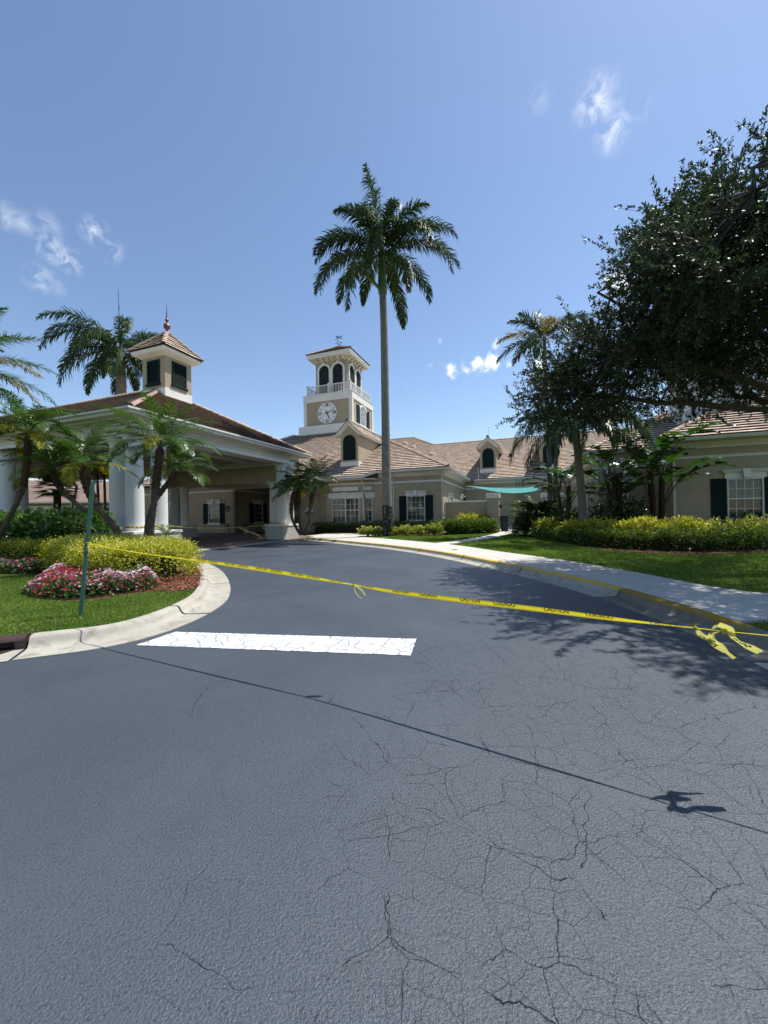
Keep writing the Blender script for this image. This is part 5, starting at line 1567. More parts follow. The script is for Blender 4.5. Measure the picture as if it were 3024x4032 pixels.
f3 = flap([tp_pts[13] + Vector((-.02, 0, -.0)), tp_pts[13] + Vector((.025, .0, -.045)), tp_pts[13] + Vector((.075, -.01, -.075)), tp_pts[13] + Vector((.14, -.02, -.11))], [.015, .035, .05, .04], [.6, 1.3, .8, .5]); f3.text('DADO', .05, .09, -.3, .35, tape, both=True)
f4 = flap([tp_pts[13] + Vector((-.10, 0, .02)), tp_pts[13] + Vector((-.06, .02, .035)), tp_pts[13] + Vector((-.02, .0, .02)), tp_pts[13] + Vector((.01, 0, -.02))], [.02, .05, .05, .02], [1.2, .8, .8, 1.2])
# run on to the right, out of the picture, to a second post
end = Vector((4.95, .42, 1.05))
rb3 = Ribbon([tp_pts[13], tp_pts[13].lerp(end, .4) + Vector((0, 0, -.06)), tp_pts[13].lerp(end, .75) + Vector((0, 0, -.04)), end], [.010, .012, .02, .012], [1.0, .4, .6, .3], 60, .3)
rb3.mesh('band', tape, M_TAPE)
po2 = empty('sign_post', (4.97, .40, .118), 0, 'green metal channel post beyond the right edge holding the tape end', 'post')
mb = MB(); mb.extrude([(x, y, -.25) for x, y in prof], (0, 0, 2.1)); mb.build('channel', M_POST, po2)
# wrap of tape on the first post
wp = tp_pts[0]
mb = MB()
for i in range(4):
    z = wp.z - .10 + i * .03
    c_ = base.lerp(topp, (z - base.z) / (topp.z - base.z))
    mb.tube([(c_.x + .05 * math.cos(a), c_.y + .03 * math.sin(a), z + .008 * math.sin(a + i)) for a in np.linspace(0, 6.28, 13)], .009, 5)
mb.build('tape_wrap', M_TAPE, tape, smooth=True)
flap([wp, wp + Vector((.01, -.03, -.06)), wp + Vector((.02, -.03, -.12)), wp + Vector((.0, -.03, -.18))], [.02, .03, .035, .03], [.2, .8, .4, .1])

# second tape, from the near column round to the far planter columns
far = empty('barrier_tape', (0, 0, 0), 0, 'faded yellow tape hung between the canopy columns across the brick drive', 'tape')
colA, colB = loc(OP, -.52, -8.72, 1.22), loc(OP, -.50, .52, 1.10)
r4 = Ribbon([colA + RX * .38, loc(OP, -.15, -6.5, 1.02), loc(OP, -.2, -4.6, .98), loc(OP, -.2, -2.6, 1.0), loc(OP, -.25, -.8, 1.06), colB + RX * .1 - UX * .40], [.05, .05, .055, .045, .06, .05], [.2, .6, .1, .7, .3, .2], 80, .5, (0, -1, 0))
r4.mesh('band', far, M_TAPE2)
for t in range(14):
    r4.text('CAUTION' if t % 2 else 'CUIDADO', .3 + t * .62, .34, -.3, .3, far)
def flap2(pts, w, tilt):
    Ribbon(pts, w, tilt, 20, .3).mesh('torn_end', far, M_TAPE2, 4)
p = loc(OP, -.2, -4.0, .99)
flap2([p, p + Vector((.35, .2, -.22)), p + Vector((.75, .5, -.40)), p + Vector((1.05, .7, -.62))], [.03, .09, .10, .09], [.3, .5, .6, .5])
p = loc(OP, -.2, -1.9, 1.02); flap2([p, p + Vector((.05, 0, -.12)), p + Vector((.14, 0, -.22)), p + Vector((.2, 0, -.2))], [.03, .07, .08, .06], [.3, .5, .6, .5])
p = loc(OP, -.25, -.6, 1.08); flap2([p, p + Vector((.2, .1, -.2)), p + Vector((.4, .2, -.42))], [.03, .05, .04], [.3, .5, .6])
for (a, b, zz, rad) in ((-.52, -8.72, 1.2, .365), (-.62, -9.80, 1.2, .365), (-.50, .52, 1.1, .365), (-1.62, 1.25, 1.12, .335)):
    c_ = loc(OP, a, b)
    mb = MB(); mb.lathe([(rad, zz - .035), (rad + .006, zz - .03), (rad + .006, zz + .03), (rad, zz + .035)], 28, (c_.x, c_.y)); mb.build('tape_wrap', M_TAPE, far, smooth=True)
    mb = MB()
    for i in range(14):
        a0 = i / 14 * 6.28; pts = []
        for dz in (-.02, .02):
            for da in (0, .2): pts.append((c_.x + (rad + .009) * math.cos(a0 + da), c_.y + (rad + .009) * math.sin(a0 + da), zz + dz))
        mb.add(pts, [(0, 1, 3, 2)])
    mb.build('lettering', M_INK, far)

# ------------------------------------------------------------------ vegetation
def unit(a): return a / np.maximum(np.linalg.norm(a, axis=-1, keepdims=True), 1e-9)
def leaves(name, P, D, N, L, W, tint, mat, parent=None, fold=.12, round_=False):
    """one small folded blade per point: P base, D direction, N normal, L length, W width"""
    P, D, N = np.asarray(P, float), unit(np.asarray(D, float)), np.asarray(N, float)
    S = unit(np.cross(D, N)); N = np.cross(S, D)
    L = np.broadcast_to(L, len(P))[:, None]; W = np.broadcast_to(W, len(P))[:, None]
    n = len(P)
    if round_:
        v = [P, P + D * L * .35 + S * W * .42 + N * W * fold, P + D * L * .75 + S * W * .5 + N * W * fold, P + D * L, P + D * L * .75 - S * W * .5 + N * W * fold, P + D * L * .35 - S * W * .42 + N * W * fold]
    else:
        v = [P, P + D * L * .5 + S * W * .5 + N * W * fold, P + D * L, P + D * L * .5 - S * W * .5 + N * W * fold]
    k = len(v)
    V = np.stack(v, 1).reshape(-1, 3); Q = np.arange(n * k).reshape(n, k)
    return np_mesh(name, V, Q, tint, mat, parent)
def rdir(n, up=0.0):
    d = rng.normal(size=(n, 3)); d[:, 2] += up
    return unit(d)

M_L_OAK = leafmat('oak_leaf', (.014, .026, .011), (.034, .056, .020), (.085, .12, .045), .5, .22, .35)
M_L_CLUS = leafmat('broad_leaf', (.022, .062, .012), (.06, .14, .024), (.17, .27, .06), .28, .25, .6)
M_L_GOLD = leafmat('golden_leaf', (.12, .16, .016), (.38, .385, .045), (.62, .59, .16), .45, .35, .4)
M_L_VARI = leafmat('variegated_leaf', (.03, .075, .012), (.12, .19, .025), (.50, .48, .13), .4, .3, .45)
M_L_SHRUB = leafmat('shrub_leaf', (.025, .055, .01), (.085, .14, .022), (.27, .32, .065), .4, .3, .45)
M_L_FLOW = leafmat('bedding_leaf', (.02, .055, .012), (.05, .11, .02), (.13, .19, .04), .45, .3, .4)
M_L_ROYAL = leafmat('royal_frond', (.018, .036, .011), (.038, .072, .018), (.095, .135, .034), .5, .25, .3)
M_L_DATE = leafmat('date_frond', (.028, .065, .014), (.06, .125, .022), (.17, .24, .05), .35, .28, .55)
M_L_YELL = leafmat('yellowing_frond', (.10, .14, .02), (.26, .25, .025), (.46, .37, .035), .5, .35, .3)
M_L_DRY = leafmat('dry_frond', (.12, .11, .05), (.24, .20, .08), (.36, .30, .14), .7, .3, .2)
M_L_DARK = leafmat('dark_frond', (.014, .030, .008), (.030, .06, .012), (.08, .12, .02), .4, .22, .5)
M_L_BIRD = leafmat('paddle_leaf', (.02, .05, .012), (.04, .09, .018), (.13, .21, .04), .35, .3, .5)
M_RACHIS = std('frond_stem', (.10, .14, .035), .5, .2, 6, 30, .05)
M_TRUNKR = std('royal_trunk', (.19, .178, .152), .9, .22, 5, 30, .5, .03, .2, dirt=(.10, .092, .08), dscale=2.6)
M_SHAFT = std('crownshaft', (.085, .135, .04), .4, .15, 3, 30, .05, .01, .5)
M_TRUNKD = std('fibrous_trunk', (.065, .042, .028), .95, .3, 14, 40, .6, .03, .15)
M_TRUNKG = std('grey_palm_trunk', (.15, .135, .115), .95, .2, 8, 40, .5, .02, .15, dirt=(.12, .10, .085), dscale=4)
M_TRUNKP = std('slim_date_trunk', (.10, .078, .06), .95, .3, 10, 40, .6, .02, .15, dirt=(.045, .036, .028), dscale=5)
M_BARK = std('oak_bark', (.085, .072, .058), .95, .3, 10, 40, .6, .02, .15)
M_WOOD = std('shrub_stem', (.10, .075, .05), .9, .3, 10, 40, .3)
M_LICHEN = std('patchy_bark', (.03, .024, .02), .95, .3, 10, 40, .5, .02, .1, dirt=(.34, .34, .32), dscale=5.5)

def frond(name, parent, az, e0, e1, L, nleaf, ll, lw, mat, base=(0, 0, 0), droop=.5, plum=.25, seed=0, angle=55, rad=.018, stalk=.14, twist=0.0, power=1.15, tintc=.45, sideways=0.0, wind=0.0):
    """pinnate palm leaf as one mesh: arched stem and two rows of drooping leaflets"""
    r = np.random.default_rng(seed)
    n = 26
    t = np.linspace(0, 1, n)
    el = np.radians(e0 + (e1 - e0) * t ** power)
    azz = np.radians(az) + sideways * t ** 1.5
    d = np.stack([np.cos(el) * np.cos(azz), np.cos(el) * np.sin(azz), np.sin(el)], 1)
    C = np.vstack([[0, 0, 0], np.cumsum((d[1:] + d[:-1]) / 2 * (L / (n - 1)), axis=0)]) + np.array(base)
    az0 = np.radians(az) + sideways * t ** 1.5
    side = np.stack([np.sin(az0), -np.cos(az0), np.zeros(n)], 1)
    nrm = np.cross(side, d)
    V = []; Q = []; T = []
    # stem, four sided
    rr = rad * (1 - .85 * t)
    for j in range(n):
        for a, b in ((1, 0), (0, 1), (-1, 0), (0, -1)): V.append(C[j] + (side[j] * a + nrm[j] * b * .7) * rr[j])
    for j in range(n - 1):
        for k in range(4):
            Q.append((j * 4 + k, j * 4 + (k + 1) % 4, j * 4 + 4 + (k + 1) % 4, j * 4 + 4 + k)); T.append(.75)
    tl = stalk + (1 - stalk) * (np.arange(nleaf) + .5) / nleaf
    for s in (-1, 1):
        tt = np.clip(tl + r.normal(0, .3 / nleaf, nleaf), stalk, .998)
        f = lambda A: np.stack([np.interp(tt, t, A[:, i]) for i in range(3)], 1)
        c, dd, sd, nn = f(C), unit(f(d)), unit(f(side)), unit(f(nrm))
        q = (tt - stalk) / (1 - stalk)
        ln = ll * (np.clip(np.sin(np.pi * np.clip(q * .86 + .12, 0, 1)), .15, 1) ** .7) * r.uniform(.85, 1.12, nleaf)
        an = np.radians(angle) * (1 - .45 * q) + r.normal(0, .06, nleaf)
        up = r.normal(0, plum, nleaf) + .12
        D = unit(sd * s * np.sin(an)[:, None] + dd * np.cos(an)[:, None] + nn * up[:, None])
        D2 = D.copy(); D2[:, 2] -= droop * r.uniform(.6, 1.4, nleaf); D2[:, 0] += wind; D2 = unit(D2)
        D3 = D2.copy(); D3[:, 2] -= droop * 1.1; D3 = unit(D3)
        wv = unit(np.cross(D, np.cross(dd, D) + nn * .35)) ; wv = unit(np.cross(D, nn + sd * .2))
        a = c; b = c + D * ln[:, None] * .38; e = b + D2 * ln[:, None] * .36; g = e + D3 * ln[:, None] * .28
        w = lw * r.uniform(.8, 1.2, nleaf)[:, None]
        k0 = len(V)
        pts = np.stack([a - wv * w * .25, a + wv * w * .25, b + wv * w * .5, b - wv * w * .5, e + wv * w * .36, e - wv * w * .36, g + wv * w * .02, g - wv * w * .02], 1).reshape(-1, 3)
        V.extend(pts)
        for i in range(nleaf):
            o = k0 + i * 8
            Q += [(o, o + 1, o + 2, o + 3), (o + 3, o + 2, o + 4, o + 5), (o + 5, o + 4, o + 6, o + 7)]
            tv = float(np.clip(r.normal(tintc, .2), 0, 1)); T += [tv] * 3
    return np_mesh(name, np.array(V), np.array(Q), np.array(T), mat, parent)

# --- hero royal palm and its twin behind the canopy
def royal(name, base, trunk_pts, radii, crown, fronds, label, mat_t=None, scale=1.0, shaft=(1.9, .26), lower_dark=None, group='royal palms', fl={}):
    root = empty(name, base, 0, label, 'palm tree', group)
    pts = [Vector(p) - Vector(base) for p in trunk_pts]
    cp = catmull([list(p) for p in pts], 10); m = len(cp)
    rr = np.interp(np.linspace(0, 1, m), np.linspace(0, 1, len(radii)), radii)
    mb = MB(); rings = []
    # slightly stepped leaf scars
    cp2 = resample(cp, n=110); r2 = np.interp(np.linspace(0, 1, 110), np.linspace(0, 1, m), rr)
    r2 = r2 * (1 + .022 * ((np.arange(110) % 2) * 2 - 1) * (np.random.default_rng(3).random(110) > .35))
    k = int(110 * (lower_dark or 0))
    if k:
        MB().tube([Vector(p) for p in cp2[:k + 1]], [r * 1.06 * (1 + .05 * math.sin(i * 2.1)) for i, r in enumerate(r2[:k + 1])], 16).build('mossy_trunk_base', M_LICHEN, root, smooth=True)
    mb.tube([Vector(p) for p in cp2[max(0, k - 1):]], list(r2[max(0, k - 1):]), 16)
    mb.build('trunk', mat_t or M_TRUNKR, root, smooth=True)
    top = Vector(cp2[-1]); dirv = (Vector(cp2[-1]) - Vector(cp2[-6])).normalized()
    sh = [top + dirv * (shaft[0] * q) for q in (-.03, 0, .12, .35, .7, 1.0)]
    MB().tube(sh, [r2[-1] * 1.1, shaft[1] * .98, shaft[1] * 1.05, shaft[1] * .95, shaft[1] * .72, shaft[1] * .45], 14).build('crownshaft', M_SHAFT, root, smooth=True)
    cb_ = sh[-1]
    for i, q in enumerate(fronds):
        az, e0, e1, L = q[:4]; o = q[4] if len(q) > 4 else {}
        st = sh[4].lerp(sh[5], .6) + Vector((math.cos(R(az)) * .05, math.sin(R(az)) * .05, 0))
        kw = dict(nleaf=int(125 * scale), ll=1.0 * scale, lw=.075 * scale, mat=M_L_ROYAL, base=tuple(st), droop=.75, plum=.45, seed=100 + i + int(abs(base[0]) * 10), rad=.06 * scale, stalk=.12)
        kw.update(fl); kw.update(o)
        frond('frond', root, az, e0, e1, L * scale, **kw)
    return root, sh
rb_ = Vector((.283, 25.3, .1))
tpts = [rb_, at(1522, 1900, 25.3), at(1517, 1600, 25.3), at(1512, 1300, 25.3), at(1507, 1155, 25.3)]
RF_ = [(214, 86, 70, 5.2, dict(droop=.75, angle=66, ll=1.05, plum=.55)), (95, 84, 78, 5.0, dict(angle=4, plum=.03, droop=.02, ll=.6, wind=0, mat=M_L_YELL, nleaf=30, lw=.03)),
       (8, 80, -35, 5.0), (350, 62, -60, 5.6), (2, 45, -72, 5.8), (340, 24, -84, 5.6), (318, 40, -78, 4.6), (300, -20, -89, 5.0),
       (182, 62, -72, 5.2), (190, 44, -78, 4.9), (172, 26, -84, 5.4), (205, 0, -88, 5.6), (228, -30, -89, 5.6, dict(tintc=.7)), (250, 55, -70, 4.4), (285, 62, -60, 4.2), (75, 55, -60, 4.6), (110, 40, -75, 4.8), (140, 30, -80, 4.8), (35, 28, -82, 5.0), (225, 66, -55, 4.4), (325, 72, -30, 4.2), (262, 10, -86, 4.8), (60, -15, -88, 4.6)]
root, sh = royal('royal_palm', rb_, tpts, [.36, .30, .27, .25, .23], None, [(q[0], q[1], q[2], q[3] * 1.10, *q[4:]) for q in RF_], 'tall royal palm rising in front of the clock tower wing', lower_dark=.135, shaft=(2.9, .30))
# dangling sheath of a shed leaf
d0 = sh[1]
MB().tube([d0 + Vector((-.15, -.2, .1)), d0 + Vector((-.7, -.25, .75)), d0 + Vector((-1.3, -.25, 1.25))], [.10, .13, .02], 6).build('leaf_sheath', M_SHAFT, root)
lb = at(478, 1990, 32.5); lb.z = 0
lp = [lb, at(478, 1800, 32.5), at(478, 1560, 32.5), at(476, 1480, 32.5)]
LF_ = [(100, 87, 84, 6.0, dict(angle=4, plum=.03, droop=.02, ll=.35, nleaf=24, lw=.03))]
_r = random.Random(77)
for i in range(22):
    q_ = (i + .5) / 22
    LF_.append((i * 137.5, 76 - 96 * q_ ** 1.15 + _r.uniform(-6, 6), -62 - 26 * q_ ** .5, _r.uniform(5.6, 6.6) * (1 - .12 * q_), dict(power=.95 if q_ > .3 else 1.2)))
LF_ += [(180, 70, -45, 6.6), (172, 52, -74, 6.6), (5, 66, -40, 6.4), (350, 48, -72, 6.2)]
royal('royal_palm', lb, lp, [.42, .40, .40, .38], None, [(q[0] + 35, *q[1:]) for q in LF_], 'royal palm standing behind the porte cochere to the left of its cupola', shaft=(2.2, .36), fl=dict(lw=.085, ll=1.15, nleaf=90))

# --- pygmy date palms
def date_palm(name, label, stems, nf=26, L=1.5, group='date palms', mats=(M_L_DATE, M_L_YELL), ll=.34, lw=.021, seed=1, trunk_mats=None, yellow=.12, rootr=.10):
    """stems: list of (points, base radius, crown scale)"""
    b = Vector(stems[0][0][0])
    root = empty(name, b, 0, label, 'palm tree', group)
    r = random.Random(seed)
    for si, (pts, rad, cs) in enumerate(stems):
        P = resample(catmull([list(Vector(p) - b) for p in pts], 10), n=40)
        rr = [rad * (1.0 + .10 * ((i % 2) * 2 - 1) * (r.random() > .3)) * (1.0 - .12 * i / 40 + (.45 if i > 24 else .45 * max(0, (i - 16)) / 8)) for i in range(40)]
        MB().tube([Vector(p) for p in P[:24]], rr[:24], 10).build('trunk', M_TRUNKP, root, smooth=True)
        MB().tube([Vector(p) for p in P[23:]], rr[23:39] + [rad * .7], 10).build('leaf_base_trunk', M_TRUNKD, root, smooth=True)
        tuft = MB()
        for i in range(46):   # old leaf stubs
            k = r.randint(20, 38); a = r.random() * 6.28
            p = Vector(P[k]); o = Vector((math.cos(a), math.sin(a), .8)).normalized()
            q_ = p + Vector((math.cos(a), math.sin(a), 0)) * rr[k] * .9
            tuft.tube([q_, q_ + o * r.uniform(.05, .13) * (rad / .09)], [.02, .006], 4)
        tuft.build('leaf_stub', M_TRUNKD, root)
        c = P[-1]
        n = int(nf * cs)
        for i in range(n):
            q = (i + .5) / n
            az = i * 137.5 + r.uniform(-14, 14)
            e0 = 84 - 76 * q ** .9 + r.uniform(-6, 6)
            e1 = e0 - (58 + 30 * r.random())
            mat = mats[1] if (q > .8 and r.random() < yellow * 4) else mats[0]
            frond('frond', root, az, e0, max(-89, e1), L * cs ** .5 * r.uniform(.82, 1.1), 66, ll, lw, mat, base=tuple(c), droop=.35, plum=.16, seed=seed * 1000 + si * 100 + i, angle=58, rad=.013, stalk=.2, tintc=r.uniform(.35, .6), sideways=r.uniform(-.25, .25))
    return root
Y4 = 11.3
date_palm('date_palm', 'green date palm with dark trunk beside the near white columns', [([at(590, 2165, Y4), at(598, 2060, Y4), at(612, 1930, Y4), at(632, 1760, Y4)], .085, 1.25), ([at(572, 2160, Y4 + .3), at(578, 2070, Y4 + .3), at(600, 1990, Y4 + .5), at(640, 1930, Y4 + 1.0), at(705, 1850, Y4 + 1.5)], .06, .62)], nf=23, L=1.75, seed=2)
Y3 = 12.2
date_palm('date_palm', 'leaning thick-trunked date palm over the broad-leaved hedge', [([at(482, 2140, Y3), at(455, 2080, Y3), at(395, 2010, Y3), at(350, 1930, Y3), at(325, 1830, Y3)], .10, 1.1), ([at(352, 2010, Y3 + .1), at(325, 2000, Y3 + .2), at(262, 1950, Y3 + .3), at(228, 1905, Y3 + .4), at(205, 1850, Y3 + .4)], .07, .85)], nf=22, L=1.75, ll=.34, seed=3)
Y2 = 11.6
date_palm('date_palm', 'date palm with yellowing fronds at the left edge', [([at(-45, 2180, Y2), at(15, 2075, Y2), at(70, 1970, Y2), at(102, 1860, Y2), at(112, 1710, Y2)], .07, 1.15)], nf=24, L=1.6, mats=(M_L_DATE, M_L_YELL), seed=4, yellow=.6)
# tall one outside the left edge, its fronds reach in
bx_ = Vector((-13.6, 11.8, .1))
tl = empty('date_palm', bx_, 0, 'tall palm outside the left edge whose olive fronds reach into view', 'palm tree', 'date palms')
MB().tube([(0, 0, 0), (.2, 0, 3), (.3, 0, 6.3)], [.22, .19, .17], 12).build('trunk', M_TRUNKD, tl, smooth=True)
for i in range(34):
    az = i * 137.5; q = (i + .5) / 34
    frond('frond', tl, az, 80 - 90 * q, max(-89, 80 - 90 * q - 62), random.uniform(2.3, 2.8), 80, .42, .034, M_L_DRY if (q > .62 and i % 2) else M_L_DATE, base=(.3, 0, 6.3), droop=.25, plum=.3, seed=700 + i, angle=48, rad=.02, stalk=.16, tintc=.5)
# clump of three slim stems by the far planter
Yc = 24.6
date_palm('date_palm', 'clump of three slim date palms beside the far column planter', [
    ([at(1184, 2106, Yc), at(1165, 2075, Yc), at(1150, 2040, Yc), at(1148, 1990, Yc), at(1156, 1935, Yc)], .10, .9), ([at(1190, 2106, Yc + .3), at(1182, 2070, Yc + .3), at(1178, 2000, Yc + .3), at(1176, 1905, Yc + .3)], .10, 1.0), ([at(1197, 2108, Yc), at(1205, 2085, Yc), at(1218, 2060, Yc), at(1222, 2000, Yc), at(1240, 1890, Yc)], .10, 1.25)], nf=20, L=1.8, ll=.44, lw=.026, seed=6, yellow=.08)

# --- foxtail style palm between the wings, and a nearer palm whose crown is lost in the oak
def feather_palm(name, label, pts, rads, fr, mat, seed, L, ll, tm=M_TRUNKG, shaft=None, droop=.4, nleaf=64, lw=.06, plum=.3):
    b = Vector(pts[0]); root = empty(name, b, 0, label, 'palm tree', 'feather palms')
    P = resample(catmull([list(Vector(p) - b) for p in pts], 10), n=60)
    rr = np.interp(np.linspace(0, 1, 60), np.linspace(0, 1, len(rads)), rads) * (1 + .03 * ((np.arange(60) % 3) == 0))
    MB().tube([Vector(p) for p in P], list(rr), 12).build('trunk', tm, root, smooth=True)
    c = Vector(P[-1])
    if shaft:
        MB().tube([c, c + Vector((0, 0, shaft * .3)), c + Vector((0, 0, shaft))], [rr[-1] * 1.15, rr[-1] * 1.2, rr[-1] * .6], 10).build('crownshaft', M_SHAFT, root, smooth=True)
        c = c + Vector((0, 0, shaft * .9))
    for i, (az, e0, e1, k) in enumerate(fr):
        frond('frond', root, az, e0, e1, L * k, nleaf, ll, lw, mat if i % 5 else (M_L_DRY if seed == 31 else mat), base=tuple(c), droop=droop, plum=plum, seed=seed * 100 + i, angle=52, rad=.03, stalk=.12, tintc=.5)
    return root
Yf = 22.5
fb = gp(2165, 2105, .12)
feather_palm('feather_palm', 'slim grey palm with windswept crown left of the oak', [at(2166, 2100, Yf), at(2165, 1900, Yf), at(2155, 1600, Yf), at(2145, 1400, Yf)], [.16, .14, .12, .10], [(156 + 0, 45, -35, 1), (151, 20, -55, 1.05), (185, 62, -20, .9), (170, 78, 20, .8), (95, 82, 40, .9), (30, 70, -5, 1.1), (10, 55, 5, 1.15), (0, 35, -30, 1.1), (350, 20, -50, 1), (340, 60, -20, 1), (260, 50, -50, .8), (285, 30, -65, .8), (80, 40, -50, .9), (120, 25, -60, .9), (215, 10, -65, .9)], M_L_DARK, 31, 3.0, .6, shaft=1.0)
feather_palm('feather_palm', 'second grey palm stem close behind the windswept palm', [at(2182, 2096, Yf + 1), at(2186, 1900, Yf + 1), at(2192, 1700, Yf + 1), at(2200, 1560, Yf + 1)], [.14, .12, .11, .09], [(i * 47 % 360, 70 - i * 7, -20 - i * 4, 1) for i in range(14)], M_L_DARK, 32, 2.1, .5, shaft=.8)
Yq = 17.2
feather_palm('queen_palm', 'queen palm with drooping fronds and pale trunk beneath the oak', [at(2298, 2100, Yq), at(2290, 1950, Yq), at(2276, 1800, Yq), at(2268, 1690, Yq)], [.19, .17, .16, .14], [(200, 60, -85, 1), (180, 40, -88, 1.1), (165, 25, -88, 1.1), (0, 50, -85, 1.2), (10, 30, -88, 1.2), (340, 45, -88, 1.1), (320, 30, -88, 1.1), (300, 55, -85, 1), (270, 30, -88, 1.1), (240, 40, -88, 1.1), (225, 20, -88, 1.0), (90, 50, -80, 1), (60, 40, -80, 1.1), (30, 55, -80, 1.2), (355, 65, -75, 1.3), (345, 12, -89, 1.0), (190, 10, -89, 1.0)], M_L_DARK, 33, 3.5, .85, droop=1.4, nleaf=95, lw=.04)

# --- bird of paradise clumps
def paddle(name, parent, base, az, e0, L, l, w, seed, tint):
    """long stalk with a split paddle blade"""
    r = np.random.default_rng(seed)
    n = 12; t = np.linspace(0, 1, n); el = np.radians(e0 - 42 * t ** 2)
    d = np.stack([np.cos(el) * math.cos(R(az)), np.cos(el) * math.sin(R(az)), np.sin(el)], 1)
    C = np.vstack([[0, 0, 0], np.cumsum(d[1:] * (L / (n - 1)), axis=0)]) + np.array(base)
    V = []; Q = []; T = []
    sd = unit(np.cross(d, [0, 0, 1.0])); nn = np.cross(sd, d)
    for j in range(n):
        rr = .028 * (1 - .5 * t[j])
        for a, b in ((1, 0), (0, 1), (-1, 0), (0, -1)): V.append(C[j] + (sd[j] * a + nn[j] * b) * rr)
    for j in range(n - 1):
        for k in range(4): Q.append((j * 4 + k, j * 4 + (k + 1) % 4, j * 4 + 4 + (k + 1) % 4, j * 4 + 4 + k)); T.append(.35)
    m = 12; e1 = el[-1]; c = C[-1].copy(); dirs = []; pts = [c.copy()]
    for j in range(m):
        e = e1 - math.radians(55) * ((j + 1) / m) ** 1.3
        dv = np.array([math.cos(e) * math.cos(R(az)), math.cos(e) * math.sin(R(az)), math.sin(e)]); c = c + dv * l / m; pts.append(c.copy()); dirs.append(dv)
    pts = np.array(pts); dirs = np.array([dirs[0]] + dirs); s2 = unit(np.cross(dirs, [0, 0, 1.0])); n2 = np.cross(s2, dirs)
    wd = w * np.sin(np.pi * np.clip(np.linspace(.12, 1.0, m + 1), 0, 1)) ** .55; wd[-1] = .01
    for s in (-1, 1):
        tear = 0
        for j in range(m):
            g = .10 if r.random() < .35 else .0
            k0 = len(V); fo = r.uniform(.15, .55)
            a, b = pts[j], pts[j + 1] * (1 - g) + pts[j] * g
            V += [a, b, b + s2[j + 1] * s * wd[j + 1] * (1 - g) + n2[j + 1] * wd[j + 1] * fo - np.array([0, 0, wd[j + 1] * .25 * (g > 0)]), a + s2[j] * s * wd[j] + n2[j] * wd[j] * fo]
            Q.append((k0, k0 + 1, k0 + 2, k0 + 3)); T.append(float(np.clip(tint + r.normal(0, .08), 0, 1)))
    return np_mesh(name, np.array(V), np.array(Q), np.array(T), M_L_BIRD, parent)
def bird(label, pos, n, h, seed):
    root = empty('bird_of_paradise', pos, 0, label, 'plant', 'bird of paradise plants')
    r = random.Random(seed)
    for s in range(4):
        a = s * 1.57 + r.random()
        MB().tube([(math.cos(a) * .18, math.sin(a) * .18, 0), (math.cos(a) * .28, math.sin(a) * .28, h * .42), (math.cos(a) * .34, math.sin(a) * .34, h * .56)], [.10, .085, .06], 8).build('stem', M_TRUNKD, root, smooth=True)
        for i in range(n):
            paddle('leaf', root, (math.cos(a) * .3, math.sin(a) * .3, h * r.uniform(.18, .56)), r.uniform(0, 360), r.uniform(68, 90), h * r.uniform(.18, .32), h * r.uniform(.22, .30), h * .052, seed * 100 + s * 20 + i, r.uniform(.1, .6))
bird('tall bird of paradise plant with paddle leaves before the right building corner', at(2590, 2085, 18.3) * 1.0 - Vector((0, 0, at(2590, 2085, 18.3).z - .12)), 7, 6.3, 41)
bird('bird of paradise clump with torn leaves right of the queen palm', at(2420, 2085, 18.0) - Vector((0, 0, at(2420, 2085, 18.0).z - .12)), 7, 5.8, 42)
bird('darker bird of paradise clump behind the fern bush', at(2225, 2085, 21.5) - Vector((0, 0, at(2225, 2085, 21.5).z - .12)), 6, 5.2, 43)

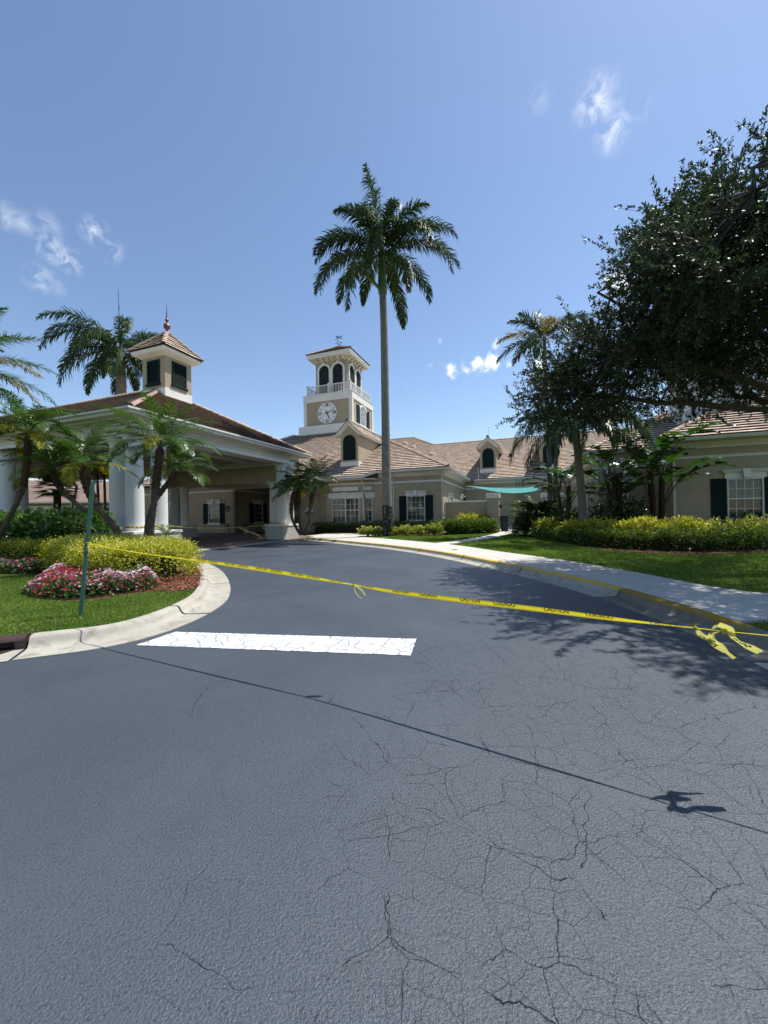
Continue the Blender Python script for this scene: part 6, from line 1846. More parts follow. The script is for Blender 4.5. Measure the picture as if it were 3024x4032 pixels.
# --- shrubs built from leaves over stems or a solid dark core
def blob_core(name, root, V, F, mat):
    MB().add(V, F).build(name, mat, root, smooth=True)
def hedge(name, label, path, half, h, n, size, mat, cat='hedge', base=.12, group=None, top_tint=.25, tint0=.42, rough=.07, leaf_aspect=.55, round_=False, stems=True, core_mat=None, lean=.0, spread=.22, bulge=.15, zlow=.0):
    """leafy mass along a path: leaves sit on its shell and in an outer layer, pointing outwards"""
    P = resample(catmull(path, 8) if len(path) > 2 else np.array(path, float), n=60)
    root = empty(name, (P[0][0], P[0][1], base), 0, label, cat, group)
    org = np.array([P[0][0], P[0][1], base])
    t = np.gradient(P, axis=0); t = unit(t); nr = np.stack([-t[:, 1], t[:, 0]], 1)
    k = rng.random(n) * (len(P) - 1); i = k.astype(int); f = (k - i)[:, None]
    c = P[i] * (1 - f) + P[np.minimum(i + 1, 59)] * f
    N2 = nr[i]
    # superellipse section: angle 0..pi from one side over the top to the other
    a = rng.random(n) * math.pi
    ex = .55
    ca, sa = np.cos(a), np.sin(a)
    x = np.sign(ca) * np.abs(ca) ** ex; z = np.abs(sa) ** ex
    lum = .5 + .5 * np.sin(c[:, 0] * 3.1 + c[:, 1] * 2.3) * np.sin(c[:, 0] * 1.3 - c[:, 1] * 4.1 + a * 2)
    rad = 1 + rough * rng.normal(size=n) + bulge * (lum - .5) - spread * rng.random(n) ** 2.2
    # rounded ends
    endf = np.minimum(1, .5 + np.minimum(k, 59 - k) / 59 * np.linalg.norm(np.diff(P, axis=0), axis=1).sum() / half + .25) ** .5
    m_e = int(n * min(.45, 1.25 * half / (np.linalg.norm(np.diff(P, axis=0), axis=1).sum() + 2.5 * half)))
    pos = np.zeros((n, 3)); pos[:, :2] = c + N2 * (x * half * rad * endf)[:, None]; pos[:, 2] = base + zlow + (h - zlow) * z * rad * (.85 + .15 * endf)
    out = np.zeros((n, 3)); out[:, :2] = N2 * (x * np.abs(ca) ** .2)[:, None]; out[:, 2] = z * .9 + .15
    # rounded ends: the last share of leaves wraps round each end of the path
    ei = rng.random(m_e) < .5
    ph_ = rng.uniform(-math.pi / 2, math.pi / 2, m_e); el_ = rng.uniform(0, math.pi / 2, m_e)
    xr = np.cos(el_) ** ex; zr_ = np.sin(el_) ** ex
    td = np.where(ei[:, None], -t[2], t[-3]); nd2 = np.where(ei[:, None], nr[2], nr[-3]); pe = np.where(ei[:, None], P[0], P[-1])
    hd = td * np.cos(ph_)[:, None] + nd2 * np.sin(ph_)[:, None]
    re = 1 + rough * rng.normal(size=m_e) - spread * rng.random(m_e) ** 2.2
    pos[:m_e, :2] = pe + hd * (xr * half * re)[:, None] - td * half * .25; pos[:m_e, 2] = base + zlow + (h - zlow) * zr_ * re
    out[:m_e, :2] = hd * xr[:, None]; out[:m_e, 2] = zr_ * .9 + .15; z[:m_e] = zr_
    D = unit(unit(out) + rng.normal(0, .55, (n, 3)))
    Nn = unit(unit(out) * .6 + np.array([0, 0, .6]) + rng.normal(0, .5, (n, 3)))
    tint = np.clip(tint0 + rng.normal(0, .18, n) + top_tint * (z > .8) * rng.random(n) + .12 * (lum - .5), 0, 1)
    L = size * rng.uniform(.65, 1.25, n)
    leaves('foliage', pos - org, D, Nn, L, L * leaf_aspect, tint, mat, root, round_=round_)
    # solid dark core added inside the leaves to block light
    V = []; F = []
    m = 10
    for j in range(60):
        ef = min(1, min(j, 59 - j) / 59 * 7 + .25) ** .6
        for q in range(m):
            aa = math.pi * q / (m - 1)
            xx = math.copysign(abs(math.cos(aa)) ** ex, math.cos(aa)) * half * .72 * ef; zz = abs(math.sin(aa)) ** ex * h * .74 * (.6 + .4 * ef)
            V.append((P[j][0] + nr[j][0] * xx - org[0], P[j][1] + nr[j][1] * xx - org[1], max(zlow, zz)))
    for j in range(59):
        for q in range(m - 1): F.append((j * m + q, j * m + q + 1, (j + 1) * m + q + 1, (j + 1) * m + q))
    F.append(tuple(range(m))); F.append(tuple(59 * m + q for q in range(m - 1, -1, -1)))
    MB().add(V, F).build('twigs', core_mat or M_CORE, root)
    return root
M_CORE = std('foliage_dark_core', (.022, .024, .010), .95, .4, 20, 60, .6, .03, .1)  # shade inside the foliage is put into this core colour

g2 = lambda x, y, h=.12: tuple(gp(x, y, h)[:2])
hedge('broad_leaved_hedge', 'tall dark broad-leaved hedge behind the golden hedge at the left', [(-18.5, 15.2), (-14.4, 13.9), (-11.5, 13.3), (-10.1, 13.1)], .85, 1.62, 7500, .16, M_L_CLUS, round_=True, top_tint=.4, tint0=.5, rough=.06, leaf_aspect=.62)
hedge('golden_hedge', 'long clipped yellow green hedge behind the flower rows', [(-17.5, 13.5), (-13.6, 12.35), (-10.6, 11.75), (-9.2, 11.6)], .62, .80, 15000, .065, M_L_GOLD, top_tint=.35, tint0=.34)
hedge('golden_bush', 'rounded golden shrub mass curving round the mulch at the kerb', [(-8.9, 11.2), (-7.3, 10.15), (-6.2, 9.4), (-5.3, 8.95)], 1.0, .86, 32000, .060, M_L_GOLD, cat='shrub', top_tint=.35, tint0=.46)
hedge('golden_bush', 'low golden shrub round the date palm foot near the columns', [(-8.3, 13.3), (-7.1, 12.3), (-6.35, 11.2)], .62, .70, 10000, .060, M_L_GOLD, cat='shrub', top_tint=.35, tint0=.44)
# small coontie like tuft in the golden bush
def tuft(name, label, pos, n, L, ll, mat, cat, seed, e_lo=15, group=None, lw=.02, nl=22):
    root = empty(name, pos, 0, label, cat, group)
    r = random.Random(seed)
    for i in range(n):
        frond('frond', root, i * 137.5, r.uniform(e_lo, 75), r.uniform(-30, 10), L * r.uniform(.7, 1.1), nl, ll, lw, mat, base=(0, 0, .02), droop=.1, plum=.1, seed=seed * 50 + i, rad=.008, stalk=.15, tintc=r.uniform(.3, .7))
    return root
p_ = gp(690, 2190, .5)
tuft('fern_tuft', 'yellow feathery tuft growing in the rounded golden shrub', (-6.1, 9.9, .75), 16, .5, .09, M_L_YELL, 'fern', 51)
tuft('fern_tuft', 'dark green feathery tuft by the plinth of the near columns', at(655, 2118, 14.2), 14, .9, .14, M_L_DATE, 'fern', 52)

# flower beds: mounds of bedding plants
def flowers(name, label, poly, hfun, nl, nf, seed):
    poly = np.array(poly); r = np.random.default_rng(seed)
    root = empty(name, (poly[0][0], poly[0][1], .12), 0, label, 'flower bed', 'flower beds'); org = np.array([poly[0][0], poly[0][1], .12])
    lo, hi = poly.min(0), poly.max(0)
    def inside(p):
        n = len(poly); c = np.zeros(len(p), bool); j = n - 1
        for i in range(n):
            xi, yi, xj, yj = *poly[i], *poly[j]
            c ^= ((yi > p[:, 1]) != (yj > p[:, 1])) & (p[:, 0] < (xj - xi) * (p[:, 1] - yi) / (yj - yi + 1e-12) + xi); j = i
        return c
    def edge(p):
        d = np.full(len(p), 9.0)
        for i in range(len(poly)):
            a, b = poly[i - 1], poly[i]; ab = b - a
            t = np.clip(((p - a) @ ab) / (ab @ ab + 1e-9), 0, 1)[:, None]; d = np.minimum(d, np.linalg.norm(p - a - t * ab, axis=1))
        return d
    def sample(n):
        out = np.zeros((0, 2))
        while len(out) < n:
            p = lo + (hi - lo) * r.random((n, 2)); out = np.vstack([out, p[inside(p)]])
        return out[:n]
    def height(p): return hfun * np.clip(edge(p) / .22, 0, 1) ** .5 * (.82 + .18 * np.sin(p[:, 0] * 7.1) * np.sin(p[:, 1] * 6.3 + 1))
    p = sample(nl); z = height(p) * (1 - .75 * r.random(nl) ** 2.5)
    pos = np.c_[p, z + .12]
    leaves('foliage', pos - org, unit(r.normal(size=(nl, 3)) + [0, 0, .35]), unit(r.normal(0, .5, (nl, 3)) + [0, 0, 1]), r.uniform(.05, .085, nl), r.uniform(.022, .036, nl), np.clip(r.normal(.45, .22, nl), 0, 1), M_L_FLOW, root)
    # five-petalled flowers, gathered in drifts of one colour
    p = sample(nf); z = height(p) + r.uniform(.0, .035, nf); e = edge(p)
    pat = np.sin(p[:, 0] * 2.3 + 1.1) + np.sin(p[:, 1] * 2.9 - p[:, 0] * 1.7) + r.normal(0, .75, nf)
    tone = np.where(pat > .9, .95, np.where(pat > .1, .62, np.where(pat > -.75, .30, .05))) + r.normal(0, .02, nf)
    nrm = unit(r.normal(0, .45, (nf, 3)) + [0, -.35, 1.0]); rad = r.uniform(.017, .027, nf)
    u1 = unit(np.cross(nrm, r.normal(size=(nf, 3)))); u2 = np.cross(nrm, u1)
    C = np.c_[p, z + .135] - org
    V = []; T = []
    for k in range(5):
        a0 = 2 * math.pi * k / 5
        for rr_, aa in ((0.08, 0), (.85, -.46), (1.0, 0), (.85, .46)):
            V.append(C + (u1 * math.cos(a0 + aa) + u2 * math.sin(a0 + aa)) * (rad * rr_)[:, None] + nrm * (rad * .12 * (rr_ > .5))[:, None])
    V = np.stack(V, 1).reshape(-1, 3); Q = np.arange(nf * 20).reshape(-1, 4)
    np_mesh('blossoms', V, Q, np.repeat(np.clip(tone, 0, 1), 5), M_PETAL, root)
    sm = MB()
    pts = [(x, y) for x, y in (poly - poly.mean(0)) * .86 + poly.mean(0)]
    sm.prism([(x - org[0], y - org[1]) for x, y in pts], .0, hfun * .55); sm.build('stems', M_CORE, root)  # solid block in the dark core colour, no single stems
    return root
def petal():
    m, nt, p = base_mat('petal')
    at_ = nd(nt, 'ShaderNodeAttribute', attribute_name='tint'); rp = nd(nt, 'ShaderNodeValToRGB'); rp.color_ramp.interpolation = 'CONSTANT'
    el = rp.color_ramp.elements
    el[0].position = 0; el[0].color = (.42, .012, .03, 1); el[1].position = .18; el[1].color = (.40, .012, .13, 1)
    for pos, c in ((.46, (.72, .26, .42)), (.80, (.80, .68, .68))):
        e = el.new(pos); e.color = (*c, 1)
    nt.links.new(at_.outputs['Fac'], rp.inputs[0]); nt.links.new(rp.outputs[0], p.inputs['Base Color']); p.inputs['Roughness'].default_value = .6
    tr = nd(nt, 'ShaderNodeBsdfTranslucent'); nt.links.new(rp.outputs[0], tr.inputs[0]); mx = nd(nt, 'ShaderNodeMixShader'); mx.inputs[0].default_value = .3
    nt.links.new(p.outputs[0], mx.inputs[1]); nt.links.new(tr.outputs[0], mx.inputs[2]); nt.links.new(mx.outputs[0], nt.nodes['Material Output'].inputs['Surface'])
    return m
M_PETAL = petal()
fl1 = [g2(*q) for q in ((92, 2340), (130, 2358), (250, 2366), (350, 2360), (480, 2343), (570, 2330), (630, 2318), (626, 2285))] + [(-6.9, 9.0), (-7.6, 9.7), (-8.6, 10.6), (-9.1, 10.3)]
flowers('flower_bed', 'bright mound of pink, red and white flowers behind the green post', fl1, .36, 11000, 2500, 5)
fl2 = [g2(0, 2262), g2(120, 2264), (-9.3, 10.35), (-9.2, 10.9), (-12.4, 11.5), (-16.8, 12.9), (-16.6, 11.6)]
flowers('flower_bed', 'shaded strip of pink flowers along the golden hedge at the left', fl2, .36, 9000, 1700, 6)

# centre bed in front of the wing
def shrub(name, label, pos, rx, ry, h, n, size, mat, seed, cat='shrub', group=None, tint0=.45, base_z=.12, aspect=.42, bare=0.0, round_=False):
    r = np.random.default_rng(seed)
    root = empty(name, (pos[0], pos[1], base_z), 0, label, cat, group)
    d = unit(r.normal(size=(n, 3))); d[:, 2] = np.abs(d[:, 2]) * (1 - bare) + bare
    d = unit(d)
    lum = .8 + .35 * np.sin(d[:, 0] * 6 + seed) * np.sin(d[:, 1] * 7 + seed * 2) * np.sin(d[:, 2] * 5 + 1)
    rad = (1 - .45 * r.random(n) ** 2) * lum
    pos3 = d * rad[:, None] * [rx, ry, h]; pos3[:, 2] = np.abs(pos3[:, 2]) * (1 - bare * .3) + bare * .1 * h
    L = size * r.uniform(.6, 1.25, n)
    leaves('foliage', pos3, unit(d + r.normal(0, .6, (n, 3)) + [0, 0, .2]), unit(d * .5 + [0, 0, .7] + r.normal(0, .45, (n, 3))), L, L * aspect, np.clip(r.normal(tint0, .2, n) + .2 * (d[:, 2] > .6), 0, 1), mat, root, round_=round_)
    sm = MB(); q = random.Random(seed)
    for i in range(12):
        a = q.random() * 6.28; k = q.uniform(.3, .75)
        sm.tube([(0.05 * math.cos(a), .05 * math.sin(a), 0), (math.cos(a) * rx * k * .6, math.sin(a) * ry * k * .6, h * .5), (math.cos(a) * rx * k, math.sin(a) * ry * k, h * q.uniform(.6, .85))], [.016, .012, .005], 5)
    sm.build('stems', M_WOOD, root)
    return root
hedge('clipped_hedge', 'dark clipped hedge under the bay and shuttered window', [tuple(loc(OW, -10.6, -1.55)[:2]), tuple(loc(OW, -5, -1.45)[:2]), tuple(loc(OW, .2, -1.1)[:2])], .45, .85, 9000, .10, M_L_SHRUB, top_tint=.2, tint0=.3)
rs = random.Random(5)
for i, (px, py, w, h, what) in enumerate(((1448, 2112, .75, .75, 'pale variegated shrub beneath the right half of the bay window'), (1492, 2111, .4, .7, 'small thin variegated shrub left of the royal palm trunk'), (1548, 2111, .45, .7, 'small variegated shrub just right of the royal palm trunk'), (1598, 2111, .72, .8, 'yellowish variegated shrub under the left dark shutter'), (1655, 2110, .72, .75, 'yellowish variegated shrub beneath the shuttered window'), (1710, 2109, .85, .95, 'leafy variegated shrub under the right dark shutter'))):
    p = gp(px, py, .12)
    shrub('variegated_shrub', what, p, w, .5, h, 1500, .15, M_L_VARI, 60 + i, group='variegated shrubs by the wing', tint0=.68 if i != 5 else .5, bare=.25)
p = gp(1790, 2106, .12)
hedge('clipped_hedge', 'dark green clipped shrub row in front of the courtyard wall', [tuple(gp(1750, 2106, .12)[:2]), tuple(gp(1820, 2104, .12)[:2]), tuple(gp(1935, 2098, .12)[:2])], .6, .95, 7000, .12, M_L_SHRUB, top_tint=.3, tint0=.38)
shrub('croton_shrub', 'bright yellow leaved shrub against the low courtyard wall', loc(OW, 2.3, .35), 1.7, .65, 1.55, 3600, .24, M_L_GOLD, 71, tint0=.42, aspect=.4)
shrub('leafy_shrub', 'rounded dark shrub at the foot of the courtyard pier', loc(OW, 3.35, .1), .9, .6, 1.2, 2200, .20, M_L_SHRUB, 72, tint0=.5)

# fern mass at the courtyard gap
fx = gp(2140, 2112, .12)
fr_ = empty('fern_bush', (fx.x, fx.y + .6, .12), 0, 'large dark fern bush with yellow green tips left of the queen palm', 'shrub')
r = random.Random(9)
for i in range(95):
    a = r.random() * 6.28; k = r.random() ** .6
    frond('frond', fr_, math.degrees(a) + r.uniform(-25, 25), r.uniform(35, 86), r.uniform(-40, 5), r.uniform(1.0, 1.5), 30, .26, .055, M_L_DARK if r.random() < .62 else (M_L_YELL if r.random() < .30 else M_L_SHRUB), base=(math.cos(a) * k * 1.35, math.sin(a) * k * .8, r.uniform(.1, 1.75)), droop=.12, plum=.12, seed=900 + i, rad=.012, stalk=.12, tintc=r.uniform(.2, .6), angle=62)
nn_ = 3200; dd_ = unit(rng.normal(size=(nn_, 3))); dd_[:, 2] = np.abs(dd_[:, 2])
leaves('foliage', dd_ * [1.55, 1.0, 1.9] * (1 - .5 * rng.random((nn_, 1)) ** 2), unit(dd_ + rng.normal(0, .6, (nn_, 3))), unit(dd_ + [0, 0, .8]), .22, .07, np.clip(rng.normal(.25, .15, nn_), 0, 1), M_L_DARK, fr_)
shrub('courtyard_shrub', 'loose green shrub beside the fern bush at the courtyard gap', loc(OW, 6.0, 1.3), .9, .8, 1.9, 1500, .16, M_L_SHRUB, 74, tint0=.4, base_z=.14)
tuft('spiky_plant', 'small dark spiky plant at the edge of the courtyard path', gp(2025, 2107, .13), 18, .8, .05, M_L_DARK, 'plant', 53, lw=.03)
# right bed: clipped front hedge, yellow shrubs behind
hp = [g2(2150, 2122), g2(2260, 2143), g2(2420, 2160), g2(2620, 2170), g2(2820, 2172), (16.5, 13.9)]
hp = [(x + .25, y + .55) for x, y in hp]
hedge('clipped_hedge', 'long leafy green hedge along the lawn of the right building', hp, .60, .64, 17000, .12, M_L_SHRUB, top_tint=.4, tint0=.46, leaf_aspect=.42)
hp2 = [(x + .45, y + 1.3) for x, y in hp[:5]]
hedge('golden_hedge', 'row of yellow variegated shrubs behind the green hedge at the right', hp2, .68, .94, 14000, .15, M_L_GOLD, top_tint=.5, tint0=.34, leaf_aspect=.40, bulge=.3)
for i, (px, w, h, lab) in enumerate(((2805, .7, 1.15, 'separate yellow variegated shrub below the dark shuttered window'), (2900, .5, 1.1, 'smaller yellow variegated shrub right of the shuttered window middle'), (2990, .9, 1.25, 'yellow variegated shrub at the far right edge of the bed'))):
    p = at(px, 2100, 15.2 + .25 * i); shrub('variegated_shrub', lab, (p.x, p.y), w, .6, h, 1500, .16, M_L_VARI, 80 + i, group='variegated shrubs at the right', tint0=.62)
for i, px in enumerate((2860, 3000)):
    q = loc(WR, 2.6 + i * 2.0, -1.0); shrub('dark_shrub', ('dark shrub below the shaded shuttered window', 'dark shrub right of the shaded shuttered window')[i], q, .95, .7, 1.35, 1800, .14, M_L_DARK, 85 + i, tint0=.3)

for i, (px, yy, w, h, lab) in enumerate(((2370, 17.3, 1.0, 2.1, 'dark leafy shrub right of the queen palm trunk'), (2490, 17.6, 1.0, 2.3, 'dark leafy shrub between the bird of paradise clumps'), (2235, 18.6, .9, 1.9, 'dark leafy shrub left of the queen palm trunk'))):
    q = at(px, 2090, yy); shrub('dark_shrub', lab, q, w, .8, h, 2300, .20, M_L_DARK, 95 + i, tint0=.35, aspect=.36)

# potted plants by the entrance
for i, (a, b, lab) in enumerate(((-11.6, 7.4, 'potted plant left of the entrance under the lantern'), (-9.6, 7.6, 'potted plant right of the lantern by the entrance'))):
    c = loc(OP, a, b, .02)
    rt_ = empty('potted_plant', c, 0, lab, 'plant', 'potted plants at the entrance')
    MB().lathe([(.16, 0), (.24, .45), (.27, .5), (.22, .5)], 14).build('pot', M_PED, rt_, smooth='auto')
    for j in range(12): frond('leaf', rt_, j * 137.5, random.uniform(30, 85), random.uniform(-30, 20), random.uniform(.5, .9), 14, .16, .03, M_L_DARK, base=(0, 0, .48), seed=300 + i * 20 + j, rad=.008)

# --- live oak at the right; trunk stands outside the frame
oak = empty('live_oak', (11.9, 8.9, .1), 0, 'large dark live oak overhanging from the right', 'tree')
oo = np.array([11.9, 8.9, .1])
ELL = [((9.0, 9.2, 7.0), (2.9, 2.8, 2.0), .85), ((6.9, 8.3, 6.9), (1.6, 1.7, 1.5), .46), ((6.5, 9.6, 5.6), (1.8, 1.7, 1.2), .62), ((5.2, 10.2, 4.75), (2.0, 1.4, .8), .52), ((7.8, 10.4, 5.2), (2.6, 1.8, .85), .5), ((7.6, 7.4, 7.2), (1.6, 1.5, 1.5), .45), ((5.7, 6.3, 5.9), (1.1, 1.1, 1.0), .28), ((5.6, 8.0, 5.6), (1.1, 1.2, 1.0), .30), ((8.8, 8.8, 8.4), (2.0, 1.6, .8), .36), ((11.6, 8.8, 6.4), (3.0, 3.4, 2.6), .6), ((9.2, 6.4, 5.2), (2.0, 1.6, .8), .4), ((10.4, 12.4, 6.6), (2.6, 2.2, 1.6), .4), ((13.2, 12.8, 7.2), (3.0, 2.8, 2.0), .5), ((15.0, 10.0, 7.2), (3.4, 3.4, 2.4), .55), ((16.5, 14.5, 7.4), (3.4, 3.0, 2.2), .5), ((7.1, 5.1, 6.2), (1.3, 1.0, 1.0), .34), ((8.8, 6.0, 6.2), (1.7, 1.2, 1.0), .36)]
tw_p = []; tw_d = []
for (c, rad, wgt) in ELL:
    m = int(1500 * wgt)
    d = unit(rng.normal(size=(m, 3))); k = rng.random(m) ** .42
    lum = 1 + .22 * np.sin(d[:, 0] * 7 + c[0] * 3) * np.sin(d[:, 1] * 6 + c[1]) * np.sin(d[:, 2] * 7 + c[2])
    p = np.array(c) + d * (k * lum)[:, None] * np.array(rad)
    tw_p.append(p); tw_d.append(unit(d + rng.normal(0, .5, (m, 3)) + [0, 0, .25]))
tw_p = np.vstack(tw_p); tw_d = np.vstack(tw_d)
# open gaps: drop twigs where a slow wave is low
gap = np.sin(tw_p[:, 0] * 2.4 + tw_p[:, 2] * 1.7) + np.sin(tw_p[:, 1] * 2.1 - tw_p[:, 2] * 2.3 + 1.0) + np.sin(tw_p[:, 0] * 1.3 - tw_p[:, 1] * 1.9 + 2)
ok = gap > -.85
tw_p, tw_d = tw_p[ok], tw_d[ok]
nt_ = len(tw_p); per = 36
tl_ = rng.uniform(.35, .75, nt_)
k = rng.random((nt_, per)) ** .7
cur = rng.normal(0, .25, (nt_, 3))
pos = tw_p[:, None, :] + tw_d[:, None, :] * (k * tl_[:, None])[..., None] + cur[:, None, :] * (k ** 2 * .5 * tl_[:, None])[..., None]
pos = pos.reshape(-1, 3) + rng.normal(0, .012, (nt_ * per, 3))
tdir_ = np.repeat(tw_d, per, axis=0)
D = unit(tdir_ * .7 + rng.normal(0, .7, (nt_ * per, 3)))
Nn = unit(rng.normal(0, .6, (nt_ * per, 3)) + [0, 0, .7])
L = rng.uniform(.055, .10, nt_ * per)
leaves('crown', pos - oo, D, Nn, L, L * .42, np.clip(rng.normal(.45, .22, nt_ * per), 0, 1), M_L_OAK, oak)
# twigs: thin triangular prisms
a_ = tw_p - oo; b_ = a_ + tw_d * tl_[:, None] + cur * (.5 * tl_)[:, None]
s1_ = unit(np.cross(tw_d, [0.3, .2, 1.0])) * .006; s2_ = np.cross(tw_d, s1_)
V = np.stack([a_ + s1_, a_ - s1_ * .5 + s2_, a_ - s1_ * .5 - s2_, b_ + s1_ * .4, b_ - s1_ * .2 + s2_ * .4, b_ - s1_ * .2 - s2_ * .4], 1).reshape(-1, 3)
i6 = np.arange(nt_)[:, None] * 6
Q = np.stack([np.stack([i6[:, 0] + q, i6[:, 0] + (q + 1) % 3, i6[:, 0] + 3 + (q + 1) % 3, i6[:, 0] + 3 + q], 1) for q in range(3)], 1).reshape(-1, 4)
np_mesh('twigs', V, Q, np.full(len(Q), .5), M_BARK, oak)
MB().tube([Vector((0, 0, -.1)), Vector((0, 0, 1.0)), Vector((-.15, .1, 2.2)), Vector((-.2, .1, 3.7))], [.46, .38, .35, .36], 14).build('trunk', M_BARK, oak, smooth=True)
fork = Vector((-.2, .1, 3.6))
def limb(pts, r0, r1):
    P = resample(catmull([list(p) for p in pts], 8), n=22)
    P[1:-1] += rng.normal(0, .03, (20, 3))
    MB().tube([Vector(p) for p in P], list(np.linspace(r0, r1, 22)), 8).build('limb', M_BARK, oak, smooth=True)
    return P
W_ = lambda x, y, z: Vector((x, y, z)) - Vector(oo)
ends = []
for tgt, mid in ((W_(3.9, 10.1, 4.6), W_(7.6, 9.7, 4.3)), (W_(5.2, 9.0, 6.8), W_(7.6, 9.0, 5.0)), (W_(7.4, 8.5, 9.2), W_(8.7, 8.8, 6.0)), (W_(6.2, 6.2, 7.2), W_(8.2, 7.6, 5.0)), (W_(9.5, 9.5, 9.0), W_(9.4, 9.1, 6.0)), (W_(12.6, 8.5, 7.4), W_(10.9, 8.8, 5.0)), (W_(8.0, 6.2, 4.9), W_(9.0, 7.4, 4.2)), (W_(10.4, 12.2, 6.6), W_(9.9, 10.6, 4.8))):
    P = limb([fork, fork.lerp(mid, .5), mid, mid.lerp(tgt, .55) + Vector((0, 0, .15)), tgt], .12, .025)
    ends.append(P)
allp = np.vstack([e[6:] for e in ends])
pick = rng.choice(nt_, 900, replace=False)
br = MB()
for i in pick:
    q = tw_p[i] - oo; j = int(np.argmin(np.linalg.norm(allp - q, axis=1)))
    if np.linalg.norm(allp[j] - q) > 1.5: continue
    s = Vector(allp[j]); e = Vector(q); m_ = s.lerp(e, .55) + Vector(rng.normal(0, .12, 3))
    br.tube([s, m_, e], [.022, .014, .006], 5, cap=False)
tag(br.build('branches', M_BARK, oak), kind='stuff')

# --- background seen under the canopy and over it
bg = empty('far_building', (-34, 44, 0), .35, 'pale low building with brown roof seen between the canopy columns', 'building')
MB().box(-14, 22, 0, 8, 0, 3.6).build('wall', M_STUCCO, bg)
for z0, z1 in ((1.1, 1.35), (3.0, 3.2)): MB().box(-14, 22, -.12, -.002, z0, z1).build('wall_band', M_WHITE, bg)
for i in range(7):
    x = -11 + i * 4.6
    w_ = MB().box(x, x + 1.6, -.06, -.003, 1.6, 2.8).build('window', M_WHITE, bg)
    for k in range(2): MB().box(x + .08 + k * .75, x + .77 + k * .75, -.09, -.061, 1.7, 2.72).build('pane', M_ROOM_DARK, w_)
MB().add([(-15, -1, 3.6), (23, -1, 3.6), (19, 4, 6.4), (-11, 4, 6.4), (-15, 9, 3.6), (23, 9, 3.6)], [(0, 1, 2, 3), (5, 4, 3, 2), (1, 5, 2), (4, 0, 3), (0, 4, 5, 1)]).build('roof', std('brown_roof', (.20, .14, .11), .9, .2, 1, 10, .2), bg)
MB().box(-15, 23, -1.05, -.9, 3.45, 3.62).build('gutter', M_WHITE, bg)
aw = empty('green_awning', at(300, 2030, 27), 0, 'dark teal awning showing above the broad-leaved hedge', 'awning')
M_TEAL = std('teal_canvas', (.02, .10, .08), .8, .1, 2, 20, 0)
aw.location.z = 0
MB().add([(-2, 0, 1.75), (2, 0, 1.75), (1.6, .9, 2.35), (-1.6, .9, 2.35), (-2, 1.8, 1.75), (2, 1.8, 1.75)], [(0, 1, 2, 3), (5, 4, 3, 2), (1, 5, 2), (4, 0, 3)]).build('canvas', M_TEAL, aw)
for x in (-1.9, 1.9):
    for y in (.05, 1.75): MB().tube([(x, y, 0), (x, y, 1.76)], .04, 6).build('pole', M_WHITE, aw)
# fan palm in the background
fpb = at(225, 2030, 25); fpb.z = 0
fp = empty('fan_palm', fpb, 0, 'small fan palm with round grey crown beyond the canopy', 'palm tree')
ctop = at(222, 1925, 25).z
MB().tube([(0, 0, 0), (.02, 0, ctop - .5), (0, 0, ctop - .1)], [.22, .2, .26], 10).build('trunk', M_TRUNKD, fp, smooth=True)
for i in range(34):
    r = np.random.default_rng(1200 + i)
    az, el_ = i * 2.4, math.radians(80 - 110 * (i / 34) ** .8)
    d = np.array([math.cos(el_) * math.cos(az), math.cos(el_) * math.sin(az), math.sin(el_)]); c = np.array([0, 0, ctop]) + d * .6
    sd = unit(np.cross(d, [0, 0, 1.0])); n = 22; an = np.linspace(-1.25, 1.25, n)
    DD = d[None] * np.cos(an)[:, None] + sd[None] * np.sin(an)[:, None]; DD[:, 2] -= .15
    o = leaves('fan_leaf', np.repeat(c[None], n, 0), DD, np.repeat(np.cross(sd, d)[None], n, 0), r.uniform(.7, .95), .06, np.clip(r.normal(.5, .15, n), 0, 1), M_L_DRY if i % 3 == 0 else M_L_DATE, fp)
# bare winter tree
def bare(pos, h, label, seed):
    root = empty('bare_tree', pos, 0, label, 'tree')
    r = random.Random(seed); mb = MB(); tr = MB()
    def grow(p, d, L, rad, lev):
        e = p + d * L; m_ = p.lerp(e, .5) + Vector((r.uniform(-1, 1), r.uniform(-1, 1), r.uniform(-.3, .8))) * L * .07
        (tr if lev == 0 else mb).tube([p, m_, e], [rad, rad * .85, rad * .65], 6 if lev < 2 else 4, cap=False)
        if lev >= 6: return
        for i in range(r.choice((2, 2, 3))):
            nd_ = (d + Vector((r.uniform(-1, 1), r.uniform(-1, 1), r.uniform(-.45, .6))) * .85).normalized()
            grow(e, nd_, L * r.uniform(.62, .85), rad * .62, lev + 1)
    grow(Vector((0, 0, 0)), Vector((.02, 0, 1)), h * .36, .17, 0)
    tr.build('trunk', M_BARK, root, smooth=True); tag(mb.build('branches', M_BARK, root, smooth=True), kind='stuff')
bp = at(300, 2030, 36); bp.z = 0
bare(bp, 13.2, 'bare branching tree behind the porte cochere roof', 4)
for i, (px, yy) in enumerate(((385, 30), (412, 31))):
    q = at(px, 2030, yy); q.z = 0
    rt_ = empty('thin_palm', q, 0, ('thin palm stem seen between the near columns', 'second thin palm stem closer to the near columns')[i], 'palm tree')
    MB().tube([(0, 0, 0), (.05, 0, 3), (0, 0, 5.2)], [.12, .1, .09], 8).build('trunk', M_TRUNKG, rt_, smooth=True)
    for j in range(12): frond('frond', rt_, j * 137.5, 70 - j * 6, -30 - j * 4, 1.5, 24, .4, .04, M_L_YELL if i and j % 2 else M_L_DATE, base=(0, 0, 5.2), seed=1300 + i * 20 + j)

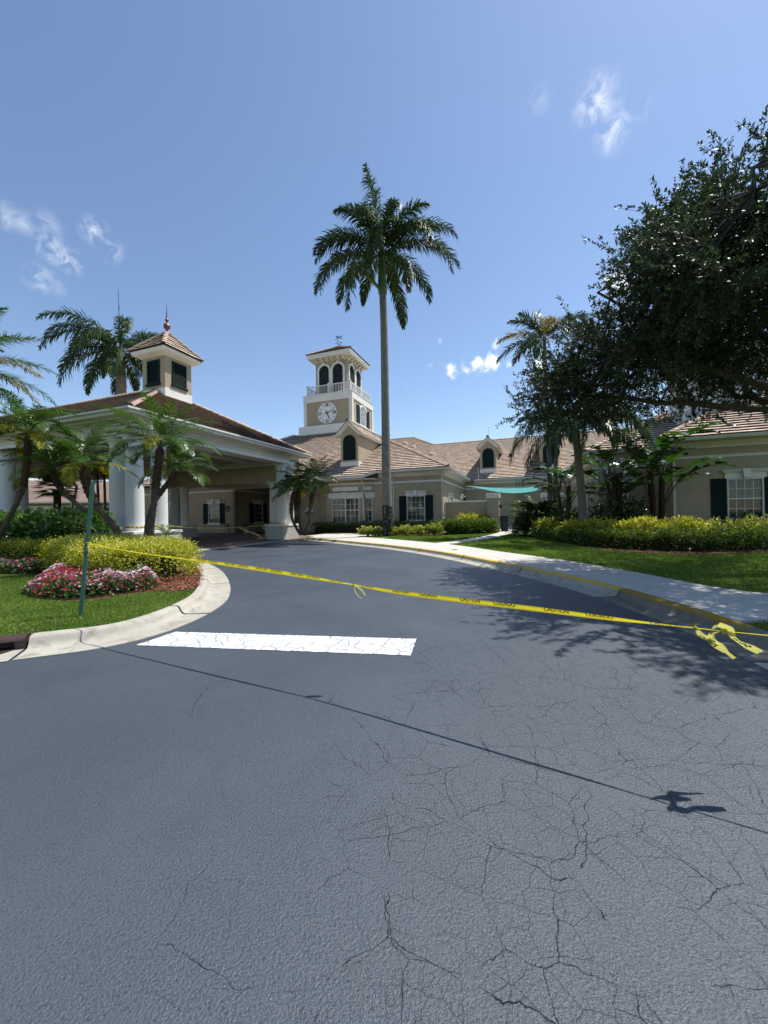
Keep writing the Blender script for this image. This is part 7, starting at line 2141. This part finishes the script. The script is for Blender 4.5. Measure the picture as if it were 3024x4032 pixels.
# --- grass and mulch
def scatter(poly, n, excl=()):
    poly = np.array([p[:2] for p in poly]); lo, hi = poly.min(0), poly.max(0)
    def inside(pl, p):
        c = np.zeros(len(p), bool); j = len(pl) - 1
        for i in range(len(pl)):
            xi, yi, xj, yj = *pl[i], *pl[j]
            c ^= ((yi > p[:, 1]) != (yj > p[:, 1])) & (p[:, 0] < (xj - xi) * (p[:, 1] - yi) / (yj - yi + 1e-12) + xi); j = i
        return c
    out = np.zeros((0, 2))
    for _ in range(60):
        p = lo + (hi - lo) * rng.random((n, 2)); k = inside(poly, p)
        for e in excl: k &= ~inside(np.array([q[:2] for q in e]), p)
        out = np.vstack([out, p[k]])
        if len(out) >= n: break
    return out[:n]
def grass(name, label, polys, h, w, excl=()):
    P = np.vstack([scatter(pl, n, excl) for pl, n in polys]); n = len(P)
    d = unit(np.c_[rng.normal(0, .75, (n, 2)), np.full(n, .9)])
    patch = .5 + .5 * np.sin(P[:, 0] * 2.1 + np.sin(P[:, 1] * 1.7)) * np.sin(P[:, 1] * 2.6 + 1)
    t = np.clip(rng.normal(.42, .2, n) + .30 * (patch - .5) + .4 * (rng.random(n) < .07), 0, 1)
    L = h * rng.uniform(.55, 1.25, n)
    o = leaves(name, np.c_[P, np.full(n, .115)], d, unit(np.c_[rng.normal(0, 1, (n, 2)), np.full(n, .3)]), L, w * rng.uniform(.7, 1.3, n), t, M_GRASS, None, fold=.0)
    return tag(o, label, 'grass', kind='stuff')
near_l = [tuple(p) for p in offset2(resample(LK, .25), .64)]
pl1 = [q for q in near_l if q[1] < 9.5 and q[0] > -7.5]
pl1 = pl1 + [(-5.2, 8.2), (-7.4, 9.2), (-9.0, 10.4), (-10.6, 10.7), (-12, 10.9), (-7.6, 2.9)]
grass('grass', 'short mown grass of the kerb island around the post', [(pl1, 110000)], .055, .0075, excl=(bed_l,))
wbx = [tuple(p) for p in wb_s]
ra = [(6.9, 5.95), (6.62, 5.98)] + [q for q in wbx if q[1] < 12.5] + [g2(2300, 2153), g2(2420, 2168), g2(2560, 2178), g2(2750, 2184), g2(3024, 2176), (13.5, 11.6), (10.5, 6.0)]
rbx = [q for q in wbx if 12.0 < q[1] < 23] + [(.4, 24.6), tuple(gp(1480, 2110, .12)[:2]), tuple(gp(1760, 2108, .12)[:2]), tuple(gp(1960, 2098, .12)[:2]), tuple(gp(2030, 2107, .12)[:2]), tuple(gp(2190, 2132, .12)[:2]), tuple(gp(2300, 2153, .12)[:2])]
ppoly = [tuple(p) for p in offset2(ph, .5)] + [tuple(p) for p in offset2(ph, -.5)[::-1]]
grass('grass', 'shaded lawn grass between the pavement and the right hedge', [(ra, 60000)], .07, .011, excl=(bed_r,))
grass('grass', 'sunlit lawn grass on both sides of the courtyard path', [(rbx, 60000)], .075, .016, excl=(bed_c, bed_r, ppoly))
grass('grass', 'grass corner beside the kerb at the far right edge', [([(4.5, 4.70), (5.6, 4.82), (7.5, 4.6), (7.5, 3.2), (4.35, 3.4)], 14000)], .06, .008)
mp = scatter([g2(560, 2336), g2(640, 2330), g2(735, 2327), g2(785, 2313), g2(800, 2280), g2(796, 2246), g2(775, 2218), (-6.0, 11.6), (-6.6, 9.0)], 5200)
n = len(mp)
o = leaves('mulch_chips', np.c_[mp, rng.uniform(.128, .155, n)], unit(np.c_[rng.normal(size=(n, 2)), rng.normal(0, .25, n)]), unit(np.c_[rng.normal(0, .35, (n, 2)), np.ones(n)]), rng.uniform(.03, .08, n), rng.uniform(.015, .03, n), np.clip(rng.normal(.55, .25, n), 0, 1), M_CHIP, None, fold=.2)
tag(o, 'red brown bark mulch chips at the kerb curve', 'mulch', kind='stuff')
mp = np.vstack([scatter(bed_r, 4500), scatter(bed_c, 3000)]); n = len(mp)
o = leaves('mulch_chips', np.c_[mp, rng.uniform(.13, .16, n)], unit(np.c_[rng.normal(size=(n, 2)), rng.normal(0, .25, n)]), unit(np.c_[rng.normal(0, .35, (n, 2)), np.ones(n)]), rng.uniform(.06, .14, n), rng.uniform(.03, .06, n), np.clip(rng.normal(.45, .25, n), 0, 1), M_CHIP, None, fold=.2)
tag(o, 'bark mulch under the hedges before the buildings', 'mulch', kind='stuff')

# fallen leaves and grit on the road and in the gutter
gl_ = resample(LK, .1); k_ = rng.integers(35, len(gl_) - 60, 46)
pa = gl_[k_] + rng.normal(0, .10, (46, 2)) + np.array([-.05, .12])
pb_ = np.c_[rng.uniform(-3, 3.4, 40), rng.uniform(3.2, 12, 40)]
lp_ = np.vstack([pa, pb_]); n = len(lp_)
o = leaves('fallen_leaves', np.c_[lp_, rng.uniform(.012, .024, n)], unit(np.c_[rng.normal(size=(n, 2)), rng.normal(0, .15, n)]), unit(np.c_[rng.normal(0, .3, (n, 2)), np.ones(n)]), rng.uniform(.012, .03, n), rng.uniform(.005, .011, n), np.clip(rng.normal(.4, .25, n), 0, 1), M_L_DRY, None, fold=.25)
tag(o, 'scattered dry leaves lying on the road and in the gutter', 'leaves', kind='stuff')
